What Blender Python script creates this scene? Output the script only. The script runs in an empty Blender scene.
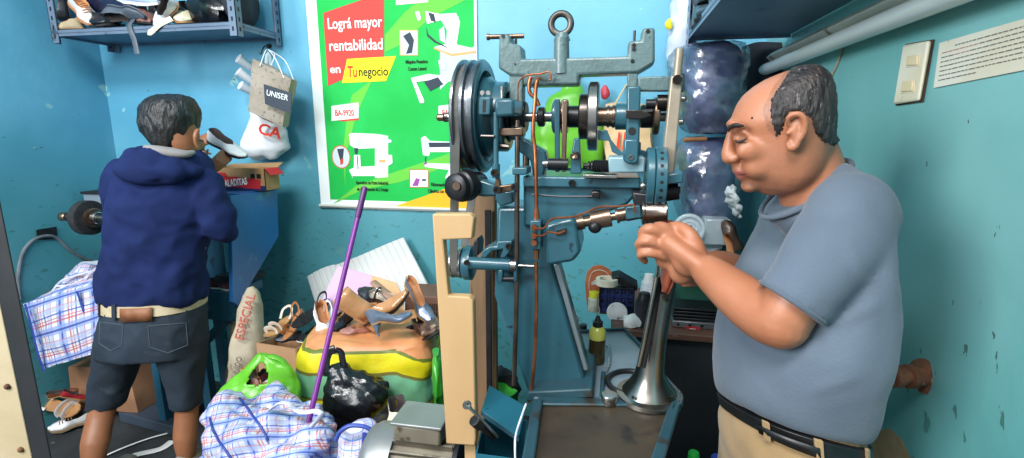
import bpy, bmesh, math, random
from mathutils import Vector, Matrix, noise
V = Vector
R_ = math.radians
random.seed(7)
SC = bpy.context.scene
COL = SC.collection
# ------------------------------------------------------------------ camera frame (1024 x 458 photograph)
FPX, TH, PT = 500.0, R_(11.3), R_(11.2)
CAM = V((0.0, 0.0, 1.5))
RV = V((math.cos(TH), math.sin(TH), 0)); FH = V((-math.sin(TH), math.cos(TH), 0)); UP = V((0, 0, 1))
FWD = FH * math.cos(PT) - UP * math.sin(PT); CUP = FH * math.sin(PT) + UP * math.cos(PT)
def ray(px, py): return FWD + RV * ((px - 512) / FPX) + CUP * ((229 - py) / FPX)
def C(px, py, d): return CAM + ray(px, py) * d            # a point at camera depth d (metres)
def PX(px, py, X): r = ray(px, py); return CAM + r * (X / r.x)
def PY(px, py, Y): r = ray(px, py); return CAM + r * (Y / r.y)
def PZ(px, py, Z): r = ray(px, py); return CAM + r * ((Z - CAM.z) / r.z)
def XL(px, Y, z):                                          # x of the point with depth-plane Y and height z seen in column px
    k = (px - 512) / FPX
    a = math.cos(TH) + k * math.sin(TH) * math.cos(PT)
    b = k * (Y * math.cos(TH) * math.cos(PT) - (z - CAM.z) * math.sin(PT)) - Y * math.sin(TH)
    return b / a
XB, XR, YB = -2.80, 0.62, 2.40                             # left wall, right wall, back wall
cd = bpy.data.cameras.new('camera'); cam = bpy.data.objects.new('camera', cd); COL.objects.link(cam)
cam.location = CAM; cam.rotation_euler = (R_(90) - PT, 0, TH)
cd.sensor_fit = 'HORIZONTAL'; cd.sensor_width = 36; cd.lens = FPX / 1024 * 36; cd.clip_start = 0.01
SC.camera = cam
SC.view_settings.view_transform = 'Standard'; SC.view_settings.look = 'None'
SC.view_settings.gamma = 1; SC.view_settings.use_curve_mapping = False
# ------------------------------------------------------------------ colours and materials
def lin(h):
    if not isinstance(h, str): return tuple(h)
    h = h.lstrip('#'); c = [int(h[i:i+2], 16) / 255 for i in (0, 2, 4)]
    return tuple((x / 12.92 if x <= .04045 else ((x + .055) / 1.055) ** 2.4) for x in c)
def rgba(h): return lin(h) + (1.0,)
MATS = {}
def M(key, col='#808080', rough=.6, metal=0., c2=None, scale=6., c3=None, s3=14., t3=.6, w3=.06, bump=0., bs=30., spec=.5,
      trans=0., alpha=1., coat=0., stretch=None, uv=False, sheen=0., detail=4., sub=0., aniso_bump=None):
    """A procedural surface: base colour col, broad mottling towards c2, worn spots of c3, and a fine bump."""
    if key in MATS: return MATS[key]
    m = bpy.data.materials.new(key); m.use_nodes = True; nt = m.node_tree; N = nt.nodes; L = nt.links
    b = N['Principled BSDF']; b.inputs['Roughness'].default_value = rough; b.inputs['Metallic'].default_value = metal
    b.inputs['Specular IOR Level'].default_value = spec
    b.inputs['Base Color'].default_value = rgba(col)
    if trans: b.inputs['Transmission Weight'].default_value = trans
    if alpha < 1: b.inputs['Alpha'].default_value = alpha
    if coat: b.inputs['Coat Weight'].default_value = coat; b.inputs['Coat Roughness'].default_value = .15
    if sheen: b.inputs['Sheen Weight'].default_value = sheen
    if sub: b.inputs['Subsurface Weight'].default_value = sub; b.inputs['Subsurface Radius'].default_value = (.02, .008, .004)
    tc = N.new('ShaderNodeTexCoord'); src = tc.outputs['UV' if uv else 'Object']
    if stretch:
        mp = N.new('ShaderNodeMapping'); L.new(src, mp.inputs['Vector']); mp.inputs['Scale'].default_value = stretch; src = mp.outputs[0]
    def nz(sc, d=detail):
        n = N.new('ShaderNodeTexNoise'); n.inputs['Scale'].default_value = sc; n.inputs['Detail'].default_value = d
        L.new(src, n.inputs['Vector']); return n.outputs['Fac']
    cur = None
    def mixc(fac, A, B):
        x = N.new('ShaderNodeMix'); x.data_type = 'RGBA'; L.new(fac, x.inputs[0])
        if isinstance(A, tuple): x.inputs[6].default_value = A
        else: L.new(A, x.inputs[6])
        x.inputs[7].default_value = B
        return x.outputs[2]
    def ramp(fac, a, c):
        r = N.new('ShaderNodeMapRange'); L.new(fac, r.inputs[0]); r.inputs[1].default_value = a; r.inputs[2].default_value = c
        r.interpolation_type = 'SMOOTHSTEP'; return r.outputs[0]
    if c2: cur = mixc(ramp(nz(scale), .35, .65), rgba(col), rgba(c2))
    if c3: cur = mixc(ramp(nz(s3, 6.), t3, t3 + w3), cur if cur is not None else rgba(col), rgba(c3))
    if cur is not None: L.new(cur, b.inputs['Base Color'])
    if bump:
        bp = N.new('ShaderNodeBump'); bp.inputs['Strength'].default_value = min(1, bump); bp.inputs['Distance'].default_value = .01 * max(1, bump)
        L.new(nz(bs, 5.), bp.inputs['Height']); L.new(bp.outputs[0], b.inputs['Normal'])
    MATS[key] = m; return m
# ------------------------------------------------------------------ objects
def thing(name, label, cat, loc=(0, 0, 0), group=None, rot=None):
    o = bpy.data.objects.new(name, None); o.empty_display_size = .05; COL.objects.link(o)
    o.location = loc
    if rot is not None: o.rotation_euler = rot
    tag(o, label, cat, group); return o
def tag(o, label, cat, group=None, kind=None):
    o['label'] = label; o['category'] = cat
    if group: o['group'] = group
    if kind: o['kind'] = kind
    return o
def anchor(p):
    while p is not None and p.parent is not None: p = p.parent
    return V(p.location) if p is not None else V((0, 0, 0))
def obj(name, bm, m, parent=None, smooth=True, bevel=0., sub=0, solid=0., local=False, auto=40, origin=None):
    """Link one bmesh as ONE object; world coordinates unless local."""
    off = V((0, 0, 0)) if local else (anchor(parent) if parent is not None else (origin or V((0, 0, 0))))
    if isinstance(bm, bmesh.types.BMesh):
        bmesh.ops.recalc_face_normals(bm, faces=bm.faces)
        me = bpy.data.meshes.new(name); bm.to_mesh(me); bm.free()
    else: me = bm
    if off.length: me.transform(Matrix.Translation(-off))
    if smooth:
        me.polygons.foreach_set('use_smooth', [True] * len(me.polygons))
        if auto and auto < 180 and not sub:
            try: me.set_sharp_from_angle(angle=R_(auto))
            except Exception: pass
    ms = m if isinstance(m, (list, tuple)) else [m]
    for q in ms: me.materials.append(q)
    o = bpy.data.objects.new(name, me); COL.objects.link(o)
    if parent is not None: o.parent = parent
    elif origin is not None: o.location = origin
    if solid:
        s = o.modifiers.new('solid', 'SOLIDIFY'); s.thickness = solid; s.offset = 0
    if bevel:
        bv = o.modifiers.new('bevel', 'BEVEL'); bv.width = bevel; bv.segments = 2; bv.limit_method = 'ANGLE'; bv.angle_limit = R_(40)
    if sub:
        sb = o.modifiers.new('sub', 'SUBSURF'); sb.levels = sub; sb.render_levels = sub
    return o
def struct(name, bm, m, **k):
    o = obj(name, bm, m, **k); o['kind'] = 'structure'; return o
def copy_tree(o, parent=None):
    c = o.copy(); COL.objects.link(c); c.parent = parent
    for ch in list(o.children): copy_tree(ch, c)
    return c
# ------------------------------------------------------------------ shape builders (each adds to a bmesh)
def BM(): return bmesh.new()
def face(bm, vs, mi=0):
    try:
        f = bm.faces.new(vs); f.material_index = mi; return f
    except ValueError: return None
def box(bm, lo, hi, mat=None, mi=0):
    lo, hi = V(lo), V(hi)
    p = [V((x, y, z)) for x in (lo.x, hi.x) for y in (lo.y, hi.y) for z in (lo.z, hi.z)]
    if mat is not None: p = [mat @ q for q in p]
    v = [bm.verts.new(q) for q in p]
    for a in ((0, 1, 3, 2), (4, 6, 7, 5), (0, 4, 5, 1), (2, 3, 7, 6), (0, 2, 6, 4), (1, 5, 7, 3)): face(bm, [v[i] for i in a], mi)
    return bm
def cbox(bm, c, s, mat=None, mi=0):
    c, s = V(c), V(s) / 2; return box(bm, c - s, c + s, mat, mi)
def frame(d, upv=None):
    d = V(d).normalized(); u = V(upv) if upv is not None else (V((0, 0, 1)) if abs(d.z) < .9 else V((0, 1, 0)))
    a = u.cross(d)
    if a.length < 1e-5: a = V((1, 0, 0)).cross(d)
    a.normalize(); return a, d.cross(a).normalized()
def rings(bm, rs, cap=True, closed=False, mi=0, uv=False):
    """Skin a list of rings (each a list of points) into a tube."""
    vr = [[bm.verts.new(p) for p in r] for r in rs]; n = len(rs[0])
    ul = bm.loops.layers.uv.verify() if uv else None
    m = len(vr)
    for i in range(m if closed else m - 1):
        A, B = vr[i], vr[(i + 1) % m]
        for j in range(n):
            f = face(bm, [A[j], A[(j + 1) % n], B[(j + 1) % n], B[j]], mi)
            if f and ul:
                for lp, (u, w) in zip(f.loops, ((j / n, i / (m - 1)), ((j + 1) / n, i / (m - 1)), ((j + 1) / n, (i + 1) / (m - 1)), (j / n, (i + 1) / (m - 1)))): lp[ul].uv = (u, w)
    if cap and not closed:
        face(bm, vr[0][::-1], mi); face(bm, vr[-1], mi)
    return vr
def cyl(bm, p0, p1, r0, r1=None, n=20, cap=True, mi=0):
    p0, p1 = V(p0), V(p1); r1 = r0 if r1 is None else r1
    a, b = frame(p1 - p0)
    rings(bm, [[p + (a * math.cos(t) + b * math.sin(t)) * r for t in [2 * math.pi * k / n for k in range(n)]] for p, r in ((p0, r0), (p1, r1))], cap, mi=mi)
    return bm
def lathe(bm, o, d, prof, n=28, cap=True, mi=0):
    """Turn a profile [(distance along d, radius)] about the axis through o."""
    o, d = V(o), V(d).normalized(); a, b = frame(d)
    rings(bm, [[o + d * h + (a * math.cos(t) + b * math.sin(t)) * max(r, 1e-4) for t in [2 * math.pi * k / n for k in range(n)]] for h, r in prof], cap, mi=mi)
    return bm
def smooth_path(pts, k=4):
    pts = [V(p) for p in pts]
    if len(pts) < 3: return pts
    out = []
    for i in range(len(pts) - 1):
        p0, p1, p2, p3 = pts[max(i - 1, 0)], pts[i], pts[i + 1], pts[min(i + 2, len(pts) - 1)]
        for s in range(k):
            t = s / k
            out.append(.5 * ((2 * p1) + (p2 - p0) * t + (2 * p0 - 5 * p1 + 4 * p2 - p3) * t * t + (3 * p1 - p0 - 3 * p2 + p3) * t ** 3))
    out.append(pts[-1]); return out
def tube(bm, pts, r, n=8, k=4, flat=1., mi=0, upv=None):
    """A round (or flattened) tube along a smooth path; r may be one radius or one per point."""
    P = [V(p) for p in pts]
    rr = list(r) if isinstance(r, (list, tuple)) else [r] * len(P)
    if k > 1 and len(P) > 2:
        S = smooth_path(P, k); RR = []
        for i in range(len(rr) - 1): RR += [rr[i] + (rr[i + 1] - rr[i]) * s / k for s in range(k)]
        RR.append(rr[-1])
    else: S, RR = P, rr
    rs, pa = [], None
    for i, p in enumerate(S):
        d = (S[min(i + 1, len(S) - 1)] - S[max(i - 1, 0)])
        if d.length < 1e-7: d = V((0, 0, 1))
        if pa is None: a, b = frame(d, upv)
        else:
            d.normalize(); a = pa - d * pa.dot(d)
            if a.length < 1e-5: a, b = frame(d)
            else: a.normalize(); b = d.cross(a)
        pa = a
        rs.append([p + (a * math.cos(t) + b * math.sin(t) * flat) * RR[i] for t in [2 * math.pi * q / n for q in range(n)]])
    rings(bm, rs, mi=mi); return bm
def ball(bm, c, r, mat=None, u=16, v=10, mi=0):
    r = V(r) if not isinstance(r, (int, float)) else V((r, r, r)); c = V(c)
    T = Matrix.Translation(c) @ (mat if mat is not None else Matrix.Identity(4)) @ Matrix.Diagonal((r.x, r.y, r.z, 1))
    g = bmesh.ops.create_uvsphere(bm, u_segments=u, v_segments=v, radius=1, matrix=T)
    for q in g['verts']:
        for f in q.link_faces: f.material_index = mi
    return bm
def torus(bm, c, d, R, r, n=28, k=10, arc=1., mi=0, sx=1.):
    c, d = V(c), V(d).normalized(); a, b = frame(d)
    m = n if arc >= 1 else int(n * arc) + 1; rs = []
    for i in range(m):
        t = 2 * math.pi * i / n; e = a * math.cos(t) * sx + b * math.sin(t)
        rs.append([c + e * (R + r * math.cos(q)) + d * r * math.sin(q) for q in [2 * math.pi * j / k for j in range(k)]])
    rings(bm, rs, cap=arc < 1, closed=arc >= 1, mi=mi); return bm
def prism(bm, pts, ext, mi=0):
    """Extrude a planar polygon of points by the vector ext."""
    a = [bm.verts.new(V(p)) for p in pts]; b = [bm.verts.new(V(p) + V(ext)) for p in pts]; n = len(a)
    face(bm, a, mi); face(bm, b[::-1], mi)
    for i in range(n): face(bm, [a[i], b[i], b[(i + 1) % n], a[(i + 1) % n]], mi)
    return bm
def slab(bm, pxs, Y0, Y1, mi=0): return prism(bm, [PY(x, y, Y0) for x, y in pxs], (0, Y1 - Y0, 0), mi)
def plate(bm, pxs, Z, th, mi=0): return prism(bm, [PZ(x, y, Z) for x, y in pxs], (0, 0, -th), mi)
def sup(t, e):
    c, s = math.cos(t), math.sin(t)
    return math.copysign(abs(c) ** (2 / e), c), math.copysign(abs(s) ** (2 / e), s)
def rowloft(bm, rows, n=24, e=2.3, cap=True, mi=0, uv=False, dv=None):
    """Stack of rounded sections. Row: (left x, left y, right x, right y, depth, half depth)."""
    rs = []
    for r in rows:
        a, b = C(r[0], r[1], r[4]), C(r[2], r[3], r[4]); c = (a + b) / 2; h = (b - a) / 2
        f = (dv or FH) * r[5] - UP * (r[7] if len(r) > 7 else 0); ee = r[6] if len(r) > 6 and r[6] else e
        rs.append([c + h * x + f * y for x, y in [sup(2 * math.pi * k / n, ee) for k in range(n)]])
    rings(bm, rs, cap, mi=mi, uv=uv); return bm
def lerp_rows(rows, k):
    out = []
    for i in range(len(rows) - 1):
        p = [rows[max(i - 1, 0)], rows[i], rows[i + 1], rows[min(i + 2, len(rows) - 1)]]
        for s in range(k):
            t = s / k
            out.append(tuple(.5 * (2 * p[1][q] + (p[2][q] - p[0][q]) * t + (2 * p[0][q] - 5 * p[1][q] + 4 * p[2][q] - p[3][q]) * t * t + (3 * p[1][q] - p[0][q] - 3 * p[2][q] + p[3][q]) * t ** 3) for q in range(len(rows[i]))))
    out.append(rows[-1]); return out
def crumple(bm, amp, sc, seed=0, ridge=False, oct=3):
    bm.normal_update(); off = V((seed * 13.7, seed * 5.1, seed * 9.3)); mv = []
    for v in bm.verts:
        p = v.co * sc + off
        if ridge: h = 1 - 2 * abs(noise.noise(p)) + .5 * (1 - 2 * abs(noise.noise(p * 2.1))); h -= .6
        else: h = noise.fractal(p, .8, 2.0, oct)
        mv.append(v.co + v.normal * h * amp)
    for v, q in zip(bm.verts, mv): v.co = q
    return bm
def subdivide(bm, cuts=1):
    bmesh.ops.subdivide_edges(bm, edges=bm.edges, cuts=cuts, use_grid_fill=True); return bm
def smoothed(bm, level=1):
    """Catmull-Clark the bmesh, return a new bmesh."""
    me = bpy.data.meshes.new('tmp'); bm.to_mesh(me); bm.free(); o = bpy.data.objects.new('tmp', me); COL.objects.link(o)
    s = o.modifiers.new('s', 'SUBSURF'); s.levels = level; s.render_levels = level
    dg = bpy.context.evaluated_depsgraph_get(); ev = o.evaluated_get(dg); nb = bmesh.new(); nb.from_mesh(ev.to_mesh()); ev.to_mesh_clear()
    bpy.data.objects.remove(o); bpy.data.meshes.remove(me); return nb
def fuse(bm, vox=.006, it=6, fac=.5):
    """Fuse overlapping closed shells of one body into a single continuous skin."""
    bmesh.ops.recalc_face_normals(bm, faces=bm.faces)
    me = bpy.data.meshes.new('tmp'); bm.to_mesh(me); bm.free(); o = bpy.data.objects.new('tmp', me); COL.objects.link(o)
    r = o.modifiers.new('r', 'REMESH'); r.mode = 'VOXEL'; r.voxel_size = vox
    if it:
        s = o.modifiers.new('s', 'SMOOTH'); s.factor = fac; s.iterations = it
    dg = bpy.context.evaluated_depsgraph_get(); ev = o.evaluated_get(dg); nb = bmesh.new(); nb.from_mesh(ev.to_mesh()); ev.to_mesh_clear()
    bpy.data.objects.remove(o); bpy.data.meshes.remove(me); return nb
def text_mesh(s, size, mat, ext=.0004, align='LEFT', shear=0., sx=1., bold=0.):
    cu = bpy.data.curves.new('txt', 'FONT'); cu.body = s; cu.size = size; cu.extrude = ext; cu.align_x = align; cu.shear = shear; cu.offset = bold; cu.resolution_u = 3
    o = bpy.data.objects.new('txt', cu); COL.objects.link(o)
    dg = bpy.context.evaluated_depsgraph_get(); me = bpy.data.meshes.new_from_object(o.evaluated_get(dg))
    me.transform(mat @ Matrix.Diagonal((sx, 1, 1, 1)))
    bpy.data.objects.remove(o); bpy.data.curves.remove(cu); return me
def text_bm(bm, *a, mi=0, **k):
    me = text_mesh(*a, **k)
    n0 = len(bm.faces); bm.from_mesh(me); bm.faces.ensure_lookup_table()
    for f in bm.faces[n0:]: f.material_index = mi
    bpy.data.meshes.remove(me); return bm
def basis(o, x, y, z=None):
    x = V(x).normalized(); y = V(y); y = (y - x * y.dot(x)).normalized(); z = x.cross(y)
    return Matrix(((x.x, y.x, z.x, o[0]), (x.y, y.y, z.y, o[1]), (x.z, y.z, z.z, o[2]), (0, 0, 0, 1)))
def grid(bm, fn, nu, nv, uv=True, mi=0):
    """A sheet: fn(u, v) -> point, u and v in 0..1."""
    ul = bm.loops.layers.uv.verify()
    vs = [[bm.verts.new(fn(i / nu, j / nv)) for i in range(nu + 1)] for j in range(nv + 1)]
    for j in range(nv):
        for i in range(nu):
            f = face(bm, [vs[j][i], vs[j][i + 1], vs[j + 1][i + 1], vs[j + 1][i]], mi)
            if f:
                for lp, (a, b) in zip(f.loops, ((i, j), (i + 1, j), (i + 1, j + 1), (i, j + 1))): lp[ul].uv = (a / nu, b / nv)
    return bm
def DF(y, F): return F / (math.cos(PT) + (229 - y) / FPX * math.sin(PT))
def CF(x, y, F): return C(x, y, DF(y, F))                  # a point at horizontal forward distance F
def fit_outline(tl, tr, F, b):
    """Centre and half width of the section whose outline seen from the camera runs from slope tl to tr."""
    b = min(b, .93 * (tr - tl) * F / max(abs(tl) + abs(tr), 1e-6))
    lo, hi = 0., (tr - tl) * F
    for _ in range(40):
        a = (lo + hi) / 2
        if math.hypot(a, tl * b) + math.hypot(a, tr * b) > (tr - tl) * F: hi = a
        else: lo = a
    return tl * F + math.hypot(a, tl * b), a, b
def slope(x, y): return (x - 512) / FPX / (math.cos(PT) + (229 - y) / FPX * math.sin(PT))
def secF(r, n=24, e=2.3):
    F = r[4]; rc, a, b = fit_outline(slope(r[0], r[1]), slope(r[2], r[3]), F, r[5]); ee = r[6] if len(r) > 6 and r[6] else e
    zl, zr = CF(r[0], r[1], F).z, CF(r[2], r[3], F).z; lift = r[7] if len(r) > 7 else 0
    c = V((CAM.x, CAM.y, 0)) + FH * F + RV * rc + UP * (zl + zr) / 2; h = RV * a + UP * (zr - zl) / 2; f = FH * b - UP * lift
    return [c + h * x + f * y for x, y in [sup(2 * math.pi * k / n, ee) for k in range(n)]]
def rowloftF(bm, rows, n=24, e=2.3, cap=True, mi=0, uv=False):
    """rowloft for upright bodies: the fifth value is the horizontal forward distance of the middle of the section."""
    rings(bm, [secF(r, n, e) for r in rows], cap, mi=mi, uv=uv); return bm

def YF(z, F):                                               # picture row of height z at forward distance F
    k = (z - CAM.z) / F; c, s = math.cos(PT), math.sin(PT)
    return 229 - FPX * (k * c + s) / (c - k * s)
def zrows(rows):
    """(left x, right x, height z, F, half depth) -> rows for rowloftF; z is read at the front edge of each section."""
    return [(r[0], YF(r[2], r[3]), r[1], YF(r[2], r[3])) + tuple(r[3:]) for r in rows]
# ================================================================== the room
def wall_paint(key, col, c2, worn, t3, stretch):
    m = M(key, col, rough=.42, c2=c2, scale=1.6, c3=worn, s3=9., t3=t3, w3=.03, bump=.12, bs=22., stretch=None)
    nt = m.node_tree; N = nt.nodes; L = nt.links; b = N['Principled BSDF']
    tc = N.new('ShaderNodeTexCoord')
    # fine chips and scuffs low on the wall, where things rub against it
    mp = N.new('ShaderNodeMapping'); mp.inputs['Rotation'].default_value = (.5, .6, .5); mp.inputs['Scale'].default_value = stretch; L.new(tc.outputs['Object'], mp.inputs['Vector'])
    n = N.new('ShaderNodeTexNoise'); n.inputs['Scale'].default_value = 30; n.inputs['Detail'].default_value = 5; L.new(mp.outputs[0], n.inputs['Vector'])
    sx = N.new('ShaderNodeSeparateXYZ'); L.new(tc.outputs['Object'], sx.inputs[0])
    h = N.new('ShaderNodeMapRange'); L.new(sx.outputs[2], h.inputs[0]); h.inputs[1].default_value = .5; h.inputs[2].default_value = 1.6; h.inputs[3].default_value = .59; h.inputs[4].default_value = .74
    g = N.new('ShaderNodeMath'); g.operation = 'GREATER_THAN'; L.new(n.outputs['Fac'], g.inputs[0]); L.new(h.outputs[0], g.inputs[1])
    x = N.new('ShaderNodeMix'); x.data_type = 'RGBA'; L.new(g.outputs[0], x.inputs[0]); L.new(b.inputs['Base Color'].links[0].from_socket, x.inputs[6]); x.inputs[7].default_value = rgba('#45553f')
    # lower shading put into the paint colour: darker, greener below, wandering edge
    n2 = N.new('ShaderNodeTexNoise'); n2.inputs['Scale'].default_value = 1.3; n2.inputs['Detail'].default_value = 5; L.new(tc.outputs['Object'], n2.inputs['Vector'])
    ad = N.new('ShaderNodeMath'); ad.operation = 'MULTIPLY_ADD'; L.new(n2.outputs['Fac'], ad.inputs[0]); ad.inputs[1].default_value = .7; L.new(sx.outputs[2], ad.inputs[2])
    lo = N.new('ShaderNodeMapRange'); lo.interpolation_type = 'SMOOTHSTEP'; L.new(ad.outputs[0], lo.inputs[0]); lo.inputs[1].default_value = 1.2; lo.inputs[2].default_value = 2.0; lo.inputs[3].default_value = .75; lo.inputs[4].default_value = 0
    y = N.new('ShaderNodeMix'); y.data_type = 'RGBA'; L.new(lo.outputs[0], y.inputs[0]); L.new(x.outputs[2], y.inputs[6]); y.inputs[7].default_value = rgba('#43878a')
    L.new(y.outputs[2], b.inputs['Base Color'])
    return m
m_back = wall_paint('wall_paint_blue', '#6db0ca', '#559bb8', '#8fc2c6', .69, (1, .5, 1.6))
m_right = wall_paint('wall_paint_teal', '#8cc6c6', '#74b5b4', '#356e68', .735, (1, 1, .5))
m_floor = M('floor_concrete', '#34373a', rough=.75, c2='#26282b', scale=5, c3='#5a5c5c', s3=20, t3=.68, bump=.25, bs=40)
m_ceil = M('ceiling_plaster', '#cfd6d8', rough=.9, c2='#bcc4c6', scale=2)
bm = box(BM(), (XB - .1, YB, 0), (XR + .1, YB + .1, 4.1)); struct('wall_back', bm, m_back)
bm = box(BM(), (XB - .1, -.6, 0), (XB, YB, 4.1)); struct('wall_left', bm, m_back)
bm = box(BM(), (XR, -.6, 0), (XR + .1, YB, 4.1)); struct('wall_right', bm, m_right)
bm = box(BM(), (XB - .1, -2.2, -.1), (XR + .1, YB + .1, 0)); struct('floor', bm, m_floor)
bm = box(BM(), (XB - .1, .3, 4.1), (XR + .1, YB + .1, 4.2)); struct('ceiling', bm, m_ceil)
# raised rubber-covered slab in front of the finishing machine
# ------------------------------------------------------------------ daylight through the open shop front, an added side fill, sky outside
w = bpy.data.worlds.new('sky'); SC.world = w; w.use_nodes = True
w.node_tree.nodes['Background'].inputs[0].default_value = (.86, .94, 1, 1); w.node_tree.nodes['Background'].inputs[1].default_value = .44
def area(name, loc, target, size, sy, power, col=(1, 1, 1)):
    l = bpy.data.lights.new(name, 'AREA'); l.shape = 'RECTANGLE'; l.size = size; l.size_y = sy; l.energy = power; l.color = col
    o = bpy.data.objects.new(name, l); COL.objects.link(o); o.location = loc
    o.rotation_euler = (V(target) - V(loc)).to_track_quat('-Z', 'Y').to_euler(); return o
area('daylight_opening', (-.8, -1.5, 4.4), (-1.0, 1.9, 1.3), 2.2, .9, 232, (.97, .99, 1))
area('side_fill', (-2.3, -1.5, 2.5), (.5, 1.1, 1.4), 1.4, 1.4, 150, (.97, .99, 1))  # added fill to brighten the right wall, not a real opening
SC.view_settings.exposure = 0.0

# ------------------------------------------------------------------ steel door jamb at the left edge, close to the camera
m_cream = M('cream_enamel', '#b8a98d', rough=.5, c2='#a99878', scale=4, c3='#6b4a2c', s3=11, t3=.63, w3=.03, bump=.1)
m_black = M('black_rubber_edge', '#121316', rough=.6, c2='#1b1c20', scale=10)
a, b_, c_ = PZ(52, 458, .84), PZ(33, 458, .84), PZ(-8, 458, .84)
t = thing('door_jamb', 'cream painted steel door jamb with rust chips at the far left', 'door frame', (b_.x, b_.y, 0)); t['kind'] = 'structure'
dk = FH * .008 - RV * .01
bm = prism(BM(), [V((p.x, p.y, 0)) for p in (c_, b_, b_ + dk, c_ + dk)], (0, 0, 2.3)); obj('jamb_face', bm, m_cream, t, bevel=.004)
bm = BM(); prism(bm, [V((p.x, p.y, 0)) for p in (b_, a, a + dk, b_ + dk)], (0, 0, 2.3)); obj('seal', bm, m_black, t, bevel=.004)
bm = BM()
for z in (.5, .7, .86, 1.0): ball(bm, V((b_.x, b_.y, z)) - RV * .02 - FH * .001, .006, u=8, v=6)
obj('rivet', bm, M('rust', '#6d4527', rough=.8, c2='#4a2d1b', scale=40), t)

# ------------------------------------------------------------------ printed poster on the back wall
def pq(x, y, off): return PY(x, y, YB - off)
px = lambda pts, off=.012: [pq(x, y, off) for x, y in pts]
m_white = M('white_print', '#eef2f0', rough=.65, spec=.2); m_pgreen = M('poster_green', '#1cae48', rough=.65, spec=.2, c2='#28ba56', scale=3)
m_plime = M('poster_lime', '#68c246', rough=.65, spec=.2); m_pred = M('poster_red', '#cc4840', rough=.65, spec=.2); m_pyel = M('poster_yellow', '#f2e62c', rough=.65, spec=.2)
m_por = M('poster_orange', '#f2b32e', rough=.65, spec=.2); m_ink = M('ink_black', '#20231f', rough=.65, spec=.2); m_inkred = M('ink_red', '#d8402c', rough=.65, spec=.2)
m_pgrey = M('print_grey', '#c3cfd6', rough=.65, spec=.2); m_pdark = M('print_dark', '#39414c', rough=.65, spec=.2); m_ptan = M('print_tan', '#d8a870', rough=.65, spec=.2); m_ppur = M('print_purple', '#9a4a9c', rough=.65, spec=.2)
PX0, PX1, PT_, PB_ = -1.515, -.645, 2.36, 1.095
t = thing('poster', 'green printed advertising banner of sewing machines hanging on the blue wall', 'poster', (-1, YB - .01, PB_))
obj('sheet', box(BM(), (PX0, YB - .012, PB_), (PX1, YB - .004, PT_)), m_white, t)
bm = box(BM(), (PX0 + .058, YB - .0135, PB_ + .045), (PX1 - .012, YB - .012, PT_ - .03)); obj('printed_ground', bm, m_pgreen, t)
def flat(name, pts, m, off, par=t):
    return obj(name, prism(BM(), px(pts, off), (0, .0012, 0)), m, par, smooth=False)
flat('lime_swoosh', [(385, 35), (405, 12), (455, -30), (475, -30), (475, -5), (430, 18), (400, 45), (385, 52)], m_plime, .0145)
flat('lime_swoosh', [(352, 95), (372, 80), (356, 116), (346, 155), (345, 186), (343, 150), (347, 116)], m_plime, .0145)
flat('lime_swoosh', [(333, 204), (356, 186), (392, 173), (474, 145), (474, 158), (400, 182), (362, 190)], m_plime, .0145)
flat('orange_corner', [(392, 207), (425, 196), (474, 178), (474, 209), (440, 210)], m_por, .0146)
flat('red_panel', [(323, 13), (384, -8), (384, 74), (346, 78), (328, 86)], m_pred, .0148)
flat('yellow_panel', [(347, 59), (396, 56), (386, 81), (342, 83)], m_pyel, .0155)
flat('white_tag', [(396, -14), (428, -14), (428, 2), (396, 5)], m_white, .0148)
def line(s, x, y, h, width, m, par=t, off=.0165, shear=0., name='lettering', bold=0.):
    """Lettering on the back wall: baseline starts at pixel (x, y), cap height h, total width in pixels."""
    o0 = pq(x, y, off); hh = (pq(x, y - h, off) - o0).z
    me = text_mesh(s, hh / .7, Matrix.Identity(4)); w0 = max(v.co.x for v in me.vertices) - min(v.co.x for v in me.vertices); bpy.data.meshes.remove(me)
    ww = (pq(x + width, y, off) - o0).x
    me = text_mesh(s, hh / .7, basis(o0, (1, 0, 0), (0, 0, 1)), ext=.0003, shear=shear, sx=ww / w0, bold=bold)
    return obj(name, me, m, par, smooth=False)
line('Logr\u00e1 mayor', 327.5, 29, 11, 54, m_white, bold=.0009); line('rentabilidad', 329, 51, 11, 53, m_white, bold=.0009); line('en', 330, 73, 8, 10, m_white, bold=.0009)
line('Tu', 347.5, 77, 11, 9, m_inkred, shear=.1, bold=.0016); line('negocio', 358.5, 76, 9, 29, m_ink, bold=.0008)
line('M\u00e1quina Posadora', 405.5, 63.5, 3.4, 22, m_ink, bold=.0005); line('Costura Lateral', 408, 70.5, 3.4, 18, m_ink, bold=.0005)
for x0, s, tw in ((331.5, 'BA-9920', 18.5), (438.5, 'BA-9910', 18)):
    flat('white_tag', [(x0, 106), (x0 + 27, 102.5), (x0 + 27, 118), (x0, 121)], m_white, .0148)
    flat('orange_curl', [(x0 + 6, 120.6), (x0 + 27, 118), (x0 + 27, 120), (x0 + 12, 121.4)], m_pred, .0152)
    line(s, x0 + 3.5, 115.8, 6, tw, m_inkred, bold=.0007)
line('Apuradora de Poste Industrial', 356, 184, 3.4, 32, m_ink, bold=.0005); line('de Alta Rotaci\u00f3n de 2 Agujas', 357, 190.5, 3.4, 31, m_ink, bold=.0005)
line('Ribeteadora', 431, 186, 3.4, 17, m_ink, bold=.0005); line('Cil\u00edndrica con Gu\u00eda', 428, 192.5, 3.4, 22, m_ink, bold=.0005)
flat('photo_frame', [(399.5, 30), (418, 30), (418, 55.5), (400, 55.5)], m_ptan, .0148); flat('photo_inset', [(400.3, 31), (417.2, 31), (417.2, 54.6), (400.8, 54.6)], m_pgrey, .0152)
flat('photo_detail', [(403, 36), (410, 32), (414, 40), (412, 53), (406, 54), (409, 45)], m_pdark, .0156)
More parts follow.
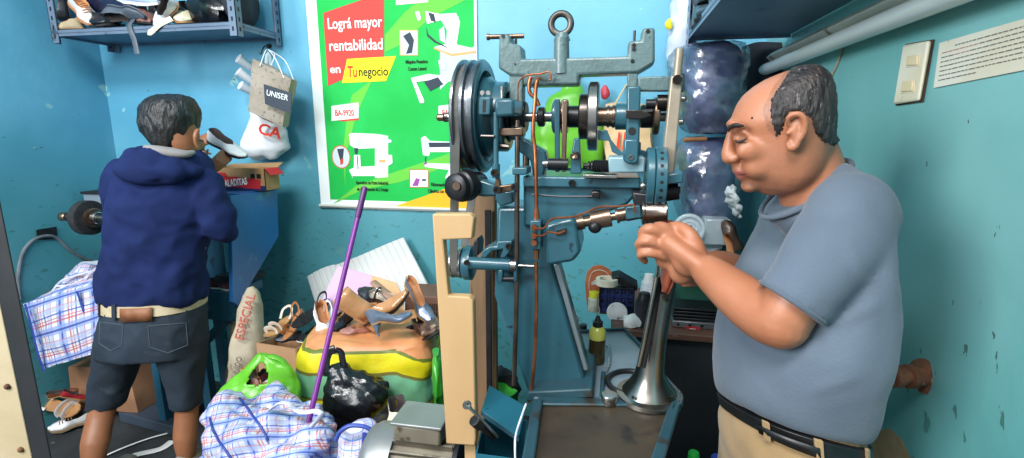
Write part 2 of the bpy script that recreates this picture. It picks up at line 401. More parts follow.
def disc(name, cx, cy, r, m, off):
    c = pq(cx, cy, off); rr = (pq(cx + r, cy, off) - c).x
    return obj(name, prism(BM(), [c + V((math.cos(q) * rr, 0, math.sin(q) * rr * 1.15)) for q in [2 * math.pi * i / 28 for i in range(28)]], (0, .0012, 0)), m, t, smooth=False)
disc('photo_frame', 341, 157, 9.2, m_inkred, .0148); disc('photo_inset', 341, 157, 8.5, m_pgrey, .0152)
flat('photo_detail', [(337, 149), (344, 148.5), (343, 158), (340, 160)], m_pdark, .0156); flat('photo_detail', [(340, 160), (343.5, 158), (343, 164), (340.5, 165)], m_inkred, .0157)
flat('photo_frame', [(409, 169.5), (428.5, 169.5), (428.5, 187.5), (409.5, 187.5)], m_pred, .0148); flat('photo_inset', [(410, 170.3), (427.8, 170.3), (427.8, 186.8), (410.4, 186.8)], m_white, .0152)
flat('photo_detail', [(416, 178), (420, 179), (418, 186), (412, 186)], m_ppur, .0156); flat('photo_detail', [(422, 179), (426, 179), (426, 181), (422, 181)], m_pdark, .0156)
# printed machine, post-bed type
def printed(parts, name='printed_machine'):
    bm = BM(); mats = []
    for k, (m, pts) in enumerate(parts):
        if m not in mats: mats.append(m)
        prism(bm, px(pts, .0152 + k * .00025), (0, .0008, 0), mats.index(m))
    return obj(name, bm, mats, t, smooth=False)
printed([(m_white, [(349, 134), (352, 133), (377, 134), (388, 136), (388, 177), (375, 178), (375, 148), (356, 149), (350, 145)]),
         (m_white, [(349, 170), (355, 167), (376, 166), (388, 168), (388, 176), (352, 176)]), (m_white, [(354, 155), (360, 155), (361, 170), (354, 170)]),
         (m_pdark, [(356.6, 155.5), (357.6, 155.5), (358.6, 169), (357.6, 169)]), (m_pgrey, [(356, 139), (361, 138), (362, 146), (357, 147)]), (m_pgrey, [(388, 139), (391.5, 140), (391.5, 142.5), (388, 143)]),
         (m_white, [(388, 155), (392, 155), (392.5, 163), (388, 166)]), (m_ptan, [(379, 159.5), (385.5, 159.5), (385.5, 162.5), (379, 162.5)]), (m_pdark, [(354, 148), (358, 148), (357, 154), (355, 154)]), (m_pgrey, [(351, 172), (353, 178), (352.4, 178)])])
printed([(m_white, [(421, 138), (425, 136), (430, 141), (455, 142), (455, 152), (430, 152), (429, 156), (423, 155)]), (m_pdark, [(428, 142.5), (450, 142.5), (450, 147), (428, 147.5)]), (m_pgrey, [(423, 140), (428, 140), (430, 150), (424, 151)]),
         (m_white, [(424, 163), (455, 164), (455, 180), (445, 178), (449, 170), (425, 167)]), (m_pdark, [(425, 157), (426, 157), (426, 164), (425, 164)]), (m_ppur, [(424, 163), (427, 162), (427, 164), (424, 165)])])
printed([(m_pgrey, [(440, 50), (462, 52), (475, 46), (475, 76), (448, 82), (440, 90)]), (m_white, [(434, 47), (450, 43), (476, 49), (476, 51), (452, 54)]), (m_ptan, [(434, 47.5), (452, 53.5), (476, 50.5), (476, 53), (452, 56.5), (434, 49)]),
         (m_white, [(425, 11), (440, 14), (456, 13), (460, 22), (456, 48), (446, 50), (447, 30), (441, 20), (427, 24)]), (m_pgrey, [(452, 13), (459, 17), (457, 36), (454, 44)]), (m_pdark, [(428, 12), (434, 14), (436, 22), (431, 21)]),
         (m_pdark, [(426, 27), (428, 34), (436, 41), (447, 47), (448, 48.5), (434, 42), (427, 36)]), (m_pgrey, [(439, 30), (444, 26), (446, 44), (440, 40)]), (m_white, [(415, 12), (419, 11), (421, 19), (418, 21)]),
         (m_white, [(411, 78), (428, 74), (446, 76), (446, 84), (430, 80), (416, 82), (424, 100), (424, 103), (420, 103)]), (m_pdark, [(424, 82), (438, 77), (443, 84), (430, 91)]), (m_pgrey, [(438, 60), (446, 60), (446, 70), (440, 70)])])
# dark batten across the foot of the banner
obj('batten', (lambda b: (cyl(b, (PX0 - .006, YB - .016, PB_ + .012), (PX1, YB - .016, PB_ + .012), .008), b)[1])(BM()), M('batten_white', '#c9c9c0', rough=.5), t)
# ================================================================== the sole stitching machine
m_blue = M('machine_enamel', '#2a5663', rough=.34, c2='#254d59', scale=5, c3='#173038', s3=28, t3=.68, w3=.03, bump=.06, bs=60, coat=.3)
m_green = M('machine_hammered_grey', '#566b6c', rough=.45, c2='#4d6161', scale=8, c3='#374a4c', s3=45, t3=.64, w3=.06, bump=.2, bs=90, coat=.2)
m_steel = M('steel', '#b4b0ac', rough=.28, metal=1., c2='#9a9590', scale=20)
m_dsteel = M('dark_steel', '#4b4643', rough=.3, metal=.9, c2='#38332f', scale=18)
m_bsteel = M('brown_steel', '#8f7868', rough=.33, metal=.9, c2='#6d5747', scale=18)
m_copper = M('copper', '#b9704c', rough=.35, metal=.85, c2='#935233', scale=25)
m_blk = M('black_metal', '#1b1c1f', rough=.4, metal=.3, c2='#26262a', scale=20)
m_rubber = M('belt_rubber', '#55534f', rough=.7, c2='#474642', scale=20)
m_horn = M('horn_steel', '#a9a59d', rough=.27, metal=1., c2='#8b867d', scale=9, c3='#5d4b3c', s3=16, t3=.64, w3=.08)
m_tray = M('oily_tray', '#2b2520', rough=.5, spec=.3, c2='#40362a', scale=4, c3='#241f1b', s3=9, t3=.56, w3=.1, bump=.15, bs=30)
m_table = M('worn_table', '#6d7f8a', rough=.42, metal=.15, c2='#848f95', scale=5, c3='#7d868a', s3=7, t3=.55, w3=.15, bump=.05)
m_tbl = M('table_enamel', '#1b3d4a', rough=.5, c2='#27464f', scale=7, c3='#2b2a24', s3=12, t3=.57, w3=.08, bump=.1)
m_hole = M('hole_black', '#08090a', rough=.7)
m_wpost = M('grey_tan_steel', '#aa9e8c', rough=.4, metal=.35, c2='#988b79', scale=10)
TZ = .88                                                       # height of the table
mach = thing('sole_stitching_machine', 'tall blue cast iron shoe sole stitching machine with flywheel and lifting eye', 'machine', (-.02, 1.15, 0))
def part(name, bm, m, p=None, **k): return obj(name, bm, m, p or mach, **k)
# -- table, tray and pedestal
q = lambda x, y, z=TZ: PZ(x, y, z)
fl, fr = q(527, 470), q(655, 470); ml, mr = q(538, 403), q(676, 404)
bm = prism(BM(), [fl, fr, mr, ml], (0, 0, -.05))
part('tray', bm, m_tray, bevel=.004)
bm = BM()
def rim(a, b, w=.012, h=.012):
    d = (b - a).normalized(); s = V((-d.y, d.x, 0)) * w
    prism(bm, [a - s, b - s, b + s, a + s], (0, 0, h))
rim(fl, ml); rim(fr, mr); rim(ml, mr, .016, .008)
part('tray_rim', bm, m_tbl, bevel=.005)
bl, br, br2 = q(556, 333), q(624, 331), q(645, 352)
bm = prism(BM(), [ml, mr, q(682, 392), br2, br, bl, q(548, 333), q(533, 400)], (0, 0, -.05)); part('table', bm, m_table, bevel=.004)
bm = BM(); tube(bm, [q(550, 333, .886), q(560, 332.5, .886), br + V((0, 0, .006)), br2 + V((0, 0, .006)), q(660, 372, .886)], .006, n=8, k=1); part('table_edge', bm, m_tbl)
bm = BM(); rings(bm, [[V((-.06 + hx * x, 1.16 + hy * y, z)) for x, y in [sup(2 * math.pi * k / 24, 6) for k in range(24)]] for z, hx, hy in ((0, .15, .25), (.06, .15, .25), (.12, .13, .21), (.7, .1, .18), (.826, .1, .2))])
part('pedestal', bm, m_blue)
# -- column
col = [(497, 207), (526, 207), (526, 182), (566, 182), (552, 262), (589, 394), (530, 399), (511, 346), (494, 296)]
part('column', slab(BM(), col, 1.13, 1.27), m_blue, bevel=.008)
part('column_flange', slab(BM(), [(526, 402), (594, 398), (592, 389), (528, 392)], 1.075, 1.30), m_tbl, bevel=.004)
part('bright_edge', slab(BM(), [(553.5, 264), (559, 264), (588, 370), (584, 371)], 1.118, 1.135), M('painted_highlight', '#8c9aa0', rough=.35, metal=.7), bevel=.002)  # paler strip: the highlight on the column's side face put into the colour
arm = [(523, 178), (640, 179), (642, 190), (634, 198), (627, 205), (612, 211), (578, 220), (545, 227), (523, 227)]
part('arm', slab(BM(), arm, 1.12, 1.26), m_blue, bevel=.007)
part('arm_flange', slab(BM(), [(523, 176), (641, 178), (640, 189), (523, 187)], 1.105, 1.275), m_blue, bevel=.004)
part('head_block', slab(BM(), [(545, 224), (572, 217), (576, 222), (581, 252), (573, 262), (546, 266)], 1.06, 1.2), m_blue, bevel=.008)
for x, y, Y in ((572, 183, 1.104), (576, 156, 1.1), (509, 246, 1.1)):
    p = PY(x, y, Y); part('bolt', lathe(BM(), p, (0, -1, 0), [(0, .0075), (.005, .0075), (.006, .0065), (.006, .0035), (.003, .0034), (.003, .0)], 16), m_dsteel)
# -- bridge and lifting eye
br_ = [(499, 34), (510, 34), (510, 43), (521, 45), (522, 59), (628, 56), (628, 41), (641, 40), (642, 28), (655, 27), (655, 63), (638, 73), (579, 75), (579, 85), (523, 86), (523, 76), (510, 76), (498, 68)]
part('bridge', slab(BM(), br_, 1.165, 1.225), m_green, bevel=.006)
part('bridge_post', slab(BM(), [(509, 74), (523, 74), (522, 140), (510, 140)], 1.17, 1.21), m_green, bevel=.004)
ec = PY(561, 24, 1.19); er = (PY(571, 24, 1.19) - ec).length
bm = torus(BM(), ec, (0, 1, 0), er * .98, er * .34, 40, 14); part('lifting_eye', bm, M('eye_iron', '#6a6460', rough=.42, metal=.8, c2='#524c48', scale=25))
bm = BM(); a = PY(561, 37, 1.165); b = PY(561, 73, 1.165); cyl(bm, V((a.x, 1.178, a.z)), V((b.x, 1.178, b.z)), .0165, .0185, n=20)
cyl(bm, V((a.x, 1.186, a.z + .012)), V((a.x, 1.186, a.z - .004)), .013, .019); part('eye_shank', bm, m_green)
bm = BM(); s0 = PY(487, 37, 1.19); s1 = PY(524, 36, 1.19); cyl(bm, s0, s1, .0055, n=12); cyl(bm, s0, s0 + V((.006, 0, 0)), .0075, n=12); a = PY(516, 44, 1.19); cyl(bm, a, a + V((0, 0, .02)), .003, n=8)
part('clamp_pin', bm, m_bsteel)
bm = BM(); a = PY(634, 44, 1.19); cyl(bm, a, a + V((0, 0, .028)), .003, n=8); part('stop_pin', bm, m_blk)
for x, y in ((648, 31), (634, 45), (634, 49), (632.5, 61), (515, 64), (503, 36)): p = PY(x, y, 1.163); bm = BM(); cyl(bm, p, p + V((0, .006, 0)), .0042 if x != 515 else .002, n=10); part('clamp_screw', bm, m_blk)
# -- right side frame
part('side_post', slab(BM(), [(627, 86), (641, 86), (640.5, 102), (639, 166), (625, 166), (626.5, 118)], 1.11, 1.15), m_blue, bevel=.004)
part('side_post', slab(BM(), [(627, 72), (638, 72), (637, 90), (628, 90)], 1.17, 1.2), m_green, bevel=.003)
part('pointer', slab(BM(), [(626, 110), (641, 110), (653, 115), (641, 119), (626, 118)], 1.1, 1.11), m_dsteel, bevel=.001)
bm = BM(); p = PY(632, 131, 1.108); cyl(bm, p, p + V((0, .004, 0)), .008, n=16); part('oil_hole', bm, m_hole)
part('stretcher_bar', slab(BM(), [(638, 77), (685, 75), (685, 91), (638, 91)], 1.15, 1.18), m_green, bevel=.003)
part('clamp_block', slab(BM(), [(670, 74), (685, 73), (684, 92), (669, 92)], 1.12, 1.15), m_blue, bevel=.003)
part('upright_bar', slab(BM(), [(671, 76), (683, 75), (674, 176), (661, 176)], 1.095, 1.118), m_wpost, bevel=.003)
bm = BM(); a = PY(677, 76, 1.112); b = PY(677.5, 49, 1.112); cyl(bm, a, V((a.x + .002, 1.112, b.z)), .0082, n=14); part('upright_pin', bm, m_wpost)
bm = BM(); p = PY(677, 80, 1.096); cyl(bm, p, p + V((0, -.009, 0)), .0095, n=16); cyl(bm, p + V((0, -.0092, 0)), p + V((0, -.0098, 0)), .0055, n=6)
part('socket_bolt', bm, m_dsteel)
for x, y in ((681, 99), (679, 122)): p = PY(x, y, 1.11); bm = BM(); cyl(bm, p, p + V((.006, 0, 0)), .006, n=12); ball(bm, p + V((.006, 0, 0)), .006, u=12, v=8); part('side_bolt', bm, m_steel)
bm = slab(BM(), [(663, 175), (684, 172), (683, 183), (664, 185)], 1.05, 1.13); part('bar_foot', bm, m_blue, bevel=.003)
# -- main shaft line: everything is turned about an axis along the room's x direction
SY = 1.2; SZ = PY(520, 117, SY).z
def lx(px): return XL(px, SY, SZ)
AX = V((1, 0, 0))
def turned(name, px0, px1, r, m, prof=None, n=32, z=None, Y=SY, bev=True):
    x0, x1 = XL(px0, Y, z or SZ), XL(px1, Y, z or SZ)
    if prof is None:
        c = min(.003, (x1 - x0) * .2) if bev else 0
        prof = [(0, r - c), (c, r), (x1 - x0 - c, r), (x1 - x0, r - c)]
    return part(name, lathe(BM(), (x0, Y, z or SZ), AX, prof, n), m)
turned('main_shaft', 446, 672, .0115, m_steel, bev=False)
# flywheel: grooved rim, dished web, hub
wc = lx(476); R0 = .133; wr = .028
prof = [(-wr, R0 - .03), (-wr, R0 - .006), (-wr + .004, R0), (-.019, R0), (-.015, R0 - .01), (-.008, R0 - .01), (-.004, R0 - .001), (.002, R0 - .001), (.005, R0 - .011), (.012, R0 - .011), (.016, R0), (wr - .004, R0), (wr, R0 - .005), (wr, R0 - .026), (.01, R0 - .034), (.004, .06), (.014, .05), (.03, .046), (.03, .014), (-.03, .014), (-.03, .045), (-.01, .05), (-.006, R0 - .036)]
bm = BM(); a, b = frame(AX); n = 64
rings(bm, [[V((wc + h, SY, SZ)) + (a * math.cos(t) + b * math.sin(t)) * r for t in [2 * math.pi * k / n for k in range(n)]] for h, r in prof], closed=True)
part('flywheel', bm, M('wheel_steel', '#7d8288', rough=.25, metal=.85, c2='#5f666c', scale=12))
bm = BM(); rings(bm, [[V((wc + h, SY, SZ)) + (a * math.cos(t) + b * math.sin(t)) * r for t in [2 * math.pi * k / n for k in range(n)]] for h, r in [(.0285, R0 - .0055), (.0285, R0 - .025), (.0115, R0 - .0335), (.0055, .062), (.0155, .05), (.032, .047), (.032, .016)]], cap=False)
part('wheel_face', bm, m_blue, solid=.001)
turned('clutch_drum', 478, 500, .094, m_blue, [(0, .06), (.004, .092), (.034, .094), (.038, .09), (.05, .082), (.055, .075), (.055, .02)])
turned('clutch_ring', 497, 507, .08, m_blue, [(0, .055), (0, .078), (.004, .082), (.026, .082), (.03, .078), (.03, .06), (.012, .056)])
turned('shaft_nut', 444, 450, .013, m_dsteel, n=6); turned('shaft_nut', 437, 445, .009, m_bsteel)
turned('hub', 500, 512, .05, m_blk); turned('collar', 512, 527, .036, m_blk)
part('bearing_block', slab(BM(), [(494, 99), (512, 98), (514, 101), (514, 116), (495, 117)], 1.06, 1.16), m_blue, bevel=.006)
part('slotted_bracket', slab(BM(), [(479, 97), (491, 97), (490, 115), (478, 115)], 1.075, 1.1), m_blue, bevel=.003)
bm = BM(); p = [PY(x, y, 1.0745) for x, y in ((483, 100), (485.5, 100), (485, 112), (482.5, 112))]; prism(bm, p, (0, -.0012, 0)); part('slot', bm, m_hole)
bm = BM(); p = PY(502, 98, 1.1); cyl(bm, p, p + V((0, 0, .022)), .0035, n=10); cyl(bm, p + V((0, 0, .016)), p + V((0, 0, .024)), .005, n=6)
for x in (483, 489): p = PY(x, 93, 1.1); cyl(bm, p, p + V((0, -.008, 0)), .005, n=10)
part('clutch_screw', bm, m_steel)
turned('collar', 538, 545, .023, m_blk); turned('cam', 553, 560, .038, m_blue); turned('cam', 561.5, 568, .04, m_bsteel)
turned('collar', 568, 580, .025, m_blk); turned('cam_disc', 579.5, 589, .052, m_dsteel, n=40); turned('cam_disc', 588.5, 598.5, .078, m_steel, n=48)
turned('sleeve', 598, 617, .024, m_bsteel, [(0, .022), (.02, .022), (.021, .025), (.025, .025), (.026, .023), (.032, .023), (.033, .026), (.037, .026), (.038, .024), (.045, .024)])
turned('bearing_housing', 615, 628, .03, m_blue); turned('sleeve', 640, 653, .026, m_blk); turned('roller_ring', 652, 659, .042, m_bsteel)
bm = BM(); p = PY(657, 103, 1.17); cyl(bm, p, p + V((.032, 0, 0)), .018, n=20); part('roller', bm, m_dsteel); bm = BM(); p = PY(646, 104, 1.15); cyl(bm, p, p + V((.02, 0, 0)), .01, n=16); part('roller', bm, m_blk)
# eccentric rods hanging from the cams
part('eccentric_rod', slab(BM(), [(554, 99), (559.5, 99), (559.5, 172), (555, 172)], 1.14, 1.155), m_blue, bevel=.002)
part('eccentric_rod', slab(BM(), [(562, 100), (567.5, 100), (565.5, 172), (561.5, 172)], 1.14, 1.155), m_bsteel, bevel=.002)
bm = BM(); p = PY(548, 164, 1.13); cyl(bm, p, p + V((.045, 0, 0)), .013, n=18); part('rocker_shaft', bm, m_blk)
bm = BM(); p = PY(543, 164, 1.13); cyl(bm, p, p + V((.012, 0, 0)), .009, n=14); part('rocker_end', bm, m_steel)
part('cam_lever', slab(BM(), [(574, 138), (579.5, 138), (580.5, 156), (581.5, 174), (570, 174), (571, 156)], 1.11, 1.135), m_blue, bevel=.003)
bm = BM(); p = PY(575.5, 158, 1.105); cyl(bm, p, p + V((0, 0, .009)), .0125, .011, n=16); cyl(bm, p, p + V((0, 0, .014)), .006, n=6); part('oil_cap', bm, m_bsteel)
# copper-tan bracket left of the column
part('cast_bracket', slab(BM(), [(519, 137), (527, 140), (545, 151), (547, 158), (543, 178), (533, 178), (530, 160), (516, 150)], 1.155, 1.2), m_blue, bevel=.005)
# knurled adjuster, housing, arch
bm = BM(); z0 = PY(590, 166, 1.13).z; x0, x1 = XL(583, 1.13, z0), XL(610, 1.13, z0); L_ = x1 - x0
lathe(bm, (x0, 1.13, z0), AX, [(0, .006), (.01, .006), (.011, .011), (.014, .011), (.016, .007), (.018, .012), (.021, .012), (.022, .01)] + [(.024 + k * (L_ - .024) / 9 + d, r) for k in range(9) for d, r in ((0, .015), ((L_ - .024) / 18, .0125))], 20)
part('adjuster_spring', bm, m_blk)
part('arch_arm', slab(BM(), [(598, 140), (609, 141), (612, 152), (622, 157), (640, 158), (646, 158), (646, 151), (641, 150), (641, 142), (639, 142), (636, 152), (620, 151), (611, 140), (607, 130), (598, 130)], 1.15, 1.18), m_blue, bevel=.003)
part('feed_housing', slab(BM(), [(608, 157), (645, 157), (645, 173), (609, 173)], 1.08, 1.17), M('pale_enamel', '#7f9aa2', rough=.4, c2='#6c8d98', scale=9, c3='#a07a55', s3=18, t3=.68), bevel=.004)
part('feed_lever', slab(BM(), [(624, 139), (638.5, 139), (639, 160), (636, 164), (627, 164), (623, 160)], 1.065, 1.09), m_blue, bevel=.004)
bm = BM(); p = PY(631, 157.5, 1.064); torus(bm, p, (0, 1, 0), .0045, .0018, 16, 6); part('lever_pin', bm, m_steel)
part('slide_plate', slab(BM(), [(583, 174.5), (617, 175.5), (617, 178.5), (583, 178)], 1.07, 1.12), m_steel, bevel=.001)
# graduated drum
dz = PY(655, 178, 1.09).z; rr = .0635
for name, a0, a1, r in (('graduated_drum', 645.5, 653.3, rr), ('graduated_drum', 653.8, 665, rr + .0015)):
    x0, x1 = XL(a0, 1.09, dz), XL(a1, 1.09, dz); part(name, lathe(BM(), (x0, 1.09, dz), AX, [(0, r - .02), (0, r - .002), (.002, r), (x1 - x0 - .002, r), (x1 - x0, r - .002), (x1 - x0, r - .02)], 48), m_blue)
bm = BM(); xm = XL(659, 1.09, dz)
for k in range(-4, 5):
    t_ = R_(14.5 * k - 2); d = V((0, -math.cos(t_), math.sin(t_))); p = V((xm, 1.09, dz)) + d * (rr + .001); cyl(bm, p, p + d * .0012, .0036, n=10)
part('index_holes', bm, m_hole)
bm = BM(); p = PY(643, 186, 1.06); ball(bm, p, .0085); part('ball_end', bm, m_steel)
bm = BM(); cyl(bm, PY(664, 192, 1.09), PY(678, 190, 1.09), .02, n=18); cyl(bm, PY(676, 190, 1.09), PY(680, 190, 1.09), .008, n=12); part('lower_boss', bm, m_blk)
part('needle_head', slab(BM(), [(632, 192), (666, 196), (664, 207), (646, 208), (634, 206)], 1.06, 1.14), m_blk, bevel=.004)
bm = BM(); lathe(bm, PY(641, 212.5, 1.06), (1, 0, .04), [(0, .018), (.002, .0255), (.006, .0255), (.008, .0235), (.045, .0235), (.047, .025), (.05, .025), (.052, .02)], 28); part('whirl', bm, M('whirl_steel', '#8d8178', rough=.27, metal=1., c2='#75655a', scale=10))
# sloping shuttle bar
A_, B_ = PY(572, 224.5, 1.09), PY(642, 211, 1.09); d = (B_ - A_); Lb = d.length
def seg(px, r): return ((px - 572) / 70 * Lb, r)
bm = lathe(BM(), A_, d, [seg(572, .012), seg(575.9, .012), seg(576, .0155), seg(584.5, .0155), seg(584.6, .011), seg(592, .011), seg(592.1, .0205), seg(611.5, .0205), seg(611.6, .0085), seg(616.5, .0085), seg(616.6, .0165), seg(619, .0165), seg(619.1, .014), seg(626, .014), seg(626.1, .016), seg(642, .016)], 24)
part('shuttle_bar', bm, m_bsteel)
bm = BM(); ball(bm, PY(595, 226.5, 1.08), .015); part('bar_knob', bm, m_blk)
part('bar_block', slab(BM(), [(625, 207), (640, 205), (642, 218), (626, 220)], 1.055, 1.09), m_blue, bevel=.003)
# copper oil lines
bm = BM()
tube(bm, [PY(x, y, Y) for x, y, Y in ((540, 78, 1.16), (538, 79, 1.11), (536, 86, 1.1), (534.5, 110, 1.09), (533, 132, 1.09), (535, 150, 1.09), (536, 175, 1.085), (536.5, 215, 1.085))], .0044, n=10)
part('copper_tube', bm, m_copper)
bm = BM(); tube(bm, [PY(x, y, Y) for x, y, Y in ((536, 262, 1.085), (536.5, 300, 1.085), (535, 350, 1.085), (532, 385, 1.085), (529, 402, 1.085))], .0044, n=10); part('copper_tube', bm, m_copper)
bm = BM(); tube(bm, [PY(x, y, 1.15) for x, y in ((531, 77), (529, 84), (530, 93), (536, 99), (539, 106))], .0044, n=10); part('copper_tube', bm, m_copper)
bm = BM(); tube(bm, [PY(x, y, 1.15) for x, y in ((549, 80), (551, 79), (549, 72), (540, 74), (527, 75.5), (519, 82), (518, 98), (520, 112))], .0019, n=6); part('copper_tube', bm, m_copper)
bm = BM(); tube(bm, [PY(x, y, 1.045) for x, y in ((535, 228.5), (544, 228), (549, 221), (556, 218), (572, 217), (584, 213.5), (600, 207), (620, 206.5), (633, 204.5), (635, 210), (635.5, 213))], .0022, n=7); part('copper_tube', bm, m_copper)
bm = BM(); tube(bm, [PY(x, y, 1.045) for x, y in ((535, 235.5), (543, 235.5), (549, 232), (558, 233.5), (565, 230.5))], .0022, n=7); part('copper_tube', bm, m_copper)
part('manifold', slab(BM(), [(530, 220.5), (541, 220.5), (541, 250), (530, 250)], 1.06, 1.1), m_blue, bevel=.003)
for y in (227, 235, 242): p = PY(534.5, y, 1.06); bm = BM(); cyl(bm, p, p + V((0, -.01, 0)), .0065, n=14); part('fitting', bm, m_copper)
for y0, y1, r in ((209.5, 213, .0058), (213, 220, .0066), (250, 254, .0068), (254, 259, .0055)): bm = BM(); cyl(bm, PY(536.5, y0, 1.085), PY(536.5, y1, 1.085), r, n=8); part('fitting', bm, m_copper)
part('slot', slab(BM(), [(556, 231), (566, 228.5), (566.5, 233), (556, 235.5)], 1.055, 1.062), m_hole)
bm = BM(); tube(bm, [PY(x, y, 1.103) for x, y in ((532, 194.5), (560, 196.5), (590, 196.5))], .0022, n=6, k=1); cyl(bm, PY(588, 196.5, 1.1), PY(592, 196.5, 1.1), .004, n=8); part('pull_rod', bm, m_blk)
part('latch', slab(BM(), [(592, 191.5), (600, 191.5), (600, 198), (592, 198)], 1.09, 1.12), m_dsteel, bevel=.002)
# vertical rods left of the column
bm = BM(); tube(bm, [PY(517.5, 120, 1.1), PY(517, 205, 1.1), PY(516.5, 300, 1.1), PY(514, 385, 1.1)], .0058, n=10, k=1); part('drive_rod', bm, M('rod_steel', '#6f5f55', rough=.35, metal=.85, c2='#54463d', scale=15))
part('rod_clamp', slab(BM(), [(499, 128), (523, 127), (523, 136), (499, 136)], 1.09, 1.13), m_bsteel, bevel=.003)
part('rod_guide', slab(BM(), [(512, 167.5), (527, 167.5), (527, 175), (512, 175)], 1.08, 1.14), m_blue, bevel=.003)
bm = BM(); tube(bm, [PY(526, 140, 1.17), PY(526, 172, 1.17)], .008, n=10, k=1); part('drive_rod', bm, m_bsteel)
bm = BM(); tube(bm, [PY(496, 112, 1.08), PY(496, 172, 1.08)], .006, n=10, k=1); cyl(bm, PY(496, 164, 1.08), PY(496, 178, 1.08), .009, n=12); part('link_rod', bm, m_blue)
for x, y in ((495.5, 172.5), (498, 189.5), (515.5, 186.5)): p = PY(x, y, 1.075); part('link_bolt', lathe(BM(), p, (0, -1, 0), [(0, .0085), (.012, .0085), (.0125, .008), (.0125, .0045), (.008, .0045), (.008, .0)], 16), m_dsteel)
part('link', slab(BM(), [(495, 178), (498.5, 178), (500, 186), (513, 184), (516, 190), (498, 194), (494, 188)], 1.08, 1.1), m_bsteel, bevel=.002)
bm = BM(); tube(bm, [PY(481, 136, 1.07), PY(494, 136.3, 1.07)], .0035, n=8, k=1); part('cross_pin', bm, m_dsteel); bm = BM(); tube(bm, [PY(496, 145.5, 1.1), PY(509, 147, 1.1)], .006, n=8, k=1); part('cross_pin', bm, m_dsteel)
# lower jack pulley, arm and belt
bm = BM(); p = PY(458, 186, 1.1); lathe(bm, p + V((0, -.03, 0)), (.35, 1, 0), [(0, .012), (.001, .026), (.004, .03), (.02, .031), (.024, .036), (.05, .037), (.054, .033), (.075, .03), (.1, .028)], 30); part('idler_pulley', bm, m_blk)
bm = BM(); p = PY(457, 186, 1.066); cyl(bm, p, p + V((0, -.006, 0)), .009, n=14); part('idler_cap', bm, m_bsteel)
part('idler_arm', slab(BM(), [(467, 177), (483, 180), (500, 186), (501, 196), (484, 197), (467, 195)], 1.12, 1.16), m_blue, bevel=.006)
part('idler_bracket', slab(BM(), [(495, 190), (513, 192), (513, 203), (500, 207), (495, 200)], 1.12, 1.17), m_blue, bevel=.004)
part('wheel_guard', slab(BM(), [(449, 122), (453, 122), (455, 150), (458, 176), (450, 180)], 1.2, 1.23), m_blue, bevel=.002)
bm = BM(); wt = .0014
xb = XL(464.5, 1.05, 1.5)
pp = []
for k in range(0, 25):
    t_ = math.pi * k / 24; pp.append(V((0, SY - math.cos(t_) * (R0 - .009), SZ + math.sin(t_) * (R0 - .009))))
jp = PY(458, 262, 1.16); rj = .037
for k in range(0, 17):
    t_ = math.pi * k / 16; pp.append(V((0, jp.y + math.cos(t_) * rj, jp.z - math.sin(t_) * rj)))
rs = []
for i, p in enumerate(pp):
    f = min(max((SZ - p.z) / (SZ - jp.z), 0), 1); x = wc - .0115 + (jp.x - wc + .0115) * f
    dd = (pp[(i + 1) % len(pp)] - pp[i - 1]).normalized(); nn = V((0, dd.z, -dd.y))
    rs.append([V((x - .01, p.y, p.z)) + nn * wt, V((x + .01, p.y, p.z)) + nn * wt, V((x + .01, p.y, p.z)) - nn * wt, V((x - .01, p.y, p.z)) - nn * wt])
rings(bm, rs, closed=True); part('drive_belt', bm, m_rubber, smooth=False)
bm = lathe(BM(), jp + V((-.016, 0, 0)), AX, [(0, .03), (0, .037), (.003, .0395), (.008, .0395), (.011, .036), (.021, .036), (.024, .0395), (.03, .0395), (.032, .036), (.032, .02)], 32); part('jack_pulley', bm, m_steel)
bm = lathe(BM(), jp + V((.018, 0, 0)), AX, [(0, .02), (0, .041), (.003, .043), (.02, .043), (.025, .03), (.025, .02)], 32); part('jack_flange', bm, m_blue)
A_ = PY(469, 263, 1.1)
bm = lathe(BM(), A_, AX, [(0, .0145), (.1, .0145), (.1005, .0125), (.108, .0125)], 24); part('jack_housing', bm, m_blue)
bm = lathe(BM(), A_ + V((.1, 0, 0)), AX, [(0, .012), (.001, .0155), (.014, .0155), (.015, .008), (.016, .0042), (.055, .0042), (.056, .003), (.066, .003)], 20); part('jack_spindle', bm, m_steel)
bm = BM(); p = PY(467, 262, 1.085); cyl(bm, p, p + V((0, -.008, 0)), .006, n=12); part('set_screw', bm, m_dsteel)
part('jack_bracket', slab(BM(), [(480, 258), (483, 250), (490, 246), (496, 246), (497, 241), (512, 241), (511, 250), (505, 258), (500, 258), (503, 249), (492, 251), (486, 258)], 1.1, 1.16), m_blue, bevel=.003)
bm = slab(BM(), [(498, 270), (503, 270), (502, 283), (499, 283)], 1.09, 1.11); slab(bm, [(513, 262), (517, 262), (517, 282), (513.5, 282)], 1.09, 1.11); part('jack_lug', bm, m_blue, bevel=.003)
bm = BM(); cyl(bm, PY(500, 279, 1.1), PY(515, 279, 1.1), .0065, n=14); part('lug_pin', bm, m_blk)
part('chain_guide', slab(BM(), [(473, 243), (477, 238), (479, 244), (478, 256), (474, 256)], 1.12, 1.17), m_blk, bevel=.003)
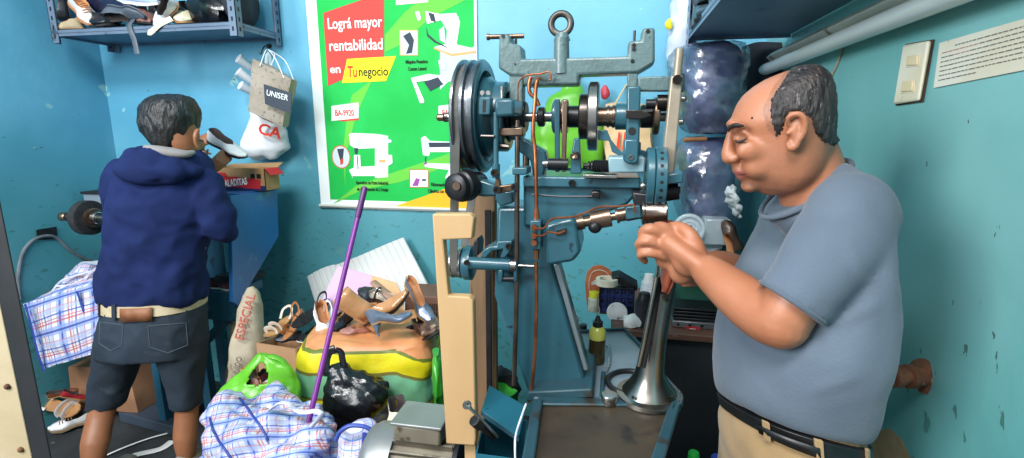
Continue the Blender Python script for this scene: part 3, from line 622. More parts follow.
# -- horn: the polished steel post the shoe is slipped over
rows = [(617, 404, 680, 402, 1.09, .068), (616, 399, 680, 397, 1.09, .07), (621, 392, 677, 390, 1.09, .062), (629, 383, 670, 381, 1.09, .048), (635, 372, 665, 371, 1.09, .038), (639, 355, 665.5, 354, 1.09, .032), (644, 330, 668.5, 329, 1.085, .028), (649, 305, 673, 305, 1.08, .025), (653, 285, 676.5, 286, 1.075, .023), (655.5, 272, 677.5, 274, 1.07, .021), (657, 262, 676, 263, 1.07, .018), (660, 257, 672, 257, 1.07, .01)]
part('horn', rowloftF(BM(), lerp_rows(rows, 3), n=32, e=2.1), m_horn)
slot = [(640, 366), (646, 340), (653, 305), (659.5, 275), (662, 275), (657, 305), (651.5, 340), (646, 366)]
bm = BM()
cent = [((643, 367), 1.045), ((648, 342), 1.046), ((654.5, 308), 1.049), ((660, 277), 1.049)]
tube(bm, [CF(p[0], p[1], F) for p, F in cent], [.006, .0062, .005, .0035], n=8, flat=.8); part('thread_slot', bm, m_hole)
bm = BM(); tube(bm, [CF(x, y, 1.041) for x, y in ((638.5, 366), (644, 342), (651, 306), (656.5, 277))], .0042, n=8); part('slot_lip', bm, m_horn)
bm = BM(); p = PZ(649, 397, TZ); cyl(bm, p + V((0, 0, .002)), p + V((0, 0, .012)), .078, .076, n=40); part('horn_collar', bm, m_horn)
for x, y in ((633, 398), (672, 397)): p = CF(x, y, 1.045); bm = BM(); cyl(bm, p, p + V((0, -.003, .004)), .004, n=10); part('horn_screw', bm, m_dsteel)
bm = torus(BM(), PZ(633, 385, TZ) + V((0, 0, .006)), UP, .062, .007, 40, 10); part('rubber_ring', bm, m_blk)
bm = prism(BM(), [PZ(601, 375, TZ), PZ(605.5, 375, TZ), PZ(603.5, 402, TZ), PZ(599, 402, TZ)], (0, 0, .012)); part('table_rib', bm, m_tbl, bevel=.003)
print('COL', PZ(563, 397, TZ), PY(563, 397, 1.13))
# ------------------------------------------------------------------ things on the table
bm = BM(); p = PZ(609, 404, TZ) + V((0, 0, .001)); lathe(bm, p, UP, [(0, .017), (.002, .019), (.008, .019), (.009, .0165), (.014, .0165), (.015, .019), (.022, .019), (.024, .0175), (.0245, .006)], 28)
o = obj('bobbin', bm, m_steel, origin=p); tag(o, 'small round steel bobbin at the edge of the oily machine tray', 'bobbin')
p = PZ(594, 364, TZ) + V((.006, .01, .0005))
t = thing('oil_bottle', 'clear squeeze bottle of dark oil with a black cap on the machine table', 'bottle', p)
m_oil = M('dark_oil', '#2b2512', rough=.15, c2='#3a3218', scale=6); m_bplast = M('bottle_plastic', '#b9bd58', rough=.2, c2='#a7ab48', scale=8, alpha=.75)
m_caps = M('cap_black', '#17181a', rough=.4)
bm = lathe(BM(), p, UP, [(0, .014), (.002, .021), (.008, .0225), (.072, .0225), (.073, .02)], 28); obj('oil', bm, m_oil, t)
bm = lathe(BM(), p, UP, [(.071, .0228), (.092, .0228), (.1, .018), (.106, .012)], 28); obj('shoulder', bm, m_bplast, t)
bm = lathe(BM(), p, UP, [(.103, .0135), (.118, .0135), (.12, .009), (.126, .007), (.135, .0035), (.136, .001)], 20); obj('cap', bm, m_caps, t)
bm = BM(); tube(bm, [p + V(q_) for q_ in ((0, 0, .13), (.003, 0, .15), (-.004, 0, .175), (.0, 0, .19))], .0018, n=6); obj('spout', bm, M('spout_grey', '#9aa096', rough=.4), t)
bm = BM(); a, b = PZ(609, 347, TZ + .004), PZ(606, 374, TZ + .004); tube(bm, [a + V((-.006, 0, 0)), a, (a + b) / 2 + V((.005, 0, 0)), b], [.004, .006, .006, .002], n=12)
o = obj('glass_ampoule', bm, M('clear_glass', '#dfe8ea', rough=.05, trans=.9), origin=b); tag(o, 'thin clear glass needle tube lying on the machine table', 'needle tube')
# ================================================================== kit: shoes, lumpy bags, plaid cloth
def lathe_bm(o, d, prof, n=24): return lathe(BM(), o, d, prof, n)
def spline(xs, ys, x):
    for i in range(len(xs) - 1):
        if x <= xs[i + 1] or i == len(xs) - 2:
            t = min(max((x - xs[i]) / (xs[i + 1] - xs[i]), 0), 1); t = t * t * (3 - 2 * t); return ys[i] + (ys[i + 1] - ys[i]) * t
m_lin_tan = M('lining_tan', '#c98f63', rough=.6, c2='#b77d52', scale=20); m_lin_dark = M('lining_dark', '#3a3030', rough=.8)
m_sole_tan = M('sole_tan', '#b98a5c', rough=.6, c2='#a47549', scale=15); m_sole_blk = M('sole_black', '#1a1a1c', rough=.55); m_sole_wht = M('sole_white', '#e4e2dc', rough=.5)
def leather(key, col, c2=None, rough=.35, **k): return M('leather_' + key, col, rough=rough, c2=c2 or col, scale=14, bump=.06, bs=70, **k)
def make_shoe(name, label, cat, upper, lining, sole, L=.245, W=.082, heel=.0, hr=.055, open_=(.02, .62), toe=.5, th=.006, kind='pump', group=None, hw=.011):
    """One shoe lying along +x (toe forward), sole at z = 0. Parts: upper, sole, heel and, by kind, laces, straps, buckle."""
    root = thing(name, label, cat, (0, 0, 0), group); SHOE_L[root.name] = L
    N, K = 26, 9
    def base(s): return heel * (1 - spline([0, .16, .66, 1], [0, .06, 1, 1], s)) + (.006 * max(0, s - .85) / .15)
    def wid(s): return W / 2 * spline([0, .06, .2, .42, .7, .9, 1], [.18, .56, .66, .62, 1, .72, .08 + .3 * toe], s)
    def top(s): return spline([0, .1, .35, .6, .8, 1], [hr * .95, hr, hr * .72, hr * .62, hr * .5, hr * .24], s)
    sec = []
    for i in range(N + 1):
        s = i / N; b, w_, h = base(s) + th, wid(s), top(s)
        o = 0 if s > open_[1] else min(1, (open_[1] - s) / .14) ** .5
        o = max(o, 0.001) * (.93 if s > open_[0] else .3)
        ring = []
        for k in range(K + 1):                                       # up the near side
            a = math.pi / 2 * k / K; x = math.sin(a) ** .8
            y = w_ * (1 - (1 - o) * max(0, (k / K - .45) / .55) ** 1.6) if k > K * .45 else w_ * (k / (K * .45)) ** .45
            z = 0 if k == 0 else h * max(0, (k - K * .3) / (K * .7)) ** .75
            ring.append((-y, z))
        inn = [(-w_ * o * .9, h * .96), (-w_ * o * .85, h * .45), (-w_ * o * .6, .004 + h * .08)]
        full = ring + inn + [(0, .004 + h * .06 if o > .3 else h * .5)] + [(-y, z) for y, z in inn[::-1]] + [(-y, z) for y, z in ring[::-1][:-1]]
        sec.append([V((s * L, y, b + z)) for y, z in full])
    bm = BM(); n = len(sec[0]); vr = [[bm.verts.new(p) for p in r] for r in sec]
    for i in range(N):
        for j in range(n):
            f = face(bm, [vr[i][j], vr[i][(j + 1) % n], vr[i + 1][(j + 1) % n], vr[i + 1][j]], 1 if K <= j <= n - K - 1 else 0)
    face(bm, vr[0][::-1]); face(bm, vr[-1])
    if kind != 'sandal': obj('upper', bm, [upper, lining], root, local=True, auto=60)
    else: bm.free()
    bm = BM(); rs = []
    for i in range(N + 1):
        s = i / N; w_ = wid(s) * 1.05; t0 = th if kind != 'sneaker' else th + .006
        rs.append([V((s * L * 1.01 - .001, y, base(s) + z)) for y, z in ((-w_, 0), (-w_, t0), (0, t0 + .001), (w_, t0), (w_, 0))])
    rings(bm, rs); obj('sole', bm, sole, root, local=True, auto=50)
    if heel > .012:
        bm = BM(); hs = .028 if hw < .02 else hw
        rings(bm, [[V((x0 + a * c_, b2 * s_, z)) for c_, s_ in [(math.cos(2 * math.pi * k / 16), math.sin(2 * math.pi * k / 16)) for k in range(16)]] for z, x0, a, b2 in
                   ((0, hw * 1.1, hw, hw), (heel * .35, hw * 1.1, hw, hw), (heel * .75, .022, hs * .72, wid(.1) * .75), (heel + .002, .027, hs, wid(.12) * .95))])
        obj('heel', bm, upper if kind == 'pump' else sole, root, local=True)
    if kind == 'sneaker':
        bm = BM()
        for i in range(5):
            s = .46 + i * .065; z = base(s) + th + top(s) + .002; w_ = wid(s) * .5; tube(bm, [(s * L, -w_, z - .006), (s * L + .004, 0, z + .001), (s * L, w_, z - .006)], .0025, n=6)
        obj('laces', bm, sole if sole != m_sole_blk else m_sole_wht, root, local=True)
    if kind == 'sandal':
        for s0, s1, hh in ((.6, .66, .042), (.76, .8, .034)):
            bm = BM(); pts = [V((s0 * L, -wid(s0), base(s0) + th)), V((s0 * L + .004, -wid(s0) * .8, base(s0) + hh * .8)), V(((s0 + s1) / 2 * L, 0, base(s0) + hh)), V((s1 * L, wid(s1) * .8, base(s1) + hh * .8)), V((s1 * L, wid(s1), base(s1) + th))]
            tube(bm, pts, .011, n=8, flat=.18, k=5, upv=(1, 0, 0)); obj('strap', bm, upper, root, local=True)
        bm = BM(); tube(bm, [V((.25 * L, -wid(.25), heel + .01)), V((.08 * L, -wid(.1) * 1.2, heel + .045)), V((-.004, 0, heel + .06)), V((.08 * L, wid(.1) * 1.2, heel + .045)), V((.25 * L, wid(.25), heel + .01))], .007, n=8, flat=.3, k=5); obj('ankle_strap', bm, upper, root, local=True)
    if kind == 'buckle':
        bm = BM(); s = .5; tube(bm, [V((s * L, -wid(s), base(s) + th + hr * .45)), V((s * L, -wid(s) * .6, base(s) + th + hr * .95)), V((s * L, 0, base(s) + th + hr * 1.1)), V((s * L, wid(s) * .6, base(s) + th + hr * .95)), V((s * L, wid(s), base(s) + th + hr * .45))], .013, n=8, flat=.15, upv=(1, 0, 0)); obj('strap', bm, upper, root, local=True)
        bm = BM(); z = base(s) + th + hr * 1.12
        for a, b in (((-.014, -.012), (.014, -.012)), ((.014, -.012), (.014, .012)), ((.014, .012), (-.014, .012)), ((-.014, .012), (-.014, -.012))): cyl(bm, V((s * L + a[0], a[1], z)), V((s * L + b[0], b[1], z)), .0022, n=8)
        obj('buckle', bm, m_steel, root, local=True)
    return root
SHOE_L = {}
def orient(root, heel, toe, up=(0, 0, 1), fit=True):
    heel, toe = V(heel), V(toe); x = (toe - heel).normalized(); y = V(up).cross(x)
    s = min(max((toe - heel).length / SHOE_L.get(root.name, 1), .55), 1.5) if fit and root.name in SHOE_L else 1
    root.matrix_world = basis(heel, x, y) @ Matrix.Diagonal((s, s, s, 1)); return root
# ------------------------------------------------------------------ plaid woven plastic
def plaid(key, nu, nv, base='#dfe0e6'):
    m = M(key, base, rough=.38, bump=.05, bs=120); nt = m.node_tree; N = nt.nodes; L = nt.links; b = N['Principled BSDF']
    tc = N.new('ShaderNodeTexCoord'); sx = N.new('ShaderNodeSeparateXYZ'); L.new(tc.outputs['UV'], sx.inputs[0])
    def mth(op, a, b_=None):
        n = N.new('ShaderNodeMath'); n.operation = op
        for i, q_ in enumerate((a, b_)):
            if q_ is None: continue
            if isinstance(q_, (int, float)): n.inputs[i].default_value = q_
            else: L.new(q_, n.inputs[i])
        return n.outputs[0]
    cur = None; col = rgba(base)
    for ax, n in ((0, nu), (1, nv)):
        fr_ = mth('FRACT', mth('MULTIPLY', sx.outputs[ax], n))
        for lo, w_, c, op in ((.06, .24, '#8b9fd8', .75), (.14, .06, '#31479c', .85), (.4, .05, '#c24848', .75), (.5, .035, '#c24848', .7), (.62, .05, '#3a51a8', .8), (.72, .16, '#a9b4dc', .6), (.86, .03, '#c86a62', .6)):
            f = mth('MULTIPLY', mth('LESS_THAN', mth('ABSOLUTE', mth('SUBTRACT', fr_, lo + w_ / 2)), w_ / 2), op)
            x = N.new('ShaderNodeMix'); x.data_type = 'RGBA'; L.new(f, x.inputs[0])
            if cur is None: x.inputs[6].default_value = col
            else: L.new(cur, x.inputs[6])
            x.inputs[7].default_value = rgba(c); cur = x.outputs[2]
    L.new(cur, b.inputs['Base Color']); return m
m_trim = M('navy_trim', '#33489a', rough=.5, c2='#2a3c86', scale=30); m_handle = M('webbing_white', '#d9d8de', rough=.6, c2='#b9b9cc', scale=40)
def bag_box(bm, p00, p10, p11, p01, dep, bulge=.05, n=14, nd=6):
    """A stuffed bag: front corners (bottom left, bottom right, top right, top left) and its depth vector; faces carry UVs in metres."""
    P = [V(p) for p in (p00, p10, p11, p01)]; D = V(dep); cen = sum(P, V()) / 4 + D / 2
    W_, H_, T_ = (P[1] - P[0]).length, (P[3] - P[0]).length, D.length
    def pt(u, v, w): return (P[0] * (1 - u) + P[1] * u) * (1 - v) + (P[3] * (1 - u) + P[2] * u) * v + D * w
    def rnd(u, v, w):
        p = pt(u, v, w); k = [math.sin(math.pi * min(max(q_, 0), 1)) for q_ in (u, v, w)]
        s = max(k[0] * k[1] if w in (0, 1) else 0, k[1] * k[2] if u in (0, 1) else 0, k[0] * k[2] if v in (0, 1) else 0)
        d = (p - cen).normalized(); return p + d * bulge * s
    ul = bm.loops.layers.uv.verify(); cache = {}
    def vert(u, v, w):
        kk = (round(u, 4), round(v, 4), round(w, 4))
        if kk not in cache: cache[kk] = bm.verts.new(rnd(u, v, w))
        return cache[kk]
    def side(f, na, nb, sa, sb):
        for i in range(na):
            for j in range(nb):
                q_ = [(i, j), (i + 1, j), (i + 1, j + 1), (i, j + 1)]
                fc = face(bm, [vert(*f(a / na, b / nb)) for a, b in q_])
                if fc:
                    for lp, (a, b) in zip(fc.loops, q_): lp[ul].uv = (a / na * sa, b / nb * sb)
    side(lambda a, b: (a, b, 0), n, n, W_, H_); side(lambda a, b: (a, b, 1), n, n, W_, H_)
    side(lambda a, b: (0, b, a), nd, n, T_, H_); side(lambda a, b: (1, b, a), nd, n, T_, H_)
    side(lambda a, b: (a, 0, b), n, nd, W_, T_); side(lambda a, b: (a, 1, b), n, nd, W_, T_); return bm
# ================================================================== steel wall shelf and the shoes on it
m_shelf = M('shelf_steel', '#6f7f93', rough=.45, metal=.2, c2='#5f6f84', scale=4, c3='#3e4a5a', s3=18, t3=.63, w3=.1)
SX0, SX1, SY0, SY1, SZ0 = -2.69, -1.67, 2.08, 2.39, 1.945
t = thing('wall_shelf', 'grey steel slotted wall shelf full of shoes at upper left', 'shelf', (-2.2, 2.39, SZ0))
bm = BM(); box(bm, (SX0, SY0, SZ0 + .028), (SX1, SY1, SZ0 + .032)); box(bm, (SX0, SY0, SZ0), (SX1, SY0 + .003, SZ0 + .032)); box(bm, (SX0, SY1 - .003, SZ0), (SX1, SY1, SZ0 + .032)); box(bm, (SX0, SY0, SZ0), (SX0 + .003, SY1, SZ0 + .032)); box(bm, (SX1 - .003, SY0, SZ0), (SX1, SY1, SZ0 + .032))
box(bm, (SX0, SY0, SZ0 + .012), (SX1, SY1, SZ0 + .016))
obj('shelf_board', bm, m_shelf, t, bevel=.001)
def upright(x, y, sx, sy):
    bm = BM(); box(bm, (x, y, SZ0 - .03), (x + .038 * sx, y + .003 * sy, 2.5)); box(bm, (x, y, SZ0 - .03), (x + .003 * sx, y + .038 * sy, 2.5)); o = obj('upright', bm, m_shelf, t)
    bm = BM()
    for k in range(13):
        z = SZ0 + .0 + k * .042; cbox(bm, (x + .02 * sx, y - .0012 * sy, z), (.008, .001, .018)); cbox(bm, (x + .0035 * sx + (.0005 * sx), y + .02 * sy, z), (.001, .008, .018)); cbox(bm, (x - .0006 * sx, y + .02 * sy, z), (.001, .008, .018))
    obj('slots', bm, m_hole, o)
upright(SX0 - .004, SY0 - .004, 1, 1); upright(SX1 + .004, SY0 - .004, -1, 1); upright(SX1 + .004, SY1 - .002, -1, -1); upright(SX0 - .004, SY1 - .002, 1, -1)
ZS = SZ0 + .033
l_blk = leather('black', '#17181c', '#222329', .3); l_navy = leather('navy', '#1d2340', '#161a30', .3); l_wht = leather('white', '#e9e7e6', '#d8d7da', .4); l_tan = leather('tan', '#c98d5c', '#b87c4b', .3)
l_grey = leather('grey', '#595f6a', '#494f59', .5); l_beige = leather('beige', '#c9b493', '#b8a381', .5); l_brown = leather('brown', '#7d4a30', '#683b25', .4); l_silver = M('leather_silver', '#8d98ad', rough=.3, metal=.45, c2='#7a859b', scale=20, bump=.05, bs=80)
l_blue = leather('pale_blue', '#aab6d4', '#98a6c8', .4); l_pink = leather('pink_brown', '#a77368', '#95655c', .5); l_cream = leather('cream', '#e2dcc4', '#d2c9ab', .45)
g_shelf = 'shoes heaped on the wall shelf'
def on_shelf(o, px, y, yaw, dz=0., pitch=0., roll=0.):
    x = XL(px, y, ZS + dz + .03); o.location = (x, y, ZS + dz); o.rotation_euler = (R_(roll), R_(pitch), R_(yaw)); return o
def sh(o, x0, y0, Y0, x1, y1, Y1, up=(0, 0, 1)): return orient(o, PY(x0, y0, Y0), PY(x1, y1, Y1), up)
sh(make_shoe('shoe', 'tan and beige flat shoe lying at the left end of the shelf', 'shoe', l_beige, m_lin_tan, m_sole_tan, L=.15, hr=.045, W=.075, group=g_shelf), 84, 29, 2.13, 57, 29.5, 2.13, (.0, -.5, 1))
sh(make_shoe('shoe', 'black leather shoe standing on end behind the tan flat shoe', 'shoe', l_blk, m_lin_dark, m_sole_blk, L=.24, hr=.06, group=g_shelf), 72, 21, 2.24, 63, -22, 2.24, (-.6, -.7, 0))
sh(make_shoe('sneaker', 'white ribbed sneaker with tan side standing in the shelf heap', 'shoe', l_wht, m_lin_tan, m_lin_tan, L=.2, kind='sneaker', hr=.08, W=.09, group=g_shelf), 72, 2, 2.15, 96, 27, 2.13, (.4, -.4, .8))
sh(make_shoe('sneaker', 'large glossy navy black sneaker at the middle of the shelf heap', 'shoe', l_navy, m_lin_dark, m_sole_blk, L=.29, W=.12, kind='sneaker', hr=.12, group=g_shelf), 84, 14, 2.22, 139, 17, 2.2, (0, -.25, 1))
sh(make_shoe('shoe', 'small black shoe facing out over the shelf edge', 'shoe', l_blk, m_lin_dark, m_sole_blk, L=.16, hr=.06, W=.09, group=g_shelf), 103, 25, 2.24, 110, 27.5, 2.1, (0, -.2, 1))
sh(make_shoe('shoe', 'grey shoe with its sole turned up across the heap', 'shoe', l_grey, m_lin_dark, l_grey, L=.2, hr=.05, group=g_shelf), 109, 8, 2.12, 147, 15, 2.12, (.1, -.5, -.7))
sh(make_shoe('sneaker', 'pale blue and white sneaker on top of the heap', 'shoe', l_blue, m_lin_dark, m_sole_wht, L=.26, kind='sneaker', hr=.08, group=g_shelf), 116, 2, 2.2, 160, 6, 2.18, (0, -.3, 1))
sh(make_shoe('shoe', 'pinkish brown shoe with a round toe between black and white shoes', 'shoe', l_pink, m_lin_dark, m_sole_blk, L=.2, hr=.075, W=.085, toe=1, group=g_shelf), 150, 25, 2.32, 146, 25.5, 2.12)
sh(make_shoe('shoe', 'white court shoe with a dark opening standing on its heel', 'shoe', l_wht, m_lin_dark, m_sole_tan, L=.2, hr=.075, W=.09, group=g_shelf), 178, 2, 2.14, 157, 26, 2.12, (.5, -.7, .5))
sh(make_shoe('shoe', 'black shoe lying right of the white court shoe', 'shoe', l_blk, m_lin_dark, m_sole_blk, L=.22, hr=.075, group=g_shelf), 160, 14, 2.26, 196, 25, 2.2, (.2, -.4, 1))
sh(make_shoe('shoe', 'cream pointed shoe beside the black plastic bag', 'shoe', l_cream, m_lin_dark, m_sole_tan, L=.18, hr=.05, group=g_shelf), 190, 14, 2.28, 184, 24.5, 2.12, (.2, -.5, 1))
sh(make_shoe('shoe', 'dark grey ankle shoe leaning on the black plastic bag', 'shoe', l_grey, m_lin_dark, m_sole_blk, L=.24, hr=.09, group=g_shelf), 160, 0, 2.2, 202, -4, 2.2, (.1, -.4, 1))
sh(make_shoe('shoe', 'black shoe deep in the left of the shelf heap', 'shoe', l_blk, m_lin_dark, m_sole_blk, L=.24, hr=.08, group=g_shelf), 62, 8, 2.3, 110, 2, 2.32, (.1, -.4, 1))
m_bplastic = M('black_plastic_film', '#0d0e11', rough=.24, bump=.7, bs=16, detail=6, spec=.7); m_bfab = M('black_fabric', '#23262e', rough=.8, c2='#2d313b', scale=12, bump=.1, bs=90)
bm = BM(); c = V((XL(213, 2.22, ZS + .09), 2.22, ZS + .085)); ball(bm, c, (.1, .1, .085), u=28, v=18); crumple(bm, .02, 14, 3, True)
for v in bm.verts: v.co.z = max(v.co.z, ZS + .001)
o = obj('plastic_bag', bm, m_bplastic, origin=V((c.x, c.y, ZS))); tag(o, 'shiny black plastic bag at the right of the shelf shoes', 'bag')
c = V((-1.76, 2.24, ZS + .001))
t = thing('backpack', 'dark grey rounded bag at the right end of the wall shelf', 'bag', c)
bm = BM(); ball(bm, c + V((0, 0, .13)), (.055, .11, .13), u=24, v=16); crumple(bm, .012, 9, 5)
for v in bm.verts: v.co.z = max(v.co.z, ZS + .001)
obj('body', bm, m_bfab, t)
bm = BM(); torus(bm, c + V((.01, 0, .1)), (1, .0, 0), .085, .006, 28, 6); torus(bm, c + V((.02, 0, .1)), (1, .0, 0), .05, .004, 24, 6); obj('piping', bm, M('grey_piping', '#4d525c', rough=.6), t)
for label, m, pts, w_ in (('dark grey shoe strap dangling below the shelf edge', l_grey, [(127, 18), (129, 27), (134, 40), (137, 54)], .013), ('cream leather strap hanging over the shelf lip', l_cream, [(166, 17), (160, 24), (151, 32), (148, 32)], .013)):
    bm = BM(); P = [PY(x, y, 2.072) for x, y in pts]; P[0].y += .03; tube(bm, P, w_, n=8, flat=.16, upv=(0, 1, 0)); o = obj('hanging_strap', bm, m, origin=P[-1].copy()); tag(o, label, 'strap', g_shelf)

# ================================================================== bags hanging under the shelf
m_paper = M('printed_paper', '#a3988a', rough=.7, c2='#8d8274', scale=7, c3='#75705f', s3=60, t3=.58, bump=.12, bs=12)
m_label = M('label_dark', '#26303c', rough=.5); m_wplastic = M('white_plastic_film', '#e2e4ea', rough=.35, bump=.5, bs=14, detail=4)
hp = PY(268, 50, 2.385)
t = thing('hook', 'small wire hook holding the hanging bags below the shelf', 'hook', hp)
bm = BM(); tube(bm, [hp + V((0, .012, .02)), hp + V((0, -.03, .01)), hp + V((0, -.06, -.03)), hp + V((0, -.08, -.01))], .003, n=8); obj('wire', bm, m_steel, t)
bm = BM(); cyl(bm, hp + V((0, .014, .02)), hp + V((0, .004, .02)), .012, n=14); obj('wall_plate', bm, m_dsteel, t)
Y = 2.13
t = thing('hanging_paper_bag', 'grey brown printed paper carrier bag with dark label hanging on the wall', 'bag', PY(265, 165, Y))
F4 = [PY(x, y, Y) for x, y in ((246, 112), (283, 126), (290, 86), (262, 70))]
bm = BM(); bag_box(bm, PY(248, 111, Y), PY(282, 127, Y + .03), PY(291, 79, Y + .03), PY(253, 58, Y), V((-.05, .12, .0)), .008, 8, 4); crumple(bm, .006, 10, 2); obj('paper', bm, m_paper, t)
bm = prism(BM(), [PY(x, y, Y - .013) for x, y in ((263.5, 84), (291.5, 93), (290.5, 113.5), (265, 104))], (0, .004, 0)); obj('label_panel', bm, m_label, t)
a, b = PY(266, 95, Y - .0135), PY(289, 101, Y - .0135); x = (b - a); me = text_mesh('UNISER', .036, basis(a, x, (0, 0, 1)), sx=.95); obj('lettering', me, m_white, t, smooth=False)
for zz in (0, 1):
    bm = BM(); dz_ = V((0, .0 + .07 * zz, 0)); tube(bm, [PY(260, 66, Y) + dz_, PY(265, 52, Y + .05) + dz_, PY(268, 50, Y + .1), PY(275, 58, Y + .06) + dz_, PY(284, 78, Y + .02) + dz_], .0022, n=6); obj('handle', bm, m_wplastic, t)
t = thing('hanging_plastic_bag', 'white plastic shopping bag with red letters hanging below the paper bag', 'bag', PY(264, 160, 2.28))
rows = lerp_rows([(259, 88, 275, 88, 2.62, .03), (252, 108, 283, 108, 2.62, .05), (246, 128, 287, 126, 2.62, .055), (240, 145, 290, 143, 2.62, .06), (243, 156, 289, 150, 2.62, .05), (254, 160, 278, 158, 2.62, .02)], 4)
bm = rowloftF(BM(), rows, n=36, e=2.2); crumple(bm, .012, 12, 4, True); obj('film', bm, m_wplastic, t)
a, b = CF(257.5, 133, 2.53), CF(271, 136.5, 2.53); me = text_mesh('CA', .075, basis(a, b - a, (0, 0, 1)), sx=1.1, bold=.002, ext=.001); obj('lettering', me, m_inkred, t, smooth=False)
bm = BM(); tube(bm, [CF(262, 90, 2.62), CF(266, 70, 2.6), CF(268, 54, 2.6), CF(271, 70, 2.62), CF(273, 90, 2.62)], .012, n=8, flat=.3); obj('handle', bm, m_wplastic, t)
for i, (x0, y0, x1, y1) in enumerate(((238, 58, 258, 72), (238, 71, 256, 84), (240, 85, 252, 92))):
    bm = BM(); a, b = PY(x0, y0, 2.26 + .02 * i), PY(x1, y1, 2.34 + .005 * i); d = (b - a).normalized(); lathe(bm, a, d, [(0, .02), (.001, .024), (.05, .02), ((b - a).length, .017)], 20); cyl(bm, a + d * -.001, a + d * .004, .019, .02, 16)
    o = obj('paper_roll', bm, M('white_paper', '#d9dce0', rough=.6, c2='#c4c9d0', scale=8), origin=b); tag(o, ('topmost white paper roll sticking out left of the paper bag', 'middle white paper roll left of the paper bag', 'lowest white paper roll left of the paper bag')[i], 'paper roll', 'white rolls by the hanging bags')

# ================================================================== finishing machine the younger worker stands at
m_cab = M('cabinet_blue', '#2468a6', rough=.4, c2='#215f98', scale=3, c3='#4f83a5', s3=8, t3=.6, w3=.12, bump=.08, bs=30)
m_cabd = M('cabinet_teal', '#1f566f', rough=.5, c2='#1b4c62', scale=4, c3='#10303f', s3=12, t3=.62)
BXR = -1.64
pl = [PX(x, y, BXR) for x, y in ((231, 196), (277.5, 190), (279, 236), (238, 306), (233, 302))]
t = thing('finishing_machine', 'blue shoe finishing bench with brush wheels on the left behind the worker', 'machine', (-2.1, 2.0, 0))
obj('side_plate', prism(BM(), pl, (-.02, 0, 0)), m_cab, t, bevel=.003)
zt, yf, yb = pl[0].z, pl[0].y, pl[1].y; zb = pl[4].z; yp = yf; yf = max(yf, 1.9)
bm = box(BM(), (-2.3, yf + .09, zt - .03), (BXR - .02, yb, zt)); obj('bench_top', bm, m_cab, t, bevel=.003)
bm = BM(); box(bm, (-2.2, yb - .12, zb), (-1.9, yb - .1, zt - .03)); obj('back_panel', bm, m_cabd, t)
bm = box(BM(), (-2.2, yf + .02, zb - .02), (-1.70, yb - .1, zb + .02)); obj('lower_shelf', bm, m_cabd, t)
bm = box(BM(), (-2.2, yf, zb - .12), (BXR - .03, yf + .03, zb + .02)); obj('front_rail', bm, m_cabd, t, bevel=.003)
for x in (-2.2, -1.92):
    bm = BM(); box(bm, (x, yf, .06), (x + .04, yf + .04, zb - .12)); obj('leg', bm, m_cabd, t); bm = BM(); box(bm, (x - .04, yb - .16, .06), (x, yb - .12, zb - .02)); obj('leg', bm, m_cabd, t)
bm = BM(); a = V((BXR - .03, yf + .02, zb - .05)); tube(bm, [a, V((-1.95, yf + .03, .45))], .022, n=4, k=1); obj('brace', bm, m_cabd, t, smooth=False)
bm = prism(BM(), [PZ(118, 412, .06), PZ(178, 428, .06), PZ(207, 398, .06), V((-1.68, 2.25, .06)), V((-2.3, 2.25, .06))], (0, 0, -.055)); obj('base_slab', bm, M('slab_steel', '#3f4a58', rough=.45, c2='#333c48', scale=4, c3='#56616b', s3=9, t3=.6, w3=.1), t, bevel=.004)
sc = CF(97, 218, 2.36)
for nm, x0, x1, r, m in (('shaft', -2.66, -2.2, .016, m_steel), ('brush_wheel', -2.535, -2.49, .083, M('brush_black', '#1d1f22', rough=.85, c2='#292b2e', scale=40, bump=.3, bs=90)), ('flange', -2.495, -2.47, .047, m_bsteel), ('flange', -2.475, -2.45, .03, m_steel), ('shaft_end', -2.675, -2.64, .021, m_bsteel), ('wheel_collar', -2.56, -2.53, .03, m_bsteel)):
    bm = lathe(BM(), (x0 + .05, sc.y, sc.z), (1, 0, 0), [(0, r * .85), (.004, r), (x1 - x0 - .004, r), (x1 - x0, r * .85)], 36); obj(nm, bm, m, t)
bm = BM(); x0 = sc.x + .0; box(bm, (-2.24, sc.y - .06, zt), (-2.1, sc.y + .08, sc.z + .06)); obj('bearing', bm, m_cabd, t, bevel=.01)
bm = BM(); a = PY(94, 192, 2.2); box(bm, (a.x, 2.14, a.z - .055), (a.x + .12, 2.26, a.z)); obj('lamp_hood', bm, M('hood_grey', '#8e9aa6', rough=.4, metal=.3), t, bevel=.004); bm = BM(); box(bm, (a.x - .004, 2.13, a.z - .002), (a.x + .12, 2.27, a.z + .01)); obj('hood_lid', bm, m_black, t, bevel=.002); bm = BM(); cyl(bm, (a.x + .06, 2.2, a.z - .05), (a.x + .06, 2.2, zt - .02), .012); obj('hood_stem', bm, m_steel, t)
# tools lying on the open lower shelf
bm = BM(); p = V((-1.74, yf + .12, zb + .021)); box(bm, p + V((-.14, 0, .0)), p + V((.02, .14, .035))); subdivide(bm, 2); crumple(bm, .008, 20, 2); o = obj('rag', bm, M('rag_dark', '#2c3033', rough=.9, c2='#3b3f41', scale=20), origin=p); tag(o, 'dark crumpled rag on the open shelf of the finishing bench', 'rag')
o = make_shoe('shoe', 'dark red shoe lying on the lower shelf of the finishing bench', 'shoe', leather('oxblood', '#7e3130', '#5e2322'), m_lin_dark, m_sole_wht, L=.2, hr=.04); orient(o, V((-1.86, yf + .05, zb + .023)), V((-1.68, yf + .05, zb + .023)))
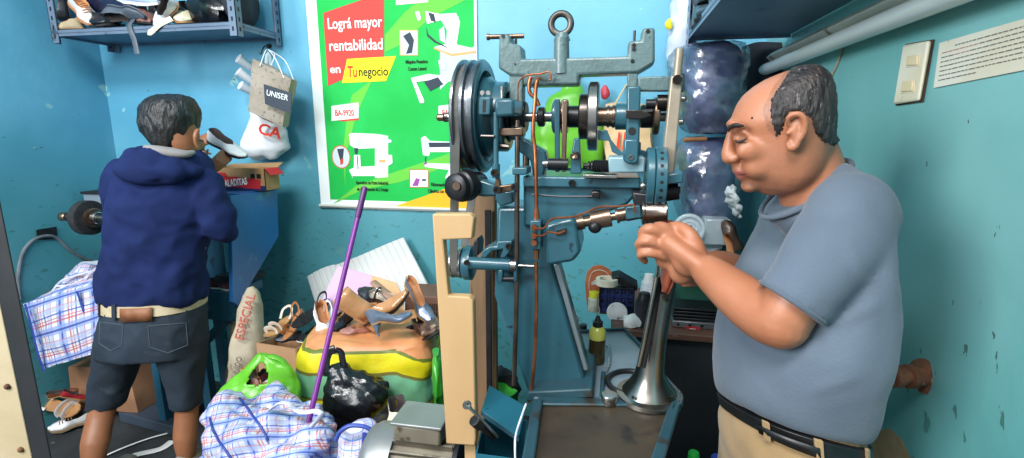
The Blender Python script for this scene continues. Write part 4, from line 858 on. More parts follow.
# box of crackers on the bench
m_kraft = M('kraft_card', '#b38b5e', rough=.7, c2='#a67d52', scale=8, bump=.04); m_kraftd = M('kraft_card_dark', '#8d6a48', rough=.75, c2='#7f5d3d', scale=8); m_bred = M('box_red', '#c0262c', rough=.5); m_bnavy = M('box_navy', '#252a55', rough=.5)
Yb = 2.08; p0 = PY(213, 192, Yb); p1 = PY(266, 189, Yb); p2 = PY(266, 168.5, Yb); z0 = zt + .001; z1 = p2.z
t = thing('cracker_box', 'printed brown cardboard cracker box with red lettering on the blue bench', 'box', ((p0.x + p1.x) / 2, Yb + .05, z0))
bm = BM(); box(bm, (p0.x, Yb, z0), (p1.x, Yb + .003, z1)); box(bm, (p0.x, Yb + .1, z0), (p1.x, Yb + .103, z1)); box(bm, (p0.x, Yb, z0), (p0.x + .003, Yb + .1, z1)); box(bm, (p1.x - .003, Yb, z0), (p1.x, Yb + .1, z1)); box(bm, (p0.x, Yb, z0), (p1.x, Yb + .1, z0 + .003)); obj('carton', bm, m_kraft, t)
W_ = p1.x - p0.x; H_ = z1 - z0
bx = lambda u, v, d=.001: V((p0.x + W_ * u, Yb - d, z0 + H_ * v))
for nm, pts, m, d in (('navy_print', [(.0, .0), (1, .0), (1, .22), (.55, .3), (0, .5)], m_bnavy, .0006), ('red_print', [(.0, .2), (.9, .08), (.92, .5), (.5, .62), (0, .62)], m_bred, .001), ('red_print', [(.1, .6), (.32, .6), (.28, .78), (.14, .8)], m_bred, .001), ('black_print', [(.74, .55), (.82, .55), (.82, .75), (.74, .75)], m_ink, .001), ('black_print', [(.85, .55), (.93, .55), (.93, .75), (.85, .75)], m_ink, .001)):
    obj(nm, prism(BM(), [bx(u, v, d) for u, v in pts], (0, .0004, 0)), m, t, smooth=False)
me = text_mesh('SALADITAS', H_ * .42, basis(bx(.2, .14, .0016), V((1, 0, .12)), (0, 0, 1)), sx=.62 * W_ / (H_ * 2.75), shear=.15, bold=.0012); obj('lettering', me, m_white, t, smooth=False)
for pts in ([V((p1.x, Yb, z1)), V((p1.x, Yb + .1, z1)), V((p1.x + .03, Yb + .1, z1 - .03)), V((p1.x + .03, Yb, z1 - .03))], [V((p0.x, Yb + .1, z1)), V((p1.x, Yb + .1, z1)), V((p1.x, Yb + .14, z1 + .02)), V((p0.x, Yb + .13, z1 + .01))]):
    obj('flap', prism(BM(), pts, (0, .001, -.002)), m_bred if pts[0].x == p1.x else m_kraft, t, smooth=False)
# cable held by black tape on the left wall
q_ = lambda x, y, o=.006: PX(x, y, XB + o)
bm = BM(); prism(bm, [q_(36, 230, .004), q_(56, 226.5, .004), q_(57, 239, .004), q_(37, 240, .004)], (.004, 0, 0)); subdivide(bm, 2); crumple(bm, .002, 40, 1); o = obj('tape', bm, m_blk, origin=q_(46, 233, .004)); tag(o, 'black tape strip holding the cable to the left wall', 'tape')
bm = BM(); tube(bm, [q_(20, 300), q_(18, 280), q_(22, 255), q_(32, 241), q_(45, 236, .012), q_(57, 238), q_(70, 250), q_(88, 260), q_(103, 264)], .008, n=8); o = obj('cable', bm, M('grey_cable', '#6d747a', rough=.6, c2='#596066', scale=20), origin=q_(45, 236)); tag(o, 'grey cable looped over the taped wall clip at left', 'cable')

# ================================================================== plaid bags, cartons and shoes on the floor at left
m_pl1 = plaid('plaid_woven', 7, 7)
fl_ = lambda x, y, z=0.: PZ(x, y, z)
t = thing('carton', 'brown cardboard carton squashed under the plaid bag at left', 'box', CF(110, 390, 2.28))
bm = BM(); bag_box(bm, V((-2.74, 1.9, .062)), V((-2.36, 1.93, .062)), V((-2.38, 1.93, .31)), V((-2.72, 1.9, .3)), V((0, .2, 0)), .0, 5, 3); crumple(bm, .012, 5, 3)
for v in bm.verts: v.co.z = max(v.co.z, .062)
obj('carton_body', bm, M('carton_brown', '#a5795a', rough=.75, c2='#8d6549', scale=5, bump=.1, bs=12), t); bm = BM(); box(bm, (-2.45, 1.925, .335), (-2.4, 2.15, .34)); obj('tape_strip', bm, m_kraftd, t)
t = thing('plaid_bag', 'big blue and red plaid woven bag resting on the carton behind the worker', 'bag', CF(70, 350, 2.3))
A = [CF(x, y, F) for x, y, F in ((44, 370, 2.24), (104, 350, 2.2), (104, 279, 2.22), (23, 304, 2.26))]
bm = BM(); bag_box(bm, A[0], A[1], A[2], A[3], FH * .2 + V((.02, 0, .02)), .02, 16, 8); crumple(bm, .012, 7, 2); obj('cloth', bm, m_pl1, t)
for P in (((25, 304), (31, 325), (37, 350), (44, 371)), ((77, 291), (84, 312), (92, 335), (97, 352))): bm = BM(); tube(bm, [CF(x, y, 2.215) for x, y in P], .008, n=6, flat=.4); obj('trim', bm, m_trim, t)
t = thing('plaid_bag', 'smaller plaid bag tied with cord on top of the big plaid bag', 'bag', CF(85, 285, 2.42))
rows = lerp_rows([(78, 264, 104, 262, 2.42, .05), (66, 272, 112, 270, 2.42, .1), (58, 283, 114, 279, 2.42, .11), (54, 293, 114, 283, 2.42, .1)], 3)
bm = rowloftF(BM(), rows, n=30, uv=True); crumple(bm, .02, 11, 6, True); obj('cloth', bm, plaid('plaid_woven_small', 14, 4), t)
for P in (((48, 298), (60, 282), (75, 276), (96, 270)), ((56, 286), (70, 285), (85, 278), (96, 268)), ((74, 289), (82, 285), (90, 272))): bm = BM(); tube(bm, [CF(x, y, 2.3) for x, y in P], .005, n=6); obj('cord', bm, m_handle, t)
g_fl = 'shoes strewn on the floor at left'
o = make_shoe('shoe', 'large white sneaker with worn tan sole on the floor beside the bare leg', 'shoe', l_wht, m_lin_dark, M('sole_worn', '#a08a70', rough=.7, c2='#8a745c', scale=30), L=.27, W=.1, hr=.08, kind='sneaker', group=g_fl, th=.016); orient(o, fl_(98, 423, .01) + V((0, .0, .03)), fl_(50, 431, .02), V((.0, -.45, 1)))
o = make_shoe('sandal', 'white strapped sandal leaning on the white sneaker', 'shoe', l_wht, m_lin_tan, m_sole_tan, kind='sandal', L=.23, heel=.02, group=g_fl); orient(o, fl_(46, 405, .1), fl_(80, 412, .1), V((-.2, -.7, 1)))
o = make_shoe('shoe', 'brown flat shoe lying behind the white sandal', 'shoe', l_brown, m_lin_dark, m_sole_tan, L=.22, group=g_fl); orient(o, fl_(48, 398, .16), fl_(75, 391, .17), V((0, -.4, 1)))
o = make_shoe('shoe', 'red flat shoe half under the cardboard carton', 'shoe', leather('red', '#a52733', '#8a1d28'), m_lin_dark, m_sole_tan, L=.2, group=g_fl); orient(o, fl_(60, 396, .2), fl_(80, 398, .16), V((0, -.3, 1)))
o = make_shoe('shoe', 'worn brown shoe in front of the cardboard carton', 'shoe', l_pink, m_lin_dark, m_sole_tan, L=.2, group=g_fl); orient(o, fl_(72, 408, .06), fl_(92, 404, .06), V((0, -.4, 1)))
bm = BM(); P = [fl_(x, y, .012) for x, y in ((100, 458), (125, 447), (150, 438), (172, 432), (196, 425))]; tube(bm, P, .006, n=6, flat=.4); o = obj('strip', bm, m_sole_wht, origin=P[2]); tag(o, 'thin white trimming strip lying on the dark floor', 'strip')
bm = BM(); P = [fl_(x, y, .006) for x, y in ((118, 464), (135, 455), (160, 449), (172, 441))]; tube(bm, P, .02, n=8, flat=.15); o = obj('strip', bm, m_sole_wht, origin=P[2]); tag(o, 'wide curled white trimming strip lying between the worker\'s feet', 'strip')

# ================================================================== bags hanging on the back wall behind the stitching machine
t = thing('hanging_plastic_bag', 'bright green plastic bag hanging on the wall behind the machine shaft', 'bag', PY(572, 168, 2.3))
rows = lerp_rows([(568, 80, 578, 80, 2.33, .02), (556, 92, 588, 94, 2.32, .04), (540, 112, 600, 112, 2.31, .06), (530, 135, 606, 135, 2.31, .07), (528, 155, 606, 155, 2.31, .07), (535, 168, 600, 168, 2.31, .05)], 5); bm = rowloftF(BM(), rows, n=44); crumple(bm, .014, 9, 3, True); obj('film', bm, M('green_film', '#69b52f', rough=.35, c2='#589f25', scale=7, bump=.35, bs=14), t)
bm = BM(); tube(bm, [CF(573, 84, 2.33), CF(578, 70, 2.36), PY(580, 66, YB - .004)], .006, n=8); obj('tie', bm, MATS['green_film'], t)
t = thing('hanging_paper_bag', 'beige paper bag with red stripes hanging behind the machine drum', 'bag', PY(628, 168, 2.3))
bm = BM(); bag_box(bm, PY(605, 164, 2.26), PY(650, 164, 2.26), PY(652, 106, 2.28), PY(606, 104, 2.28), V((0, .08, 0)), .012, 10, 5); crumple(bm, .008, 9, 4, True); obj('paper', bm, M('beige_paper', '#d3b78d', rough=.7, c2='#c3a678', scale=8, bump=.1, bs=12), t)
for x in (616, 622, 628): bm = prism(BM(), [PY(x, 150, 2.236), PY(x + 3, 150, 2.236), PY(x + 4.5, 132, 2.244), PY(x + 2.5, 132, 2.244)], (0, .002, 0)); obj('stripe', bm, m_inkred, t, smooth=False)
bm = BM(); tube(bm, [PY(614, 106, 2.3), PY(622, 92, 2.36), PY(628, 84, YB - .004), PY(634, 92, 2.36), PY(640, 106, 2.3)], .004, n=6); obj('handle', bm, M('twine', '#cbb184', rough=.8), t)
bm = BM(); ball(bm, PY(605, 92, 2.34), (.02, .014, .034), u=14, v=10); crumple(bm, .008, 30, 3); o = obj('hanging_ribbon', bm, M('ribbon_red', '#c23a4c', rough=.5, c2='#a42c3e', scale=20), origin=PY(605, 92, 2.34)); tag(o, 'small crumpled red ribbon hanging on the wall behind the bright cam disc', 'ribbon')
# ================================================================== the heap between the finishing bench and the stitching machine
m_sack = M('sack_canvas', '#b9ac97', rough=.85, c2='#a2957f', scale=6, c3='#8a7c66', s3=12, t3=.62, bump=.12, bs=60)
t = thing('sack', 'beige canvas sack with red capital letters leaning beside the blue bench', 'sack', CF(243, 372, 2.12))
rows = lerp_rows([(247, 287, 254, 286, 2.14, .015), (240, 298, 260, 297, 2.12, .035), (236, 318, 263, 316, 2.1, .05), (232, 340, 263, 340, 2.08, .055), (228, 362, 262, 362, 2.06, .06), (226, 385, 261, 386, 2.06, .06), (226, 420, 261, 420, 2.06, .06), (228, 460, 260, 460, 2.06, .06)], 4)
bm = rowloftF(BM(), rows, n=36, e=2.4); crumple(bm, .012, 9, 1); obj('canvas', bm, m_sack, t)
a, b = CF(242.5, 341, 2.0), CF(255.5, 295, 2.05); me = text_mesh('ESPECIAL', .056, basis(a, b - a, V((-1, 0, .25))), sx=.88, bold=.0006, ext=.002); obj('lettering', me, M('faded_red', '#b05a4c', rough=.8), t, smooth=False)
a, b = CF(236, 380, 1.97), CF(242, 358, 1.98); me = text_mesh('IUNIDO', .036, basis(a, b - a, V((-1, 0, .2))), sx=.8, ext=.002); obj('lettering', me, M('faded_grey', '#7d7468', rough=.8), t, smooth=False)
t = thing('sack', 'brown folded sack edge behind the lettered canvas sack', 'sack', CF(232, 372, 2.2))
rows = lerp_rows([(232, 318, 240, 316, 2.27, .03), (228, 340, 245, 340, 2.27, .04), (225, 370, 245, 370, 2.27, .045), (225, 440, 245, 440, 2.27, .045)], 3); bm = rowloftF(BM(), rows, n=24); crumple(bm, .01, 10, 8); obj('canvas', bm, M('sack_brown', '#9b8468', rough=.9, c2='#86705a', scale=8), t)
# -- sheets leaning on the wall
m_foam = M('ridged_sheet', '#d7d7d4', rough=.6, c2='#cbcbc8', scale=5)
c = [PY(308, 277, 2.33), PY(404, 238, 2.36), PY(438, 303, 2.3), PY(322, 322, 2.26)]; c[2] += (c[2] - c[1]) * 1.75; c[3] += (c[3] - c[0]) * 2.3
def foam(u, v):
    k = math.sin(u * math.pi * 17); p = (c[0] * (1 - u) + c[1] * u) * (1 - v) + (c[3] * (1 - u) + c[2] * u) * v
    e = V((0, 0, .012 * math.sin(u * 9) * (1 - v) * (1 if u < .3 else .15))); return p + V((0, -.009, .004)) * (1 if abs(k) > .25 else .2) + e
bm = grid(BM(), foam, 136, 3); o = obj('ridged_sheet', bm, m_foam, origin=c[3].copy(), solid=.006, auto=30); tag(o, 'white ridged plastic sheet leaning on the wall behind the heap of shoes', 'sheet')
m_psh = M('pink_board', '#d7a6d2', rough=.6, c2='#dab0d6', scale=3); m_osh = M('orange_patch', '#e8b083', rough=.6, c2='#e3a574', scale=6)
t = thing('board', 'pale pink card with an orange patch standing in front of the ridged sheet', 'board', CF(345, 312, 2.0))
c2_ = [CF(x, y, F) for x, y, F in ((338, 266, 2.1), (372, 276, 2.08), (366, 318, 1.92), (316, 313, 1.94))]; obj('card', prism(BM(), c2_, V((0, .005, 0))), m_psh, t, smooth=False)
c2_ = [CF(x, y, F) for x, y, F in ((372, 276, 2.08), (396, 283, 2.07), (404, 300, 2.0), (402, 320, 1.9), (366, 318, 1.92))]; obj('patch', prism(BM(), c2_, V((0, .005, 0))), m_osh, t, smooth=False)
# -- open carton with sandals
m_cart = M('carton_tan', '#b08765', rough=.75, c2='#a07857', scale=5, bump=.05)
t = thing('carton', 'open brown cardboard carton of sandals beside the lettered sack', 'box', CF(282, 372, 1.95))
F0 = 1.9; a0, a1, a2, a3 = CF(257, 343, F0), CF(296, 349, F0 - .03), CF(316, 340, F0 + .1), CF(275, 336, F0 + .2)
def wall2(p, q2, h=.3):
    n = (q2 - p).cross(UP).normalized() * .004; return prism(BM(), [p - n, q2 - n, q2 + n, p + n], (0, 0, -h))
for p, q2 in ((a0, a1), (a1, a2), (a2, a3), (a3, a0)): obj('side', wall2(p, q2), m_cart, t, smooth=False)
bt = BM(); prism(bt, [p + V((0, 0, -.07)) for p in (a0, a1, a2, a3)], (0, 0, -.005)); obj('inner_floor', bt, m_kraftd, t)
t0 = thing('crate', 'grey plastic storage crate under the cardboard carton of sandals', 'crate', V(((a0.x + a2.x) / 2, (a0.y + a2.y) / 2, 0)))
zc = min(p.z for p in (a0, a1, a2, a3)) - .302; obj('crate_body', box(BM(), (a0.x - .02, a1.y, 0), (a2.x, a3.y, zc)), m_cabd, t0, bevel=.01)
g_c = 'sandals and shoes in the cardboard carton'
def pl2(o, x0, y0, f0, x1, y1, f1, up=(0, -.3, 1)): return orient(o, CF(x0, y0, f0), CF(x1, y1, f1), up)
pl2(make_shoe('sandal', 'beige sandal with pale ankle strap at the left of the carton', 'sandal', leather('bone', '#cdbfae', '#bcae9d', .5), m_lin_tan, m_sole_tan, kind='sandal', L=.19, W=.08, heel=.02, group=g_c), 292, 320, 2.03, 266, 338, 1.88, (-.1, -.55, 1))
pl2(make_shoe('sandal', 'brown leather sandal leaning up in the middle of the carton', 'sandal', leather('cognac', '#a7683a', '#925528'), m_lin_tan, M('sole_cognac', '#b97d50', rough=.5, c2='#a86e42', scale=20), kind='sandal', L=.22, W=.085, heel=.02, group=g_c), 304, 312, 2.0, 285, 341, 1.86, (-.5, -.8, .7))
pl2(make_shoe('slide', 'black rubber slide with white marks standing in the carton', 'sandal', l_blk, m_sole_blk, m_sole_blk, kind='sandal', L=.24, W=.1, group=g_c), 329, 300, 1.95, 293, 328, 1.84, (-.35, -.8, .6))
pl2(make_shoe('slide', 'white slide with a wide strap leaning on the purple broom handle', 'sandal', l_wht, m_sole_wht, m_sole_wht, kind='sandal', L=.2, W=.1, heel=.03, group=g_c), 339, 311, 1.84, 318, 343, 1.74, (-.5, -.7, .6))
pl2(make_shoe('shoe', 'white pump lying on its side left of the purple broom handle', 'shoe', l_wht, m_lin_tan, m_sole_wht, L=.2, hr=.07, W=.09, group=g_c), 318, 308, 1.84, 329, 342, 1.74, (.7, -.7, .2))
pl2(make_shoe('shoe', 'black shoe with round toe peeping out behind the white pump', 'shoe', l_blk, m_lin_dark, m_sole_blk, L=.18, hr=.07, group=g_c), 345, 322, 1.95, 330, 313, 1.86, (0, -.2, 1))
pl2(make_shoe('shoe', 'grey flat shoe deep inside the cardboard carton', 'shoe', l_grey, m_lin_dark, m_sole_blk, L=.19, hr=.05, group=g_c), 302, 338, 1.96, 276, 340, 1.92)
pl2(make_shoe('shoe', 'black trainer lying low in the right corner of the carton', 'shoe', l_blk, m_lin_dark, m_sole_wht, L=.18, hr=.06, group=g_c), 318, 334, 1.94, 302, 341, 1.87)
# -- woven bundle, orange on top, yellow and green bands down its sides
def banded():
    m = M('woven_sack_bands', '#e09a6a', rough=.45, bump=.25, bs=22); nt = m.node_tree; N = nt.nodes; L = nt.links; b = N['Principled BSDF']
    at = N.new('ShaderNodeAttribute'); at.attribute_name = 'band'; r = N.new('ShaderNodeValToRGB'); L.new(at.outputs['Fac'], r.inputs[0]); r.color_ramp.interpolation = 'CONSTANT'
    els = [(0, '#e59a66'), (.2, '#6f7a2c'), (.235, '#efdc1f'), (.46, '#83793a'), (.5, '#7fc096'), (.78, '#83793a'), (.81, '#efdc1f')]
    r.color_ramp.elements[0].color = rgba(els[0][1]); r.color_ramp.elements[1].position = els[1][0]; r.color_ramp.elements[1].color = rgba(els[1][1])
    for p, c_ in els[2:]: e = r.color_ramp.elements.new(p); e.color = rgba(c_)
    n = N.new('ShaderNodeTexNoise'); n.inputs['Scale'].default_value = 30; tc = N.new('ShaderNodeTexCoord'); L.new(tc.outputs['Object'], n.inputs['Vector'])
    x = N.new('ShaderNodeMix'); x.data_type = 'RGBA'; x.blend_type = 'MULTIPLY'; x.inputs[0].default_value = .25; L.new(r.outputs[0], x.inputs[6]); L.new(n.outputs['Color'], x.inputs[7]); L.new(x.outputs[2], b.inputs['Base Color']); return m
rows = lerp_rows(zrows([(336, 414, .785, 1.8, .11), (322, 428, .783, 1.79, .16), (311, 434, .772, 1.78, .18), (304, 437, .745, 1.77, .19), (300, 439, .66, 1.76, .195), (298, 440, .55, 1.76, .195), (296, 441, .4, 1.76, .195), (296, 441, .2, 1.76, .19), (300, 437, .0, 1.76, .18)]), 6)
bm = rowloftF(BM(), rows, n=56, e=3.6); crumple(bm, .012, 7, 2, True); crumple(bm, .004, 20, 3, True)
lay = bm.verts.layers.float.new('band'); zt_ = .762; xr_ = CF(400, 360, 1.58).x
for v in bm.verts:
    if v.co.z < 0: v.co.z = 0
    d = zt_ - v.co.z; k = max(0, v.co.x - xr_ + .02); d -= k * .5 if d > .0 else 0
    v[lay] = min(max(.2 + d * 3.6, 0), 1) if d > -.004 else 0.
t = thing('bundle', 'big stuffed woven sack, orange on top with yellow and green sides', 'sack', CF(370, 590, 1.7)); obj('woven_cloth', bm, banded(), t)
# -- black plastic bag
t = thing('plastic_bag', 'crumpled shiny black plastic bag hanging open in front of the yellow sack', 'bag', CF(355, 440, 1.42))
rows = lerp_rows([(330, 364, 348, 364, 1.51, .02), (324, 373, 374, 375, 1.5, .04), (320, 386, 389, 383, 1.5, .055), (318, 400, 392, 393, 1.49, .06), (320, 413, 384, 406, 1.49, .06), (324, 427, 370, 422, 1.49, .055), (328, 442, 362, 442, 1.49, .05), (332, 570, 364, 570, 1.49, .05)], 5)
bm = rowloftF(BM(), rows, n=52, e=2.1); crumple(bm, .02, 9, 5, True); crumple(bm, .005, 24, 6, True); obj('film', bm, m_bplastic, t, auto=50)
for pts, w_ in ([((327, 376), (326, 362), (329, 352), (335, 349)), .014], [((348, 376), (343, 362), (341, 352), (336, 350)), .012]):
    bm = BM(); tube(bm, [CF(x, y, 1.5) for x, y in pts], w_, n=10, flat=.3); obj('handle', bm, m_bplastic, t)
# -- green carrier bag with shoes
m_gplastic = M('green_plastic_film', '#6cc02f', rough=.28, c2='#5fb026', scale=6, bump=.35, bs=11, trans=.15)
t = thing('plastic_bag', 'bright green plastic carrier bag holding brown shoes', 'bag', CF(260, 420, 1.610))
rows = lerp_rows([(258, 354, 266, 353, 1.52, .01), (250, 362, 280, 361, 1.52, .02), (239, 371, 292, 369, 1.52, .03), (226, 381, 298, 380, 1.52, .04), (216, 392, 301, 391, 1.51, .045), (211, 404, 302, 404, 1.51, .05), (209, 430, 303, 430, 1.51, .05), (214, 480, 300, 480, 1.51, .065), (226, 560, 296, 560, 1.51, .065)], 6)
bm = rowloftF(BM(), rows, n=90, e=2.2); crumple(bm, .007, 10, 7, True)
hole = [(260, 362), (264, 362), (269, 376), (267, 384), (256, 386), (246, 384), (252, 372)]
def inside(x, y, P):
    c_ = False; j = len(P) - 1
    for i in range(len(P)):
        if (P[i][1] > y) != (P[j][1] > y) and x < (P[j][0] - P[i][0]) * (y - P[i][1]) / (P[j][1] - P[i][1]) + P[i][0]: c_ = not c_
        j = i
    return c_
def pix(p):
    d = V(p) - CAM; z = d.dot(FWD); return 512 + FPX * d.dot(RV) / z, 229 - FPX * d.dot(CUP) / z, z
kill = [f for f in bm.faces if (lambda q3: inside(q3[0], q3[1], hole) and (f.calc_center_median() - CAM).dot(FH) < 1.560)(pix(f.calc_center_median()))]
bmesh.ops.delete(bm, geom=kill, context='FACES'); obj('film', bm, m_gplastic, t, solid=.0015)
for pts in (((244, 372), (252, 362), (259, 354.5), (263, 357)), ((265, 357), (272, 356), (283, 361), (291, 370))):
    bm = BM(); tube(bm, [CF(x, y, 1.525) for x, y in pts], .012, n=10, flat=.4); obj('handle', bm, m_gplastic, t)
g_g = 'shoes inside the green plastic bag'
pl2(make_shoe('shoe', 'dusty rose shoe at the top of the green plastic bag', 'shoe', l_pink, m_lin_tan, m_sole_tan, L=.17, hr=.06, group=g_g), 252, 364, 1.550, 259, 386, 1.520, (-.5, -.8, .3))
pl2(make_shoe('shoe', 'dark maroon shoe with pale sole inside the green plastic bag', 'shoe', leather('maroon', '#5b2b33', '#4a2028'), m_lin_dark, m_sole_wht, L=.17, hr=.06, group=g_g), 272, 376, 1.540, 250, 386, 1.530, (0, -.5, 1))
# -- foreground plaid bags
m_pl2 = plaid('plaid_woven_front', 14, 14, '#c9cad3'); m_pl3 = plaid('plaid_woven_side', 16, 8, '#c9cad3')
t = thing('plaid_bag', 'large crumpled blue and white plaid bag in the foreground', 'bag', CF(270, 590, 1.4))
rows = lerp_rows([(238, 396, 262, 396, 1.37, .02), (228, 400, 292, 402, 1.36, .06), (212, 407, 322, 411, 1.34, .1), (203, 416, 336, 422, 1.32, .13), (196, 430, 341, 434, 1.30, .15), (189, 447, 340, 450, 1.29, .16), (185, 470, 339, 470, 1.28, .16), (188, 540, 338, 540, 1.28, .15), (194, 600, 334, 600, 1.28, .14)], 8)
bm = rowloftF(BM(), rows, n=72, e=2.3, uv=False); crumple(bm, .04, 5.5, 9, True); crumple(bm, .013, 12, 4, True)
ul = bm.loops.layers.uv.verify()
for f in bm.faces:
    for lp in f.loops:
        p = lp.vert.co; lp[ul].uv = (p.x * .93 + p.z * .35 + .2 * p.y, p.z * .75 - p.x * .38 + p.y * .75)
for v in bm.verts: v.co.z = max(v.co.z, 0)
from mathutils.bvhtree import BVHTree
bvh = BVHTree.FromBMesh(bm)
def onsurf(x, y, lift=.004):
    h = bvh.ray_cast(CAM, ray(x, y).normalized()); return (h[0] - ray(x, y).normalized() * lift) if h[0] else CF(x, y, 1.25)
def dense(P): return [((P[i][0] * (6 - s_) + P[i + 1][0] * s_) / 6, (P[i][1] * (6 - s_) + P[i + 1][1] * s_) / 6) for i in range(len(P) - 1) for s_ in range(6)] + [P[-1]]
strips = [[onsurf(x, y, .001) for x, y in dense(pts)] for pts in (((239, 397.5), (246, 406), (253, 416), (261, 427), (268, 440)), ((210, 418), (213, 430), (219, 441), (227, 452), (235, 465)))]
obj('cloth', bm, m_pl2, t, auto=60)
for s_ in strips:
    bm = BM(); tube(bm, s_, .0036, n=8, k=1); obj('trim', bm, m_trim, t)
bm = BM(); tube(bm, [CF(x, y, F) for x, y, F in ((270, 410, 1.28), (280, 403, 1.26), (290, 404, 1.25), (296, 410, 1.25), (305, 412, 1.25), (316, 411, 1.25), (321, 414, 1.24), (318, 419, 1.24), (311, 427, 1.23))], .0085, n=8, flat=.45); obj('handle', bm, m_handle, t)
t = thing('plaid_bag', 'rounded end of a plaid bag with navy piping next to the motor', 'bag', CF(355, 590, 1.22))
rows = lerp_rows([(346, 427, 364, 426, 1.24, .02), (340, 431, 373, 431, 1.23, .05), (337, 440, 377, 440, 1.22, .07), (336, 458, 379, 458, 1.21, .08), (336, 500, 380, 500, 1.21, .08), (338, 590, 378, 590, 1.21, .08), (340, 650, 376, 650, 1.21, .08)], 6)
bm = rowloftF(BM(), rows, n=40, uv=True); crumple(bm, .01, 13, 3, True)
for v in bm.verts: v.co.z = max(v.co.z, 0)
obj('cloth', bm, m_pl3, t)
bm = BM(); tube(bm, [CF(x, y, 1.155) for x, y in ((336, 440), (340, 432), (348, 426.5), (357, 425.5), (368, 428), (376, 436))], .006, n=8); obj('piping', bm, m_trim, t); bm = BM(); tube(bm, [CF(x, y, 1.135) for x, y in ((365, 433), (364, 445), (362, 465))], .007, n=8, flat=.4); obj('trim', bm, m_trim, t)
# -- purple broom handle
a, b = CF(365, 187, 1.6), CF(312, 408, 1.3); d = (b - a).normalized(); e = b + d * .04
t = thing('broom_handle', 'purple broom handle leaning across the heap in front of the green poster', 'broom', e)
bm = BM(); cyl(bm, a + d * .1, e, .0078, n=16); obj('stick', bm, M('purple_plastic', '#7d2c8c', rough=.35, c2='#702480', scale=10), t)
bm = lathe(BM(), a, d, [(0, .007), (.003, .0098), (.1, .0098), (.105, .008)], 18); obj('grip', bm, M('purple_dark', '#5a2a66', rough=.4), t)
# -- shoes on top of the woven sack
g_p = 'shoes heaped on the woven sack'
m_patent = leather('patent_tan', '#c89468', '#bb8658', .16, coat=.4)
t = make_shoe('ankle_boot', 'tan patent ankle boot with black sole lying on its side on the woven sack', 'boot', m_patent, m_lin_tan, m_sole_blk, L=.27, W=.095, heel=.045, hr=.085, open_=(.02, .5), group=g_p, hw=.024)
bm = BM(); rs = []
for z, x0, a_, b_ in ((.07, .06, .052, .034), (.11, .055, .05, .034), (.15, .052, .05, .036), (.2, .052, .053, .038), (.225, .054, .055, .04)):
    rs.append([V((x0 + a_ * math.cos(q2), b_ * math.sin(q2), z)) for q2 in [2 * math.pi * k / 24 for k in range(24)]])
rings(bm, rs, cap=False); crumple(bm, .004, 30, 2); obj('shaft', bm, m_patent, t, local=True, solid=.004)
pl2(t, 372, 331, 1.69, 410, 294, 1.67, (-.85, -.25, .1))
pl2(make_shoe('pump', 'silver pump lying on its side in front on the woven sack', 'pump', l_silver, m_lin_tan, m_sole_tan, L=.2, W=.085, heel=.065, hr=.075, toe=.3, group=g_p, hw=.006), 378, 337, 1.57, 413, 316, 1.64, (-.5, -.05, .8))
pl2(make_shoe('pump', 'silver pump standing on its toe against the brown crate', 'pump', l_silver, m_lin_tan, m_sole_tan, L=.245, W=.08, heel=.06, hr=.05, toe=.2, group=g_p, hw=.006), 405, 290, 1.81, 433, 324, 1.71, (.5, -.5, .6))
pl2(make_shoe('buckle_shoe', 'black shoe with a square silver buckle behind the tan ankle boot', 'shoe', l_blk, M('lining_cream', '#c5b7a8', rough=.6), m_sole_blk, kind='buckle', L=.21, hr=.055, open_=(.02, .7), group=g_p), 398, 307, 1.85, 359, 291, 1.89, (.05, -.55, .8))
bm = BM(); a, b = CF(373, 282, 1.9), CF(400, 305, 1.82); tube(bm, [a, (a + b) / 2, b], [.017, .019, .02], n=12, flat=.5, k=2); o = obj('shoe_heel', bm, M('heel_taupe', '#a98672', rough=.35, c2='#967460', scale=12), origin=b); tag(o, 'taupe block heel blank sticking up behind the buckle shoe', 'heel')
pl2(make_shoe('shoe', 'dull pink flat shoe under the shaft of the tan boot', 'shoe', l_pink, m_lin_tan, m_sole_tan, L=.2, hr=.06, group=g_p), 372, 332, 1.71, 342, 333, 1.69)
pl2(make_shoe('shoe', 'black shoe with a gold toe lying left of the tan boot', 'shoe', l_blk, m_lin_dark, m_sole_blk, L=.2, hr=.06, group=g_p), 352, 318, 1.81, 333, 332, 1.71)
l_snake = M('leather_snake', '#6d5445', rough=.4, c2='#3a2b24', scale=60, c3='#9a8371', s3=45, t3=.58, bump=.1)
pl2(make_shoe('shoe', 'snake patterned brown shoe at the right edge of the woven sack', 'shoe', l_snake, m_lin_dark, m_sole_blk, L=.2, hr=.08, W=.09, group=g_p), 424, 338, 1.75, 440, 334, 1.59, (0, -.3, 1))
pl2(make_shoe('shoe', 'black glossy shoe in front of the brown slotted crate', 'shoe', leather('patent_black', '#121214', '#1c1c20', .15), m_lin_dark, m_sole_blk, L=.2, hr=.06, group=g_p), 432, 326, 1.81, 409, 330, 1.75)
m_crate = M('crate_brown', '#7a5548', rough=.6, c2='#6a483c', scale=8)
ca = [CF(x, y, 2.02) for x, y in ((405, 296), (440, 297), (441, 345), (404, 345))]
t = thing('crate', 'brown slotted plastic crate standing behind the silver pump', 'crate', ca[3])
obj('crate_body', prism(BM(), ca, FH * .18), m_crate, t, bevel=.004)
for k in range(11):
    x0 = 417 + k * 2.1
    for y0, y1 in ((304, 311), (312.5, 321)): bm = prism(BM(), [CF(x, y, 2.018) for x, y in ((x0, y0), (x0 + .9, y0), (x0 + .9, y1), (x0, y1))], FH * .001); obj('slot', bm, m_hole, t, smooth=False)
t = thing('plastic_bag', 'green plastic bag bulging out behind the cream plywood guard', 'bag', CF(436, 380, 1.48))
